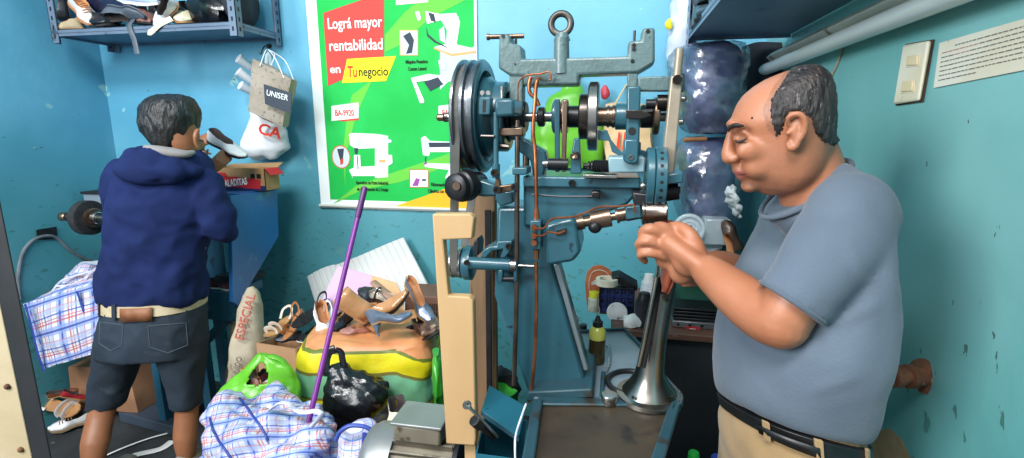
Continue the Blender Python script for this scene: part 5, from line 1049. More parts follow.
rows = lerp_rows([(432, 352, 440, 352, 1.5, .03), (431, 365, 446, 365, 1.5, .07), (432, 385, 447, 385, 1.5, .08), (434, 400, 445, 400, 1.5, .06), (436, 470, 444, 470, 1.5, .05), (437, 560, 444, 560, 1.5, .05)], 4); bm = rowloftF(BM(), rows, n=28); crumple(bm, .01, 15, 2, True); obj('film', bm, M('green_bag_dark', '#3f9c2f', rough=.3, c2='#348626', scale=6, bump=.3, bs=14), t)
# scraps in the gap below the sack
pl2(make_shoe('shoe', 'beige and white patterned slipper on the floor heap by the motor', 'shoe', l_cream, m_lin_dark, m_sole_tan, L=.2, hr=.05), 398, 412, 1.38, 402, 433, 1.2, (0, -.2, 1))
pl2(make_shoe('shoe', 'black strap shoe lying below the black plastic bag', 'shoe', l_blk, m_lin_dark, m_sole_blk, L=.2, hr=.05), 392, 416, 1.42, 374, 426, 1.3, (0, -.3, 1))
# ------------------------------------------------------------------ plywood guard, plank, motor, tool box: beside the stitching machine
m_ply = M('plywood_cream', '#bd9b70', rough=.6, c2='#b08d62', scale=3, c3='#7a5a38', s3=26, t3=.7, w3=.02, stretch=(2, 2, .5))
g = [(432, 214), (470, 214), (474, 218), (472, 239), (443, 240), (448, 296), (469, 297), (473, 301), (476, 438), (475, 446), (446, 444)]
t = thing('plywood_guard', 'cream plywood board with a square notch standing left of the machine', 'board', PY(460, 444, 1.07)); obj('board', slab(BM(), g, .905, .928), m_ply, t, bevel=.003)
b0 = PY(468, 444, .915); obj('post', box(BM(), (b0.x - .012, .929, 0), (b0.x + .012, .94, b0.z + .1)), m_ply, t)
m_plank = M('plank_brown', '#7d6144', rough=.65, c2='#6b5138', scale=4, stretch=(6, 6, .6), c3='#4a3626', s3=9, t3=.64)
a, b = PY(468, 194, 1.36), PY(495, 206, 1.36); x0, x1, zt2 = a.x, b.x, a.z
t = thing('plank', 'old brown wooden plank standing upright behind the drive belt', 'plank', ((x0 + x1) / 2, 1.38, 0)); obj('board', box(BM(), (x0, 1.36, 0), (x1, 1.39, zt2)), m_plank, t, bevel=.004)
a = PY(488, 210, 1.34); t = thing('iron_bar', 'thin black iron bar standing in front of the brown plank', 'bar', (a.x, 1.335, 0)); obj('bar', box(BM(), (a.x - .007, 1.33, 0), (a.x + .007, 1.345, a.z)), m_blk, t); bm = BM(); cbox(bm, (a.x, 1.3375, .003), (.06, .02, .006)); obj('foot', bm, m_blk, t)
# motor
m_mot = M('motor_grey', '#8b8d8c', rough=.42, metal=.45, c2='#7c7e7d', scale=6); m_motf = M('motor_fins', '#7d7565', rough=.55, metal=.3, c2='#655d50', scale=8, c3='#4a4238', s3=15, t3=.6)
mc = CF(405, 462, 1.1); rm = .092; ax = V((1, .05, -.03)).normalized()
t = thing('electric_motor', 'grey finned electric motor in the foreground below the yellow sack', 'motor', (mc.x, mc.y, 0))
bm = lathe(BM(), mc - ax * .1, ax, [(0, .03), (.002, .06), (.012, .08), (.03, .09), (.055, rm), (.085, rm)], 40); obj('fan_cover', bm, m_mot, t)
bm = lathe(BM(), mc - ax * .016, ax, [(0, .07), (0, rm - .014), (.15, rm - .014), (.15, .06)], 40); obj('stator', bm, m_motf, t)
aa, bb = frame(ax)
for k in range(22):
    q2 = 2 * math.pi * k / 22; e = aa * math.cos(q2) + bb * math.sin(q2); s_ = ax.cross(e)
    p0 = mc - ax * .014; bm = prism(BM(), [p0 + e * (rm - .018) - s_ * .004, p0 + e * (rm - .018) + s_ * .004, p0 + e * (rm + .004) + s_ * .0025, p0 + e * (rm + .004) - s_ * .0025], ax * .145); obj('fin', bm, m_motf, t, bevel=.001)
bm = lathe(BM(), mc + ax * .132, ax, [(0, .06), (0, .085), (.012, .088), (.02, .06), (.028, .03), (.06, .03), (.061, .011), (.1, .011)], 32); obj('end_bell', bm, m_blk, t)
tb = mc + ax * .055 + V((0, 0, rm + .0)); bm = BM(); cbox(bm, tb + V((0, -.01, .022)), (.115, .09, .044)); obj('terminal_box', bm, m_motf, t, bevel=.006); bm = BM(); cbox(bm, tb + V((0, -.01, .048)), (.125, .1, .008)); obj('terminal_lid', bm, m_mot, t, bevel=.003)
bm = BM(); box(bm, (mc.x - .06, mc.y - .07, 0), (mc.x + .12, mc.y + .07, mc.z - rm + .01)); obj('pedestal', bm, m_blk, t)
# tool box
m_tb = M('toolbox_teal', '#1f6072', rough=.42, c2='#1b5464', scale=5, c3='#12303a', s3=30, t3=.66, w3=.03)
T4 = [CF(x, y, F) for x, y, F in ((476, 436, .92), (524, 440, .9), (527, 420, 1.04), (484, 418, 1.05))]
t = thing('tool_box', 'teal steel tool box with open lid and spanners at the corner of the machine tray', 'tool box', V((T4[0].x + .05, T4[0].y + .05, TZ - .2)))
def panel(p, q2, h=.13):
    n = (q2 - p).cross(UP).normalized() * .0015; return prism(BM(), [p - n, q2 - n, q2 + n, p + n], (0, 0, -h))
zt3 = min(p.z for p in T4)
T4 = [V((p.x, p.y, zt3)) for p in T4]
for i in range(4): obj('side', panel(T4[i], T4[(i + 1) % 4]), m_tb, t, smooth=False)
obj('bottom', prism(BM(), [p + V((0, 0, -.128)) for p in T4], (0, 0, -.002)), m_tb, t, smooth=False)
o = obj('lid', prism(BM(), [CF(x, y, F) for x, y, F in ((489, 385.5, 1.02), (526, 406, 1.0), (519, 438, .93), (481, 411, .95))], V((0, .004, -.002))), m_tb, t, bevel=.002)
o2 = obj('lid_rim', prism(BM(), [CF(x, y, F) for x, y, F in ((481, 411, .95), (519, 438, .93), (518.5, 442, .93), (480.5, 415, .95))], V((0, .004, 0))), m_tbl, o, smooth=False)
bm = BM(); tube(bm, [CF(x, y, F) for x, y, F in ((466, 404, .9), (476, 414, .9), (498, 437, .925))], [.0065, .004, .004], n=10, k=2, flat=.6); torus(bm, CF(467, 405, .898), (.4, -1, .3), .006, .003, 16, 6); o = obj('spanner', bm, m_steel, origin=CF(498, 437, .925)); tag(o, 'long chrome spanner sticking up out of the tool box', 'spanner')
bm = BM(); a, b = CF(474, 420, .9), CF(493, 438, .93); lathe(bm, a, b - a, [(0, .008), (.001, .0115), (.022, .0115), (.024, .007), ((b - a).length, .006)], 20); o = obj('socket_wrench', bm, m_dsteel, origin=b); tag(o, 'round socket wrench leaning out of the left side of the tool box', 'wrench')
bm = BM(); tube(bm, [CF(x, y, F) for x, y, F in ((526, 404, .985), (521, 418, .95), (516, 434, .915), (515, 448, .885), (516, 475, .88))], .0022, n=7); o = obj('cord', bm, m_handle, origin=CF(516, 475, .88)); tag(o, 'thin white cord hanging over the tool box lid', 'cord')
# dark pipe and rag clutter under the plank
bm = BM(); ball(bm, CF(486, 398, 1.5), (.1, .06, .06), u=24, v=14); crumple(bm, .03, 14, 3, True); o = obj('plastic_bag', bm, M('green_bag_bright', '#4fd03a', rough=.3, c2='#2f8a2a', scale=14, bump=.3, bs=20), origin=CF(486, 398, 1.5)); tag(o, 'crumpled green plastic on the clutter behind the tool box', 'bag')
o['label'] = 'crumpled bright green plastic behind the raised tool box lid'
bm = box(BM(), CF(470, 408, 1.55) * 1 - V((0, 0, .5)), CF(515, 404, 1.75)); 
o = obj('carton', bm, M('carton_dark', '#4a4038', rough=.8, c2='#3a332d', scale=6), origin=CF(490, 430, 1.6)); tag(o, 'dark carton under the green plastic behind the tool box', 'box')
bm = BM(); ball(bm, CF(503, 388, 1.52), (.05, .04, .07), u=24, v=14); crumple(bm, .015, 20, 5, True); o = obj('rag', bm, M('rag_black', '#17171a', rough=.8, c2='#2a2a2e', scale=16), origin=CF(503, 390, 1.52)); tag(o, 'black rag stuffed beside the foot of the machine column', 'rag')
c = CF(396, 424, 1.34); zt_ = min(CF(398, 412, 1.38).z, CF(402, 433, 1.2).z, CF(392, 416, 1.42).z) - .012
t = thing('carton', 'brown carton in the gap between the motor and the yellow sack', 'box', V((c.x, c.y, 0)))
obj('carton_body', box(BM(), (c.x - .09, c.y - .1, 0), (c.x + .09, c.y + .1, zt_)), m_cart, t, bevel=.003); obj('tape_strip', box(BM(), (c.x - .02, c.y - .1, zt_), (c.x + .02, c.y + .1, zt_ + .001)), m_kraftd, t)
# ================================================================== bench behind the machine and what lies on it
m_btop = M('bench_red_wood', '#6d4a3c', rough=.5, c2='#57392f', scale=6, stretch=(1, 6, 6), c3='#8b7060', s3=14, t3=.62)
m_bdark = M('bench_black_cloth', '#1b1d22', rough=.75, c2='#22252b', scale=5, bump=.06, bs=30)
BZ = .81; by = PZ(655, 332, BZ).y; bx0, bx1 = XL(611, by, BZ), XR - .01
t = thing('work_bench', 'narrow dark work bench with reddish wood edge behind the horn', 'bench', ((bx0 + bx1) / 2, by + .2, 0))
obj('bench_top', box(BM(), (bx0, by, BZ - .025), (bx1, by + .5, BZ)), m_btop, t, bevel=.003)
bm = box(BM(), (bx0 + .09, by + .03, 0), (bx1, by + .04, BZ - .025)); subdivide(bm, 3); obj('front_cloth', bm, m_bdark, t)
for x, y in ((bx0 + .02, by + .03), (bx0 + .02, by + .45)): obj('leg', box(BM(), (x, y, 0), (x + .04, y + .04, BZ - .025)), m_bdark, t)
pb = lambda x, y: PZ(x, y, BZ + .001)
m_wpl = M('white_plastic', '#e6e6e2', rough=.4); m_thr_w = M('thread_white', '#e9ebec', rough=.7, c2='#d5d8db', scale=30, bump=.15, bs=120, stretch=(.2, .2, 4)); m_thr_b = M('thread_black', '#16181f', rough=.65, c2='#20232c', scale=30, bump=.15, bs=120, stretch=(.2, .2, 4))
def cone(px_, py_, label, h, r0, r1, m, core):
    p = pb(px_, py_); t = thing('thread_cone', label, 'thread cone', p)
    prof = [(.004, r0)]; n = 12
    for k in range(n + 1):
        f = k / n; prof += [(.004 + f * h, (r0 + (r1 - r0) * f) * (1 + .012 * (k % 2)))]
    obj('thread', lathe_bm(p, UP, prof), m, t); obj('core', lathe_bm(p, UP, [(0, r0 * .9), (.004, r0 * .9), (.004, .01), (h + .004, r1 * .9), (h + .02, r1 * .7), (h + .034, r1 * .62), (h + .036, r1 * .4)]), core, t); return t
cone(647, 316, 'white thread cone standing behind the black one', .13, .042, .026, m_thr_w, m_wpl)
cone(643, 325, 'black thread cone at the front of the bench', .088, .033, .03, m_thr_b, m_caps)
# blue compartment tray
p = pb(602, 314); Yb = p.y; z0 = BZ + .001
t = thing('parts_tray', 'black and blue compartment tray of small parts beside the thread cones', 'tray', p)
tr = [PY(x, y, Yb) for x, y in ((598.5, 311), (634, 311), (634, 289), (599, 289))]; x0, x1, zz0, zz1 = tr[0].x, tr[1].x, z0, tr[2].z
m_tblue = M('tray_blue', '#27366f', rough=.5, c2='#1e2b5c', scale=20)
bm = BM(); box(bm, (x0, Yb, zz0), (x1, Yb + .07, zz0 + .006)); box(bm, (x0, Yb, zz1 - .006), (x1, Yb + .07, zz1)); box(bm, (x0, Yb, zz0), (x0 + .006, Yb + .07, zz1)); box(bm, (x1 - .006, Yb, zz0), (x1, Yb + .07, zz1)); obj('case', bm, m_blk, t, bevel=.001)
obj('back', box(BM(), (x0, Yb + .012, zz0), (x1, Yb + .02, zz1)), m_tblue, t)
bm = BM(); w_ = (x1 - x0) / 5; h_ = (zz1 - zz0) / 3
for i in range(1, 5): box(bm, (x0 + w_ * i - .001, Yb + .002, zz0), (x0 + w_ * i + .001, Yb + .014, zz1))
for j in range(1, 3): box(bm, (x0, Yb + .002, zz0 + h_ * j - .001), (x1, Yb + .014, zz0 + h_ * j + .001))
obj('dividers', bm, m_tblue, t)
for i in range(5):
    for j in range(1, 3): bm = BM(); ball(bm, (x0 + w_ * (i + .5), Yb + .011, zz0 + h_ * (j + .45)), (.006, .004, .006), u=10, v=6); obj('part_bit', bm, m_dsteel, t)
# things on top of the tray
zt4 = zz1 + .001
p = V(((x0 + x1) / 2 - .034, Yb + .02, zt4)); bm = lathe(BM(), p + V((-.005, .014, 0)), UP, [(0, .028), (0, .042), (.024, .042), (.024, .028), (.0, .028)], 36, cap=False); t = thing('tape_roll', 'roll of cream masking tape on top of the blue parts tray', 'tape', p); obj('tape', bm, M('masking_tape', '#e8e0cc', rough=.6, c2='#ddd3bb', scale=30), t)
bm = prism(BM(), [p + V(q2) for q2 in ((-.045, .0, .002), (-.062, -.012, .002), (-.062, -.012, .012), (-.045, .0, .022))], (0, .002, 0)); obj('loose_end', bm, m_wpl, t, smooth=False)
bm = prism(BM(), [PY(x, y, Yb + .03) for x, y in ((611, 278), (619, 276), (638, 287), (637, 291), (628, 291))], (0, .05, .012)); o = obj('wallet', bm, m_blk, origin=V((x1 - .04, Yb + .05, zt4)), bevel=.003); tag(o, 'flat black leather wallet on top of the parts tray', 'wallet')
# leather soles leaning on the wall
m_leath = M('sole_leather', '#a8613f', rough=.5, c2='#985433', scale=10, bump=.05, bs=60)
for i, (cx, dx, lab) in enumerate(((601, 0, 'tan leather sole blank with stitched outline leaning behind the tape roll'),)):
    P = [PY(x, y, Yb + .11) for x, y in ((586, 298), (585, 284), (587, 272), (593, 266), (601, 265), (609, 269), (614, 276), (616, 288), (614, 310), (588, 312))]; t = thing('sole_blank', lab, 'sole', P[-1]); obj('leather', prism(BM(), P, (0, .006, 0)), m_leath, t, bevel=.002)
    bm = BM(); tube(bm, [PY(x, y, Yb + .108) for x, y in ((590, 296), (589, 283), (592, 273), (599, 270), (607, 273), (612, 282))], .0016, n=6); obj('stitching', bm, M('thread_cream', '#cfc0a6', rough=.7), t)
# white tin lid and paper in front of the tray
p = PY(617, 312, Yb - .03); bm = lathe(BM(), p + V((0, 0, 0)), (.0, -1, .15), [(0, .0), (0, .036), (.008, .038), (.012, .036), (.0125, .0)], 32); bm2 = None
t = thing('tin_lid', 'round white lid with grey smudges leaning on the parts tray', 'lid', V((p.x, p.y, BZ))); obj('disc', bm, M('smudged_white', '#e3e3e1', rough=.5, c2='#d4d4d2', scale=20, c3='#5b5f66', s3=40, t3=.6), t)
p = pb(632, 326); bm = BM(); tube(bm, [p + V((-.03, .0, .014)), p + V((0, 0, .016)), p + V((.03, .01, .014))], [.022, .026, .022], n=14); crumple(bm, .006, 30, 3); o = obj('paper_wad', bm, M('tissue_white', '#e4e2e0', rough=.8), origin=p); tag(o, 'crumpled white paper between the white lid and black thread cone', 'paper')
p = PZ(575, 329, TZ + .001); bm = lathe(BM(), p + V((-.02, .05, 0)), UP, [(0, .028), (.02, .028), (.022, .022), (.03, .022)], 28); o = obj('jar_lid', bm, M('grey_lid', '#a9a9a2', rough=.5), origin=p); tag(o, 'pale grey jar lid on the back edge of the machine table', 'lid')
p = PZ(583, 330, TZ + .001); bm = lathe(BM(), p, UP, [(0, .012), (.018, .012), (.02, .008)], 20); o = obj('bottle_cap', bm, m_caps, origin=p); tag(o, 'small black cap beside the pale grey jar lid', 'cap')
p = pb(593, 312); t = thing('glue_jar', 'small white jar with yellow label half hidden by the oil bottle spout', 'jar', V((XL(594, Yb + .03, BZ), Yb + .03, BZ + .001))); pp_ = V(t.location); obj('jar', lathe_bm(pp_, UP, [(0, .02), (.002, .024), (.05, .024), (.056, .018)]), M('jar_white', '#c8c8bb', rough=.5, c2='#9a9c8e', scale=20), t); obj('cap', lathe_bm(pp_, UP, [(.056, .02), (.075, .02), (.077, .018)]), M('jar_yellow', '#d9d72f', rough=.5), t)
# long low machine case with a red label, green cloth behind
p0, p1 = PZ(672, 327, BZ + .001), PZ(722, 329, BZ + .001); Yc = p0.y
t = thing('stitch_head', 'dark grey steel machine head with red label on the bench beside the man', 'machine', p0)
obj('base', box(BM(), (p0.x, Yc, BZ + .001), (p1.x + .02, Yc + .12, BZ + .025)), M('case_grey', '#85878b', rough=.4, metal=.6, c2='#6d6f73', scale=12), t, bevel=.003)
for k in range(4): obj('plate', box(BM(), (p0.x + .004, Yc + .006, BZ + .028 + k * .012), (p1.x - .006 * k, Yc + .11, BZ + .036 + k * .012)), m_blk, t, bevel=.002)
bm = BM(); cyl(bm, (p1.x + .01, Yc + .02, BZ + .026), (p1.x + .01, Yc + .02, BZ + .07), .018, n=20); obj('knob', bm, m_steel, t)
for k in range(3): bm = BM(); cyl(bm, (p0.x + .02 + .04 * k, Yc + .0005, BZ + .013), (p0.x + .02 + .04 * k, Yc - .003, BZ + .013), .005, n=10); obj('screw', bm, m_dsteel, t)
obj('label', box(BM(), (p0.x + .045, Yc - .002, BZ - .012), (p0.x + .095, Yc - .0005, BZ + .008)), m_bred, t); obj('label_text', box(BM(), (p0.x + .06, Yc - .003, BZ - .003), (p0.x + .08, Yc - .002, BZ + .001)), m_white, t)
m_gcl = M('green_cloth', '#1d5a48', rough=.85, c2='#174a3b', scale=6, bump=.15, bs=14)
Yg = Yc + .14; g4 = [PY(678, 318, Yg), PY(738, 318, Yg), PY(728, 252, Yg), PY(682, 254, Yg)]
t = thing('cloth_bundle', 'dark green cloth bundle under the plastic wrapped rolls', 'cloth', g4[0]); bm = BM(); bag_box(bm, V((g4[0].x, Yg, BZ + .002)), V((g4[1].x, Yg, BZ + .002)), g4[2], g4[3], V((0, .2, 0)), .012, 12, 6); crumple(bm, .012, 9, 3, True)
for v in bm.verts: v.co.z = max(v.co.z, BZ + .002)
obj('cloth', bm, m_gcl, t)
zg = g4[2].z + .01
# ------------------------------------------------------------------ plastic wrapped rolls
m_wrap = M('clear_wrap', '#dfe6f4', rough=.1, bump=.9, bs=13, detail=6)
nt = m_wrap.node_tree; b = nt.nodes['Principled BSDF']; mo = nt.nodes['Material Output']; mx = nt.nodes.new('ShaderNodeMixShader'); tr = nt.nodes.new('ShaderNodeBsdfTransparent'); gl = nt.nodes.new('ShaderNodeBsdfGlossy'); lw = nt.nodes.new('ShaderNodeLayerWeight'); mr = nt.nodes.new('ShaderNodeMapRange')
gl.inputs['Roughness'].default_value = .24; lw.inputs[0].default_value = .35; mr.inputs[3].default_value = .17; mr.inputs[4].default_value = .6
nt.links.new(b.inputs['Normal'].links[0].from_socket, gl.inputs['Normal']); nt.links.new(b.inputs['Normal'].links[0].from_socket, lw.inputs['Normal'])
nt.links.new(lw.outputs['Fresnel'], mr.inputs[0]); nt.links.new(mr.outputs[0], mx.inputs[0]); nt.links.new(tr.outputs[0], mx.inputs[1]); nt.links.new(gl.outputs[0], mx.inputs[2]); nt.links.new(mx.outputs[0], mo.inputs['Surface'])
m_navyf = M('navy_goods', '#666f96', rough=.55, c2='#3b4468', scale=7, bump=.9, bs=12, c3='#9299b6', s3=9, t3=.58, w3=.12)
def bundle(label, rows, seed, m_in):
    t = thing('wrapped_roll', label, 'bundle', CF((rows[-1][0] + rows[-1][2]) / 2, rows[-1][1], rows[-1][4]))
    inn = [(r[0] + (r[2] - r[0]) * .12, r[1], r[2] - (r[2] - r[0]) * .08, r[3], r[4], r[5] * .8) for r in lerp_rows(rows, 5)]
    bm = rowloftF(BM(), inn, n=40, e=2.6); crumple(bm, .012, 5, seed); crumple(bm, .006, 13, seed, True); obj('goods', bm, m_in, t)
    bm = rowloftF(BM(), lerp_rows(rows, 7), n=56, e=2.4); crumple(bm, .009, 6, seed + 1); crumple(bm, .011, 13, seed + 1, True); crumple(bm, .004, 36, seed + 2, True); obj('plastic_wrap', bm, m_wrap, t, auto=30)
    return t
lo = [(690, 137, 728, 138, 2.02, .1), (674, 146, 738, 146, 2.0, .14), (670, 165, 741, 165, 1.98, .15), (672, 190, 742, 190, 1.97, .15), (677, 215, 741, 215, 1.96, .15), (683, 236, 738, 238, 1.96, .14), (694, 244, 733, 245, 1.96, .1)]
t = bundle('lower roll of navy goods wrapped in clear plastic on the green cloth', lo, 3, m_navyf)
up = [(682, 45, 738, 45, 2.0, .1), (670, 52, 745, 52, 2.0, .15), (668, 70, 746, 70, 1.99, .15), (671, 92, 745, 92, 1.98, .15), (674, 115, 743, 115, 1.98, .14), (685, 133, 736, 133, 1.99, .1)]
bundle('upper tall roll of navy goods wrapped in clear plastic', up, 8, m_navyf)
# pale plastic bag on top left with yellow knot
rows = lerp_rows([(674, -30, 692, -30, 2.24, .05), (671, -5, 694, -5, 2.22, .06), (670, 15, 695, 16, 2.22, .07), (667, 34, 695, 34, 2.22, .07), (667, 60, 692, 60, 2.23, .05), (672, 76, 690, 76, 2.24, .02)], 5); bm = rowloftF(BM(), rows, n=32); crumple(bm, .01, 16, 2, True)
t = thing('hanging_plastic_bag', 'pale white plastic bag hanging at the top beside the right shelf', 'bag', CF(682, 60, 2.23)); obj('film', bm, M('white_film_clear', '#dfe5f2', rough=.25, bump=.4, bs=18, alpha=.85), t)
bm = BM(); ball(bm, CF(669, 24, 2.17), (.014, .01, .022), u=14, v=10); crumple(bm, .006, 40, 2); obj('knot', bm, M('yellow_plastic', '#e8d22c', rough=.4), t)
# orange brown stick between the rolls
bm = BM(); cyl(bm, CF(684, 140, 1.83), CF(706, 139, 1.84), .008, n=12); o = obj('cane', bm, M('cane_brown', '#9a6440', rough=.5, c2='#83532f', scale=20), origin=CF(695, 140, 1.83)); tag(o, 'short brown cane poking out between the two wrapped rolls', 'stick')
# translucent container lid in front of the lower roll
p = CF(689, 229, 1.72); d = V((-.1, -1, .25)).normalized()
t = thing('plastic_jar', 'clear round plastic jar lying with its base towards the camera below the rolls', 'jar', p + V((0, .05, -.05)))
m_clear = M('clear_plastic', '#d4dfe4', rough=.12, alpha=.55, spec=.7)
obj('rim', torus(BM(), p, d, .047, .008, 40, 10), m_clear, t); obj('base', lathe_bm(p, d, [(-.1, .05), (-.004, .05), (-.004, .03), (.0, .028), (.002, .012), (.004, .0)]), m_clear, t); obj('inner_ring', torus(BM(), p + d * .002, d, .026, .0035, 32, 8), m_clear, t)
p = CF(716, 232, 1.78); bm = BM(); box(bm, p - V((.045, .02, .045)), p + V((.045, .06, .05))); o = obj('plastic_box', bm, m_clear, origin=p - V((0, 0, .045)), bevel=.006); tag(o, 'square clear plastic box right of the round jar', 'box')
bm = prism(BM(), [PZ(x, y, zg + .004) for x, y in ((690, 243.5), (724, 243.5), (722, 248), (697, 255))], (0, 0, -.002)); o = obj('plastic_sheet', bm, m_clear, origin=PZ(705, 247, zg + .002), smooth=False); tag(o, 'folded clear plastic sheet on the green cloth', 'sheet')
# crumpled white cloth and brown boot by the man's chest
rows = lerp_rows([(728, 186, 736, 185, 1.72, .02), (725, 194, 738, 194, 1.72, .03), (726, 202, 740, 203, 1.72, .035), (730, 210, 742, 212, 1.72, .03), (733, 217, 740, 218, 1.72, .015)], 5); bm = rowloftF(BM(), rows, n=28); crumple(bm, .012, 30, 3, True); o = obj('rag', bm, M('rag_white', '#dcdcdc', rough=.8, c2='#c9c9ca', scale=14), origin=CF(734, 216, 1.72)); tag(o, 'crumpled white rag hanging by the man\'s chest', 'rag')
t = make_shoe('shoe', 'brown leather boot upside down below the white rag', 'boot', M('leather_umber', '#5d3f2e', rough=.35, c2='#4a3123', scale=12), m_lin_tan, m_sole_blk, L=.22, W=.09, hr=.1); orient(t, CF(742, 250, 1.72), CF(727, 224, 1.76), (-.8, -.5, .2))
# dark roll in the corner under the shelf
rows = lerp_rows([(744, 46, 790, 46, 2.12, .1), (741, 60, 788, 60, 2.12, .13), (742, 100, 786, 100, 2.12, .13), (748, 128, 785, 128, 2.12, .1)], 4); bm = rowloftF(BM(), rows, n=32, e=3); crumple(bm, .012, 6, 3)
t = thing('cloth_roll', 'dark navy cloth roll in the corner behind the man\'s head', 'cloth', CF(765, 125, 2.15)); obj('cloth', bm, M('dark_cloth', '#11161f', rough=.85, c2='#1a212c', scale=4, bump=.1, bs=15), t)
# ------------------------------------------------------------------ shelf on the right wall, tube lamp, cord, switch, notice, pipe
SZ2 = 1.83; s0 = PZ(687, 41, SZ2); ys = s0.y
t = thing('wall_shelf', 'dark steel shelf on the right wall seen from below, above the man', 'shelf', (XR - .01, 1.2, SZ2))
m_sh2 = M('shelf_slate', '#7a90a8', rough=.5, metal=.1, c2='#6a8098', scale=3, c3='#39485a', s3=8, t3=.6, w3=.15)
bm = BM(); box(bm, (s0.x, .35, SZ2 + .012), (XR - .002, ys, SZ2 + .016)); box(bm, (s0.x, .35, SZ2), (s0.x + .003, ys, SZ2 + .03)); box(bm, (s0.x, ys - .003, SZ2), (XR - .002, ys, SZ2 + .03)); obj('shelf_board', bm, m_sh2, t)
bm = BM(); box(bm, (s0.x - .004, ys - .036, SZ2 - .02), (s0.x, ys + .002, 2.4)); box(bm, (s0.x - .004, ys - .002, SZ2 - .02), (s0.x + .034, ys + .002, 2.4)); o = obj('upright', bm, m_sh2, t)
for k in range(12): obj('slot', cbox(BM(), (s0.x - .0045, ys - .018, SZ2 + .01 + .04 * k), (.001, .008, .018)), m_pgrey, o)
g_r = 'dark shoes on the right wall shelf'
for lab, h, to, dz in (('black shoe heel out at the front edge of the right shelf', (697, 30), (709, 19), .02), ('dark grey shoe resting on the black one on the right shelf', (694, 14), (706, 6), .1), ('black shoe nearest the camera on the right shelf edge', (714, 14), (729, 2), .02)):
    o = make_shoe('shoe', lab, 'shoe', l_blk if 'black shoe' in lab else l_grey, m_lin_dark, m_sole_blk, L=.24, hr=.075, group=g_r); orient(o, PZ(h[0], h[1], SZ2 + dz), PZ(to[0], to[1], SZ2 + dz), fit=False)
# tube lamp under the shelf
m_tube = M('tube_white', '#d5dad8', rough=.25, c2='#cdd3d2', scale=3); m_bat = M('batten_enamel', '#b9bdb4', rough=.4, c2='#a9ada4', scale=4, c3='#7d6a55', s3=8, t3=.63)
tz = PX(755, 78, .565).z
t = thing('tube_lamp', 'white fluorescent tube lamp with its batten along the right wall, unlit', 'lamp', (.565, 1.5, tz))
ya, yb2 = PX(747, 76, .565).y, .75
bm = BM(); cyl(bm, (.565, ya, tz + .018), (.565, yb2, tz + .018), .0215, n=24); obj('tube', bm, m_tube, t)
for y in (ya, yb2): bm = BM(); cyl(bm, (.565, y, tz + .018), (.565, y + (.03 if y == ya else -.03), tz + .018), .022, .018, n=20); obj('end_cap', bm, m_pgrey, t)
bm = prism(BM(), [V((.575, ya + .02, tz + .046)), V((.612, ya + .02, tz + .035)), V((.616, ya + .02, tz + .08)), V((.575, ya + .02, tz + .075)), V((.56, ya + .02, tz + .06))], (0, yb2 - ya, 0)); obj('batten', bm, m_bat, t, bevel=.002)
q2 = lambda x, y, o=.004: PX(x, y, XR - o)
bm = BM(); tube(bm, [q2(845, 38), q2(838, 62), q2(832, 75), q2(826, 92), q2(822, 110), q2(820, 135)], .003, n=7); o = obj('cord', bm, M('cord_tan', '#b9a488', rough=.6), origin=q2(826, 92)); tag(o, 'tan electric cord running down the right wall behind the man\'s head', 'cord')
sw = [q2(907, 45), q2(933, 40.5), q2(922, 100.5), q2(897, 104.5)]
m_sw = M('switch_ivory', '#f0e6d2', rough=.4, c2='#e8dabc', scale=8, c3='#9a7b55', s3=10, t3=.66)
t = thing('light_switch', 'old ivory double light switch with grimy brown edges on the right wall', 'switch', sum(sw, V()) / 4)
y0s, y1s = min(p.y for p in sw), max(p.y for p in sw); z0s, z1s = min(p.z for p in sw), max(p.z for p in sw)
o = obj('plate', prism(BM(), sw, (-.009, 0, 0)), m_sw, t, bevel=.006); obj('grime', prism(BM(), [q2(906, 44, .002), q2(934.5, 39.3, .002), q2(923.3, 102, .002), q2(896, 105.8, .002)], (-.0012, 0, 0)), M('grime_brown', '#5b3f2b', rough=.8, c2='#3d2f28', scale=20), t, bevel=.0)
for (x, y) in ((913.5, 61), (908.5, 87)):
    P = [q2(x - 5, y - 5, .014), q2(x + 6, y - 6, .014), q2(x + 5, y + 4, .014), q2(x - 6, y + 5, .014)]; obj('rocker', prism(BM(), P, (-.004, 0, 0)), M('rocker_cream', '#e9d3a8', rough=.4), t, bevel=.002); obj('rocker_frame', prism(BM(), [q2(x - 6.5, y - 6.5, .0132), q2(x + 7.5, y - 7.5, .0132), q2(x + 6.3, y + 5.5, .0132), q2(x - 7.5, y + 6.5, .0132)], (-.0015, 0, 0)), m_sw, t, bevel=.001)
nt_ = [q2(940, 43, .003), q2(1034, 16, .003), q2(1030, 69, .003), q2(934, 88, .003)]
t = thing('notice_sign', 'yellowed paper notice with printed lines taped on the right wall', 'paper', sum(nt_, V()) / 4)
obj('sheet', prism(BM(), nt_, (-.001, 0, 0)), M('old_paper', '#f0e8d8', rough=.7, c2='#e8dcc4', scale=5, c3='#b79c74', s3=9, t3=.66), t, smooth=False)
random.seed(4); bm = BM(); bmr = BM()
for k in range(8):
    v0 = .14 + k * .1; u = .06 if k else .22
    while u < .95:
        w_ = random.uniform(.02, .07); w_ = min(w_, .96 - u)
        def at(u_, v_): return (nt_[0] * (1 - u_) + nt_[1] * u_) * (1 - v_) + (nt_[3] * (1 - u_) + nt_[2] * u_) * v_ + V((-.0016, 0, 0))
        prism(bmr if (k == 1 and u < .45) or (k == 2 and .2 < u < .4) else bm, [at(u, v0), at(u + w_, v0), at(u + w_, v0 + .022), at(u, v0 + .022)], (-.0003, 0, 0)); u += w_ + .012
        if k == 7 and u > .5: break
obj('printed_lines', bm, M('ink_grey', '#77706a', rough=.7), t, smooth=False); obj('red_lines', bmr, M('ink_faded_red', '#c08a80', rough=.7), t, smooth=False)
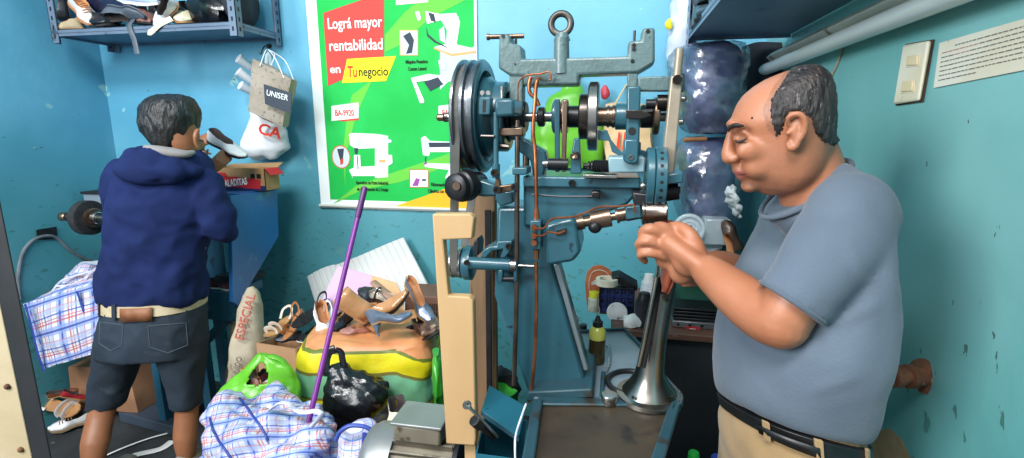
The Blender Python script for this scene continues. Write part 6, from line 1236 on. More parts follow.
pp = PX(925, 376, XR)
t = thing('pipe_stub', 'rusty capped pipe stub sticking out of the right wall', 'pipe', pp)
m_rustp = M('pipe_rust', '#8a5b45', rough=.6, metal=.4, c2='#6a4433', scale=30, c3='#b0a49a', s3=20, t3=.6)
d = V((-1, -.35, .06)).normalized(); obj('elbow', lathe_bm(pp + V((.002, 0, 0)), d, [(0, .034), (.006, .034), (.01, .02), (.03, .019), (.031, .023), (.045, .023), (.046, .016), (.062, .016), (.062, .021), (.078, .021), (.08, .018)]), m_rustp, t); obj('bore', lathe_bm(pp + d * .0795, d, [(0, .013), (.002, .013)]), m_hole, t)
# bare plaster scars on the right wall
def scar(name, pts, m, lab=None):
    bm = prism(BM(), [q2(x, y, .0015) for x, y in pts], (-.0006, 0, 0)); o = obj(name, bm, m, origin=q2(*pts[0])); o['kind'] = 'structure'; return o
m_scar = M('bare_plaster', '#a38a6a', rough=.9, c2='#8d7556', scale=12); 
scar('trim_1', [(872, 432), (890, 428), (902, 440), (912, 462), (872, 466)], m_scar)
# bottles on the floor box at the man's side
for x, y, capc, body, lab in ((694, 452, '#1fae3f', '#c8d3d0', 'plastic drink bottle with a green cap in the dark by the bench'), (717, 456, '#27439c', '#aebccb', 'clear bottle with a blue cap right of the green capped bottle')):
    p = CF(x, y, 1.18); h = .19; zb2 = p.z - h
    t = thing('drink_bottle', lab, 'bottle', V((p.x, p.y, zb2)))
    o_ = V((p.x, p.y, zb2)); obj('body', lathe_bm(o_, UP, [(0, .022), (.004, .028), (.11, .028), (.135, .024), (.16, .012), (.17, .011)]), M('pet_' + capc[1:], body, rough=.1, alpha=.5, spec=.7), t); obj('cap', lathe_bm(o_, UP, [(.168, .0145), (.186, .0145), (.19, .012)]), M('cap_' + capc[1:], capc, rough=.4), t)
    if x == 694: obj('label', lathe_bm(o_, UP, [(.05, .0285), (.13, .0262)]), m_bred, t)
p = CF(700, 462, 1.2)
t = thing('stool', 'small dark stool carrying the two drink bottles', 'stool', V((p.x, p.y, 0))); obj('seat', box(BM(), (p.x - .09, p.y - .12, zb2 - .025), (p.x + .1, p.y + .12, zb2 - .001)), m_bdark, t, bevel=.004)
for sx in (-.08, .06):
    for sy in (-.1, .09): obj('leg', box(BM(), (p.x + sx, p.y + sy, 0), (p.x + sx + .025, p.y + sy + .025, zb2 - .025)), m_bdark, t)
# ================================================================== people
def skin(key, col, c2, stub=None):
    m = M(key, col, rough=.48, c2=c2, scale=9, bump=.05, bs=160, sub=.12)
    nt = m.node_tree; N = nt.nodes; L = nt.links; b = N['Principled BSDF']; cur = b.inputs['Base Color'].links[0].from_socket
    for nm, c_ in (('beard', '#6d5145'), ('lips', '#9c5a4e'), ('hairline', '#4a3a33')):
        at = N.new('ShaderNodeAttribute'); at.attribute_name = nm; n = N.new('ShaderNodeTexNoise'); n.inputs['Scale'].default_value = 220; tc = N.new('ShaderNodeTexCoord'); L.new(tc.outputs['Object'], n.inputs['Vector'])
        mu = N.new('ShaderNodeMath'); mu.operation = 'MULTIPLY'; L.new(at.outputs['Fac'], mu.inputs[0])
        if nm == 'lips': mu.inputs[1].default_value = 1
        else: L.new(n.outputs['Fac'], mu.inputs[1])
        x = N.new('ShaderNodeMix'); x.data_type = 'RGBA'; L.new(mu.outputs[0], x.inputs[0]); L.new(cur, x.inputs[6]); x.inputs[7].default_value = rgba(c_); cur = x.outputs[2]
    L.new(cur, b.inputs['Base Color']); return m
def cloth(key, col, c2=None, **k): return M('cloth_' + key, col, rough=.85, c2=c2 or col, scale=7, bump=.12, bs=220, sheen=.15, **k)
def headloft(bm, rows, n=32, narrow=.24):
    """Head sections, front edge at the left: (row y, front x, back x, F, half width)."""
    rs = []
    for y, xf, xb, F, w_ in rows:
        rc, ha, w_ = fit_outline(slope(xf, y), slope(xb, y), F, w_); m_ = CF(512, y, F) + RV * rc
        a, b = m_ - RV * ha, m_ + RV * ha; c = a + (b - a) * .55; ring = []
        for k in range(n):
            t_ = 2 * math.pi * k / n; x, s_ = math.cos(t_), math.sin(t_)
            p = c + (b - c) * x if x > 0 else c + (a - c) * (-x)
            ring.append(p + FH * w_ * s_ * (abs(s_) ** -.12 if abs(s_) > .01 else 1) * (1 - narrow * max(0, -x) ** 1.5))
        rs.append(ring)
    rings(bm, rs); return bm
def chain(bm, pts, r, n=10, k=3): return tube(bm, pts, r, n=n, k=k)
def capsule_ends(bm, pts, r):
    ball(bm, pts[0], r[0], u=12, v=8); ball(bm, pts[-1], r[-1], u=12, v=8)
def limb(bm, pts, r, n=18, k=4, flat=1.): tube(bm, pts, r, n=n, k=k, flat=flat); capsule_ends(bm, pts, r); return bm
def paint(bm, name, fn):
    lay = bm.verts.layers.float.new(name)
    for v in bm.verts: v[lay] = fn(pix(v.co), v.co)
# ------------------------------------------------------------------ the man at the horn
HF = .865                                                       # distance of the man's mid plane
o_ = CF(800, 440, HF)
man = thing('person', 'balding man in a grey blue t-shirt working with both hands at the machine horn', 'person', V((o_.x, o_.y, 0)))
m_skin = skin('skin_warm', '#ab7052', '#a06547')
bm = BM()
headloft(bm, [(67.5, 796, 812, HF, .02), (70, 784, 818, HF, .04), (74, 773, 823, HF, .053), (79, 762, 827, HF, .063), (86, 751, 830, HF, .071), (95, 741, 832, HF, .076), (104, 735, 833, HF, .079), (114, 731, 833, HF, .080), (122, 729, 833, HF, .079), (128, 729.5, 832.5, HF, .077), (134, 731.5, 832, HF, .0755), (142, 732.5, 831, HF, .0745), (150, 732.5, 829, HF, .073), (158, 733, 827, HF, .071), (166, 735, 824, HF, .068), (174, 738, 819, HF, .064), (181, 742.5, 812, HF, .057), (187, 747.5, 803, HF, .047), (191, 754, 793, HF, .033), (193, 762, 782, HF, .016)])
nose = [(732, 128, .006), (730.5, 136, .0078), (729.3, 144, .0095), (728.6, 151, .0118), (728.8, 157, .0128)]
limb(bm, [CF(x, y, HF) for x, y, r in nose], [r for x, y, r in nose], n=14)
for s_ in (-1, 1):
    ball(bm, CF(733.5, 158.5, HF + s_ * .0125), (.0105, .008, .0085)); ball(bm, CF(750, 151, HF + s_ * .034), (.022, .015, .018))
    tube(bm, [CF(729.5, 125, HF + s_ * .004), CF(731, 123.5, HF + s_ * .022), CF(737, 124.5, HF + s_ * .036), CF(746, 128, HF + s_ * .046)], [.006, .0075, .007, .005], n=10)
    ball(bm, CF(739.5, 138.5, HF + s_ * .0275), (.0115, .0115, .0095))
    ball(bm, CF(758, 167, HF + s_ * .03), (.024, .018, .022))
ball(bm, CF(737.8, 171, HF), (.009, .02, .0062)); ball(bm, CF(741.5, 176.8, HF), (.009, .018, .0068)); ball(bm, CF(749.5, 185.5, HF), (.0145, .02, .0125)); ball(bm, CF(736.5, 166, HF), (.008, .016, .009))
ball(bm, CF(772, 188.5, HF), (.026, .034, .012))
limb(bm, [CF(801, 138, HF), CF(807, 158, HF), CF(813, 185, HF), CF(828, 222, HF)], [.044, .05, .057, .066], n=28)
tube(bm, [CF(802, 178, HF), CF(806, 198, HF), CF(812, 215, HF)], [.034, .034, .03], n=20)
# torso under the shirt, legs under the trousers: one continuous body
torso = [(808, 162, 851, 162, HF, .085), (788, 172, 868, 172, HF, .135), (776, 185, 880, 185, HF, .165), (768.5, 201, 889, 201, HF, .185), (762, 221, 896, 223, HF, .19), (757, 241, 900, 246, HF, .188), (748, 261, 902.5, 271, HF, .186), (738, 281, 903.5, 293, HF, .186), (728, 301, 901, 316, HF, .188), (720, 323, 896.5, 341, HF, .188, 0, .006), (715, 346, 890.5, 363, HF, .184, 0, .014), (713, 369, 884.5, 386, HF, .176, 0, .024), (714, 388, 879, 406, HF, .165, 0, .034), (719, 401, 871, 424, HF, .155, 0, .042)]
torso = [r if len(r) == 8 else r + (0, 0) for r in torso]
shr = lambda rows, d: [(r[0] + d, r[1], r[2] - d, r[3], r[4], r[5] - d / 550) + tuple(r[6:]) for r in rows]
rowloftF(bm, lerp_rows(shr(torso[1:-3], 10), 2), n=32)
hipc = V((o_.x, o_.y, .98))
for s_ in (-1, 1):
    limb(bm, [hipc + FH * .08 * s_ - UP * .12 - RV * .02, hipc + FH * .09 * s_ - UP * .45 - RV * .02, hipc + FH * .1 * s_ - UP * .9], [.07, .055, .045], n=18)
ball(bm, hipc - UP * .06 - RV * .02, (.07, .09, .1))
# near (left) arm, far (right) arm
nearA = [CF(850, 226, .785), CF(825, 258, .745), CF(796, 296, .732), CF(779, 320, .737), CF(759, 311, .775), CF(735, 293, .82), (CF(708, 271, .88))]
limb(bm, nearA, [.05, .044, .042, .042, .0435, .04, .031], n=22, k=5); ball(bm, CF(781, 322, .734), .0425)
farA = [CF(822, 215, .98), CF(800, 250, 1.04), CF(772, 296, 1.06), CF(740, 274, 1.05), CF(722, 265, 1.035), CF(706, 264, 1.02)]
limb(bm, farA, [.06, .054, .046, .038, .031, .027], n=20)
# left hand: palm, four curled fingers and the thumb
Wt = CF(709, 272, .878)
tube(bm, [CF(712, 274, .872), CF(699, 266, .895), CF(685, 256, .925), CF(672, 247, .95), CF(664, 244, .962)], [.03, .034, .039, .041, .032], n=18, flat=.6, upv=CUP * .6 + RV * .6 - FH * .1); ball(bm, CF(690, 259, .918), (.036, .024, .036)); ball(bm, CF(670, 258, .965), (.03, .022, .026)); ball(bm, CF(682, 272, .945), (.026, .02, .026))
fing = [[(674, 233, .95), (660, 226.5, .95), (652.5, 232, .972), (653.5, 240, .99)], [(668, 236, .948), (650.5, 228.5, .945), (642.5, 233.5, .965), (644, 241, .985)], [(664, 246, .948), (647, 240.5, .944), (639, 244.5, .962), (642, 251, .978)], [(664, 256, .95), (649, 252.5, .946), (640.5, 255, .96), (645, 261, .972)]]
for f, r in zip(fing, (.0112, .0114, .0108, .0098)):
    P = [CF(*p) for p in f]; limb(bm, P, [r * 1.12, r, r * .92, r * .8], n=12, k=4); ball(bm, P[0], r * 1.2, u=12, v=8)
limb(bm, [CF(697, 248, .915), CF(690, 235, .925), CF(680, 227, .945), CF(671, 226.5, .962)], [.0165, .0145, .0115, .009], n=12)
# right hand behind the shoe
tube(bm, [CF(710, 264, 1.02), CF(699, 266, 1.015), CF(690, 270, 1.01)], [.028, .034, .03], n=16, flat=.6, upv=CUP)
for dy, r in ((-7, .0105), (-1, .0108), (5, .0104), (11, .0092)): limb(bm, [CF(691, 267 + dy, 1.012), CF(684, 267 + dy, 1.0), CF(681.5, 270 + dy, .985), CF(684, 274 + dy, .975)], [r, r * .95, r * .88, r * .75], n=12)
limb(bm, [CF(702, 274, 1.0), CF(695, 281, .985), CF(690, 283, .975)], [.014, .0115, .009], n=12)
bm = fuse(bm, .0032, 9, .5)
fr_ = lambda q3, x, y, rx, ry: max(0., 1 - ((q3[0] - x) / rx) ** 2 - ((q3[1] - y) / ry) ** 2)
bm.normal_update(); cheek = [v for v in bm.verts if v.co.z > 1.38 and (lambda q3: 741 < q3[0] < 785 and 143 < q3[1] < 188)(pix(v.co))]
for _ in range(14): bmesh.ops.smooth_vert(bm, verts=cheek, factor=.5, use_axis_x=True, use_axis_y=True, use_axis_z=True)
handv = [v for v in bm.verts if (lambda q3: 668 < q3[0] < 735 and 244 < q3[1] < 320 and q3[2] < 1.02)(pix(v.co))]
for _ in range(6): bmesh.ops.smooth_vert(bm, verts=handv, factor=.5, use_axis_x=True, use_axis_y=True, use_axis_z=True)
paint(bm, 'lips', lambda q3, p: min(1, 1.8 * max(fr_(q3, 739, 174.5, 10, 5.5), 0)) if q3[0] < 748 and 168.5 < q3[1] < 180.5 else 0.)
paint(bm, 'beard', lambda q3, p: min(.75, .9 * fr_(q3, 760, 186, 26, 14) + .45 * fr_(q3, 738, 167, 9, 4) + .35 * fr_(q3, 775, 165, 28, 30)) if q3[1] < 197 and q3[0] < 800 else 0.)
headv = lambda q3, p: p.z > 1.36 and q3[0] > 715
sparse = [(787, 71), (800, 66), (815, 68), (800, 84), (783, 96), (777, 110), (772, 128), (778, 140), (768, 130), (762, 112), (770, 92), (778, 80)]
paint(bm, 'hairline', lambda q3, p: .75 if headv(q3, p) and inside(q3[0], q3[1], sparse) else 0.)
hairpoly = [(789, 73), (797, 64), (815, 60), (845, 80), (841, 140), (834, 146), (822, 141), (815, 132), (811, 118), (803, 113), (790, 112), (786, 118), (781, 134), (776, 136), (773, 124), (770, 112), (772, 98), (780, 86)]
hb = bm.copy()
body = obj('body', bm, m_skin, man, auto=0)
kill = [f for f in hb.faces if not (lambda c: headv(pix(c), c) and inside(pix(c)[0], pix(c)[1], hairpoly))(f.calc_center_median())]
bmesh.ops.delete(hb, geom=kill, context='FACES'); hb.normal_update()
for v in hb.verts:
    edge = any(len(e.link_faces) == 1 for e in v.link_edges)
    v.co += v.normal * ((.0004 if edge else .0038) + (0 if edge else .0016 * noise.noise(v.co * 110)))
m_hair = M('hair_dark', '#211b1b', rough=.55, c2='#3a3230', scale=60, bump=.8, bs=120, stretch=(1, 1, .35), c3='#6a625e', s3=150, t3=.62, w3=.04)
obj('hair', hb, m_hair, man, auto=0)
# ear
for s_ in (-1, 1):
    e = lambda x, y, d=0.: CF(x, y, HF + s_ * (.0765 + d))
    bm = BM(); tube(bm, [e(789, 126), e(788, 119, .004), e(793, 114.5, .009), e(801, 115, .013), (e(805, 122, .014)), e(804, 132, .012), e(799, 140, .008), e(794.5, 147, .004), e(790, 147.5, .001), e(788, 142)], [.0035, .0042, .0048, .005, .005, .005, .005, .0062, .0062, .004], n=10)
    ball(bm, e(796, 130, -.002), (.013, .012, .024), mat=None); tube(bm, [e(798, 120, .005), e(799.5, 128, .006), e(796, 138, .003)], .004, n=8); ball(bm, e(788.5, 133, .002), .0045)
    bm = fuse(bm, .0022, 4); obj('ear', bm, m_skin, man, auto=0)
m_brow = M('brow_hair', '#2a201d', rough=.7, bump=.5, bs=150)
for s_ in (-1, 1):
    bm = BM(); tube(bm, [CF(728.9, 131, HF + s_ * .012), CF(730, 127.6, HF + s_ * .025), CF(736, 125, HF + s_ * .0435), CF(744, 126, HF + s_ * .0525)], [.0018, .0038, .0038, .0015], n=10, flat=1.); obj('eyebrow', bm, m_brow, man)
    bm = BM(); tube(bm, [CF(735, 140.5, HF + s_ * .0325), CF(738, 141.8, HF + s_ * .0372), CF(742, 141, HF + s_ * .0405), CF(747, 138.5, HF + s_ * .0445)], [.0012, .002, .002, .0012], n=8); obj('eyelashes', bm, m_brow, man)
bm = BM()
for x, y in ((752, 118),): ball(bm, CF(x, y, HF - .073), .0018, u=8, v=6)
obj('mole', bm, m_brow, man)
bm = BM(); tube(bm, [CF(737.2, 174, HF - .004), CF(740.5, 174.3, HF - .0165), CF(747, 173.2, HF - .029)], [.0012, .0012, .0008], n=6); obj('mouth_line', bm, M('mouth_dark', '#5f342d', rough=.6), man)
# nails on the visible thumb and fingers
bm = BM(); ball(bm, CF(673, 224.6, .955), (.006, .004, .0022)); obj('thumb_nail', bm, M('nail', '#d9a995', rough=.3), man)
# t-shirt
m_shirt = cloth('slate', '#5a6775', '#535f6d'); m_collar = cloth('slate_rib', '#4d5864')
bm = BM(); rowloftF(bm, lerp_rows(torso, 3), n=40)
tube(bm, [CF(850, 214, .775), CF(841, 236, .745), CF(819, 268, .728), CF(790, 304, .727)], [.066, .064, .058, .053], n=24, k=4)
tube(bm, [CF(826, 212, .97), CF(812, 240, 1.02), CF(788, 275, 1.05)], [.066, .062, .056], n=20)
ball(bm, CF(850, 214, .775), .066); ball(bm, CF(826, 212, .97), .066)
e1 = (CF(844, 161, HF) - CF(765, 217, HF)).normalized(); dn_ = (e1.cross(FH)).normalized(); dn_ = dn_ if dn_.z < 0 else -dn_
cc = CF(804.5, 189, HF)
def oval(o, a, b): return [o + e1 * a * math.cos(t_) + FH * b * math.sin(t_) for t_ in [2 * math.pi * k / 40 for k in range(40)]]
rings(bm, [oval(cc + dn_ * .003, .081, .064), oval(cc + dn_ * .03, .074, .07), oval(cc + dn_ * .07, .055, .07)])
bm = fuse(bm, .0062, 14, .5)
bm.normal_update()
folds = [((800, 205), (775, 262), .55), ((845, 230), (880, 330), .5), ((822, 330), (885, 300), .6), ((800, 395), (870, 372), .5), ((740, 300), (760, 370), .35)]
for v in bm.verts:
    q3 = pix(v.co); h = 0
    for (x0, y0), (x1, y1), am in folds:
        dx, dy = x1 - x0, y1 - y0; L_ = math.hypot(dx, dy); u = ((q3[0] - x0) * dx + (q3[1] - y0) * dy) / L_ ** 2; w_ = ((q3[0] - x0) * -dy + (q3[1] - y0) * dx) / L_
        if 0 < u < 1: h += am * math.exp(-(w_ / 7) ** 2) * math.sin(math.pi * u)
    v.co += v.normal * (h * .006 + .0035 * noise.noise(v.co * 9) + .0016 * noise.noise(v.co * 24))
shirt = obj('t_shirt', bm, m_shirt, man, auto=0)
bm = BM(); nk = oval(cc, .0815, .0645); tube(bm, nk + nk[:2], .0042, n=10, k=1); obj('collar', bm, m_collar, shirt)
bm = BM(); a = CF(790, 304, .727); d = (CF(790, 304, .727) - CF(819, 268, .728)).normalized(); torus(bm, a - d * .004, d, .0505, .004, 36, 8); obj('sleeve_hem', bm, m_collar, shirt)
# trousers, belt, shoes
m_khaki = cloth('khaki', '#9c7f58', '#90744e')
bm = BM(); tr_ = [(726, 400, 864, 424, HF, .145, 0, .04), (723, 412, 870, 437, HF, .15, 0, .04), (719, 430, 880, 455, HF, .16, 0, .03), (719, 455, 886, 475, HF, .168, 0, .01), (722, 490, 886, 500, HF, .168, 0, .0), (730, 530, 884, 535, HF, .165, 0, 0)]
rowloftF(bm, lerp_rows(tr_, 3), n=36)
for s_ in (-1, 1): tube(bm, [hipc + FH * .085 * s_ - UP * .1, hipc + FH * .092 * s_ - UP * .45 - RV * .02, hipc + FH * .1 * s_ - UP * .9], [.108, .085, .072], n=20)
bm = fuse(bm, .008, 6); crumple(bm, .005, 8, 3); trs = obj('trousers', bm, m_khaki, man, auto=0)
def waist(k, d):                                               # a horizontal loop round the hips
    a, b = (((721.5, 403.5), (868, 428)), ((724, 415), (869, 446)))[k]
    return secF((a[0] - d * 280, a[1], b[0] + d * 280, b[1], HF, .15 + d * .5, 2.3, .042), 48)
bm = BM(); rings(bm, [waist(0, -.03), waist(0, .012), waist(1, .012), waist(1, -.03)], cap=False); obj('belt', bm, M('belt_black', '#141415', rough=.4, c2='#1d1d1e', scale=20, bump=.05), man, bevel=.001)
m0, m1 = waist(0, .02), waist(1, .025)
for k in (29, 34, 39):
    a, b = m0[k] + V((0, 0, .004)), m1[k] - V((0, 0, .006)); w_ = (m0[k + 1] - m0[k]).normalized() * .006; obj('belt_loop', prism(BM(), [a - w_, a + w_, b + w_, b - w_], FH * .006), m_khaki, trs, bevel=.001)
bm = BM(); ks = (28, 29, 30, 31, 32, 33, 34)
vs0 = [bm.verts.new(waist(0, .022)[k] * .7 + waist(1, .022)[k] * .3) for k in ks]; vs1 = [bm.verts.new(waist(0, .022)[k] * .05 + waist(1, .022)[k] * .95) for k in ks]
for i in range(len(ks) - 1): face(bm, [vs0[i], vs0[i + 1], vs1[i + 1], vs1[i]])
obj('belt_end', bm, MATS['belt_black'], man, solid=.003)
for s_ in (-1, 1):
    bm = BM(); c = hipc + FH * .1 * s_; c.z = .0
    rings(bm, [[c - RV * x + FH * w_ * math.cos(q) + UP * (h * .5 + h * .5 * math.sin(q)) for q in [2 * math.pi * i / 16 for i in range(16)]] for x, w_, h in ((-.075, .03, .07), (-.05, .042, .1), (0, .042, .11), (.06, .045, .085), (.12, .048, .06), (.17, .042, .045), (.195, .02, .03))]); obj('shoe', bm, l_blk, man)
# the shoe being stitched on the horn
t = make_shoe('shoe', 'reddish brown leather shoe held over the tip of the machine horn', 'shoe', leather('russet', '#8e4b33', '#7c3d28', .4), m_lin_tan, leather('russet_sole', '#7a3f2b', '#6b3523', .5), L=.235, W=.115, hr=.085, toe=1); orient(t, CF(692, 226, 1.0), CF(671, 294, .985), (-.9, .2, .1))

# ------------------------------------------------------------------ the young worker at the finishing bench
BF = 2.0
bo = CF(152, 300, BF); boy = thing('person', 'young worker seen from behind in a navy hoodie and dark denim shorts', 'person', V((bo.x, bo.y, 0)))
m_skin2 = skin('skin_brown', '#9c6647', '#8d5a3d')
bm = BM()
headloft(bm, [(100, 150, 186, BF, .03), (106, 144, 193, BF, .06), (114, 141, 197, BF, .08), (124, 141, 199, BF, .088), (134, 144, 199, BF, .086), (143, 152, 200, BF, .078), (150, 162, 200, BF, .065), (155, 170, 198, BF, .045), (159, 178, 195, BF, .02)][::1], n=24, narrow=.1)
limb(bm, [CF(174, 142, BF), CF(171, 158, BF), CF(168, 175, BF)], [.058, .056, .065], n=20)
ball(bm, CF(201, 146, BF + .06), (.016, .016, .022))
bt = [(128, 160, 205, 163, BF, .1), (116, 178, 214, 180, BF, .125), (112, 215, 211, 215, BF, .12), (106, 262, 204, 262, BF, .12), (103, 300, 202, 302, BF, .12)]
rowloftF(bm, bt, n=24)
hip2 = CF(152, 318, BF)
Lk, La = CF(103, 408, 1.98), PZ(93, 470, .09); Rk, Ra = CF(187, 407, 2.0), PZ(187, 456, .09); Lh, Rh = CF(124, 330, BF), CF(180, 332, BF)
limb(bm, [Lh, CF(114, 370, 1.99), Lk, (Lk * .45 + La * .55) + FH * -.012, La], [.07, .056, .05, .052, .036], n=20)
limb(bm, [Rh, CF(186, 372, 2.0), Rk, (Rk * .45 + Ra * .55) + FH * -.012, Ra], [.07, .056, .046, .047, .036], n=20)
ball(bm, hip2, (.15, .1, .12))
rArm = [CF(200, 184, 2.0), CF(215, 211, 1.98), CF(221, 230, 2.0), CF(214, 204, 2.1), CF(207, 174, 2.18)]
lArm = [CF(124, 178, 2.02), CF(121, 204, 2.05), CF(136, 200, 2.12), CF(172, 172, 2.3), CF(194, 145, 2.33)]
limb(bm, rArm, [.055, .048, .043, .034, .026]); limb(bm, lArm, [.055, .048, .043, .034, .026])
def small_hand(bm, wrist, d, n, side, sc=1., curl=(.5, .7, .5)):
    """A hand: palm from the wrist along d with its back facing n; fingers curl away from n, thumb on the given side."""
    d = V(d).normalized(); n = V(n); n = (n - d * n.dot(d)).normalized(); s = d.cross(n) * side
    tube(bm, [wrist, wrist + d * .04 * sc, wrist + d * .085 * sc], [.024 * sc, .037 * sc, .036 * sc], n=16, k=3, flat=.55, upv=n)
    for i, ln in enumerate((.92, 1., .95, .76)):
        p = wrist + d * .085 * sc + s * (.0285 - .019 * i) * sc; P = [p]; a = 0
        for L_, c_ in zip((.042, .027, .02), curl):
            a += c_; p = p + (d * math.cos(a) - n * math.sin(a)) * L_ * ln * sc; P.append(p)
        limb(bm, P, [.0095 * sc, .009 * sc, .0082 * sc, .0068 * sc], n=10, k=2)
    b = wrist + d * .028 * sc + s * .028 * sc
    limb(bm, [b, b + (d * .5 + s * .8 - n * .2).normalized() * .04 * sc, b + (d * .75 + s * .75 - n * .5) * .062 * sc], [.0135 * sc, .0115 * sc, .0085 * sc], n=10, k=2)
small_hand(bm, CF(196, 144, 2.33), CF(213, 136, 2.3) - CF(196, 144, 2.33), -FH + UP * .6, 1, .85)
small_hand(bm, CF(208, 171, 2.2), CF(226, 156, 2.23) - CF(208, 171, 2.2), -FH + RV * .7, -1, .85)
bm = fuse(bm, .006, 5); obj('body', bm, m_skin2, boy, auto=0)
# face seen past the cheek: ear, eye, glasses
bm = BM(); e = [CF(197, 131, 1.985), CF(195.5, 136, 1.975), CF(196, 143, 1.98), CF(198, 147, 1.985)]; tube(bm, [CF(199, 130, 1.99)] + e, [.006, .008, .009, .008, .006], n=10); obj('ear', bm, m_skin2, boy)
bm = BM(); tube(bm, [CF(196, 139, 1.972), CF(201, 140, 2.03), CF(203.5, 141, 2.08)], .0028, n=8); torus(bm, CF(203.5, 146, 2.09), RV * .85 + FH * .5, .019, .0026, 20, 6); obj('glasses', bm, m_blk, boy)
m_hair2 = M('hair_black', '#131214', rough=.42, c2='#24211f', scale=50, bump=1.0, bs=70, stretch=(1, 1, .3))
bm = BM(); headloft(bm, [(93.5, 158, 180, BF, .03), (96, 148, 190, BF, .06), (101, 141, 196, BF, .085), (109, 137, 200.5, BF, .098), (118, 136, 202, BF, .1), (127, 137.5, 199.5, BF - .005, .098), (135, 141, 195, BF - .012, .09), (142, 147, 191, BF - .02, .078), (147, 153, 187, BF - .025, .065), (149, 158, 184, BF - .025, .05)], n=40, narrow=.0)
bm = smoothed(bm, 1); crumple(bm, .008, 24, 2, True); obj('hair', bm, m_hair2, boy, auto=0)
# hoodie
m_hood = M('cloth_navy', '#1a2754', rough=.9, c2='#16224a', scale=7, bump=.12, bs=220, spec=.2); m_hoodi = cloth('grey_fleece', '#8d8886', '#7e7977')
bm = BM(); hr_ = [(134, 150, 200, 153, BF, .08), (121, 158, 210, 162, BF, .12), (112, 172, 212, 175, BF, .15), (109, 190, 216, 192, BF, .155), (107, 212, 217, 214, BF, .155), (105, 238, 212, 240, BF, .15), (101, 260, 209, 262, BF, .15), (97, 280, 208, 283, BF, .15), (97, 291, 208, 294, BF, .145), (101, 297, 204, 300, BF, .135)]
rowloftF(bm, lerp_rows(hr_, 3), n=36)
tube(bm, rArm[:4] + [CF(208, 184, 2.16)], [.07, .066, .062, .046, .038], n=20, k=4); ball(bm, rArm[0], .068); ball(bm, rArm[2], .06)
tube(bm, lArm[:4] + [CF(180, 162, 2.32)], [.078, .07, .064, .05, .042], n=20, k=4); ball(bm, lArm[0], .075); ball(bm, lArm[2], .06)
bm = fuse(bm, .01, 6); crumple(bm, .016, 4.5, 6); crumple(bm, .011, 7, 2, True); hood = obj('hoodie', bm, m_hood, boy, auto=0)
bm = BM()
rows = [(140, 144, 196, 148, BF - .0, .085), (126, 150, 203, 154, BF - .02, .12), (118, 160, 207, 163, BF - .05, .14), (118, 170, 206, 172, BF - .07, .13), (126, 179, 200, 180, BF - .075, .11), (140, 186, 185, 186, BF - .07, .08)]
rowloftF(bm, lerp_rows(rows, 3), n=36); bm = smoothed(bm, 1); crumple(bm, .016, 7, 9, True); obj('hood', bm, m_hood, hood, auto=0)
bm = BM(); tube(bm, [CF(146, 147, 1.93), CF(158, 150, 1.905), (CF(172, 152.5, 1.9)), CF(186, 154, 1.915), CF(193, 152, 1.95)], [.012, .024, .026, .02, .01], n=14, flat=.7); obj('hood_lining', bm, m_hoodi, hood)
bm = BM(); rowloftF(bm, lerp_rows([(104, 294, 204, 296, BF, .135), (103, 303, 205, 304, BF, .135)], 2), n=36); obj('t_shirt_hem', bm, cloth('maroon', '#7c2733', '#6c202b'), boy)
# denim shorts, belt, patch
m_denim = M('denim', '#232f3d', rough=.8, c2='#1c2733', scale=4, c3='#3a4652', s3=9, t3=.6, w3=.15, bump=.12, bs=160)
bm = BM(); rowloftF(bm, lerp_rows([(101, 300, 206, 302, BF, .135), (97, 318, 207, 318, BF, .145), (94, 335, 208, 335, BF, .148), (94, 350, 207, 350, BF, .14)], 3), n=36)
def leg(rows): rowloftF(bm, lerp_rows(rows, 4), n=24)
leg([(94, 335, 151, 337, BF, .1), (90, 360, 145, 360, BF, .085), (87, 384, 134, 384, BF, .075), (85, 406, 126, 406, BF, .068)]); leg([(150, 335, 208, 335, BF, .1), (157, 360, 207, 360, BF, .085), (166, 384, 204, 384, BF, .072), (170, 405, 202, 406, BF, .062)])
bm = fuse(bm, .008, 5); crumple(bm, .006, 7, 4, True); dn = obj('shorts', bm, m_denim, boy, auto=0)
def ring2(y0, y1, d, hd=.142): return secF((99 - d, y0, 207 + d, y1, BF, hd, 2.3), 48)
bm = BM(); rings(bm, [ring2(296, 295, -4, .13), ring2(296, 295, 0), ring2(306, 305, 0), ring2(306, 305, -4, .13)], cap=False); obj('belt', bm, M('belt_cream', '#cdbb9c', rough=.6, c2='#b7a483', scale=14), boy)
k0, k1 = ring2(297, 295.5, .6, .149), ring2(309.5, 308, .6, .149); bm = BM(); vv = [(bm.verts.new(k0[k]), bm.verts.new(k1[k])) for k in range(35, 40)]
for i in range(4): face(bm, [vv[i][0], vv[i + 1][0], vv[i + 1][1], vv[i][1]])
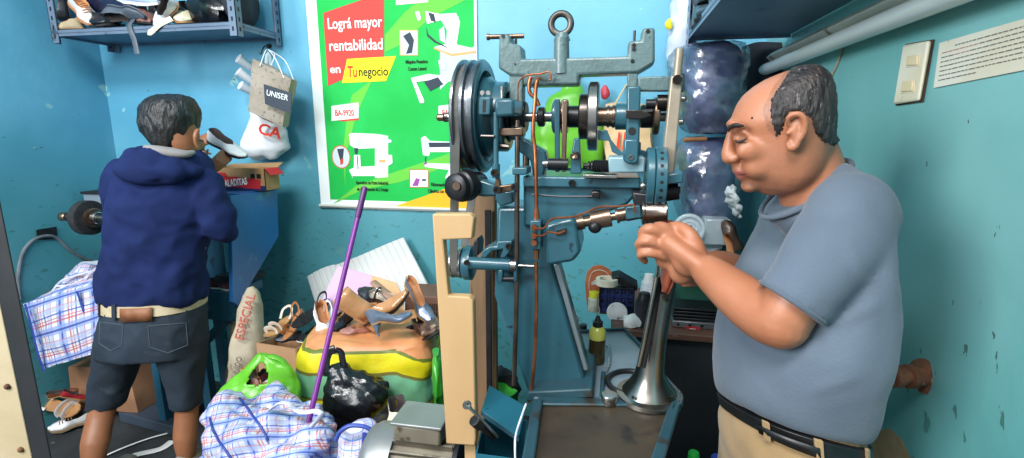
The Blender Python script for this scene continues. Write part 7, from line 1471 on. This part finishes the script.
obj('leather_patch', bm, M('patch_brown', '#8e5b3c', rough=.6, c2='#7a4a2e', scale=20), dn, solid=.003)
k0, k1 = ring2(293, 293, .8, .15), ring2(307, 307, .8, .15)
for k in (30, 34): w_ = (k0[k + 1] - k0[k]).normalized() * .008; obj('belt_loop', prism(BM(), [k0[k] - w_, k0[k] + w_, k1[k] + w_, k1[k] - w_], FH * .005), m_denim, dn)
for P in ([(100, 322), (123, 325), (122, 345), (111, 351), (99, 343)], [(148, 326), (186, 323), (188, 345), (168, 353), (150, 347)]):
    bm = BM(); bq = [CF(x, y, BF - .165) for x, y in P]; bv = BVHTree.FromObject(dn, bpy.context.evaluated_depsgraph_get()); an = anchor(boy)
    L_ = []
    for i in range(len(P)):
        for s_ in range(6):
            x = P[i][0] + (P[(i + 1) % len(P)][0] - P[i][0]) * s_ / 6; y = P[i][1] + (P[(i + 1) % len(P)][1] - P[i][1]) * s_ / 6; h = bv.ray_cast(CAM - an, ray(x, y).normalized()); L_.append((h[0] + an - ray(x, y).normalized() * .001) if h[0] else CF(x, y, BF - .14))
    tube(bm, L_ + L_[:1], .0022, n=6, k=1); obj('pocket_seam', bm, M('denim_stitch', '#3f4a55', rough=.8), dn)
# shoes
m_snk = leather('grey_knit', '#8a8680', '#77736d', .8)
for A_, nm in ((La, 'left'), (Ra, 'right')):
    bm = BM(); c = V((A_.x, A_.y, 0)); fd = (FH + RV * .12).normalized(); sd = fd.cross(UP)
    rings(bm, [[c + fd * x + sd * w_ * math.cos(q) + UP * (h * .5 + h * .5 * math.sin(q)) for q in [2 * math.pi * i / 16 for i in range(16)]] for x, w_, h in ((-.07, .03, .08), (-.045, .042, .115), (0, .043, .115), (.06, .045, .085), (.12, .048, .062), (.165, .042, .05), (.19, .02, .03))]); obj('shoe', bm, m_snk, boy)
t = make_shoe('shoe', 'white and black shoe held up in the hands of the young worker', 'shoe', l_wht, m_lin_dark, m_sole_blk, L=.2, W=.08, hr=.06); orient(t, CF(208, 140, 2.28), CF(246, 159, 2.26), (.15, -.3, 1))
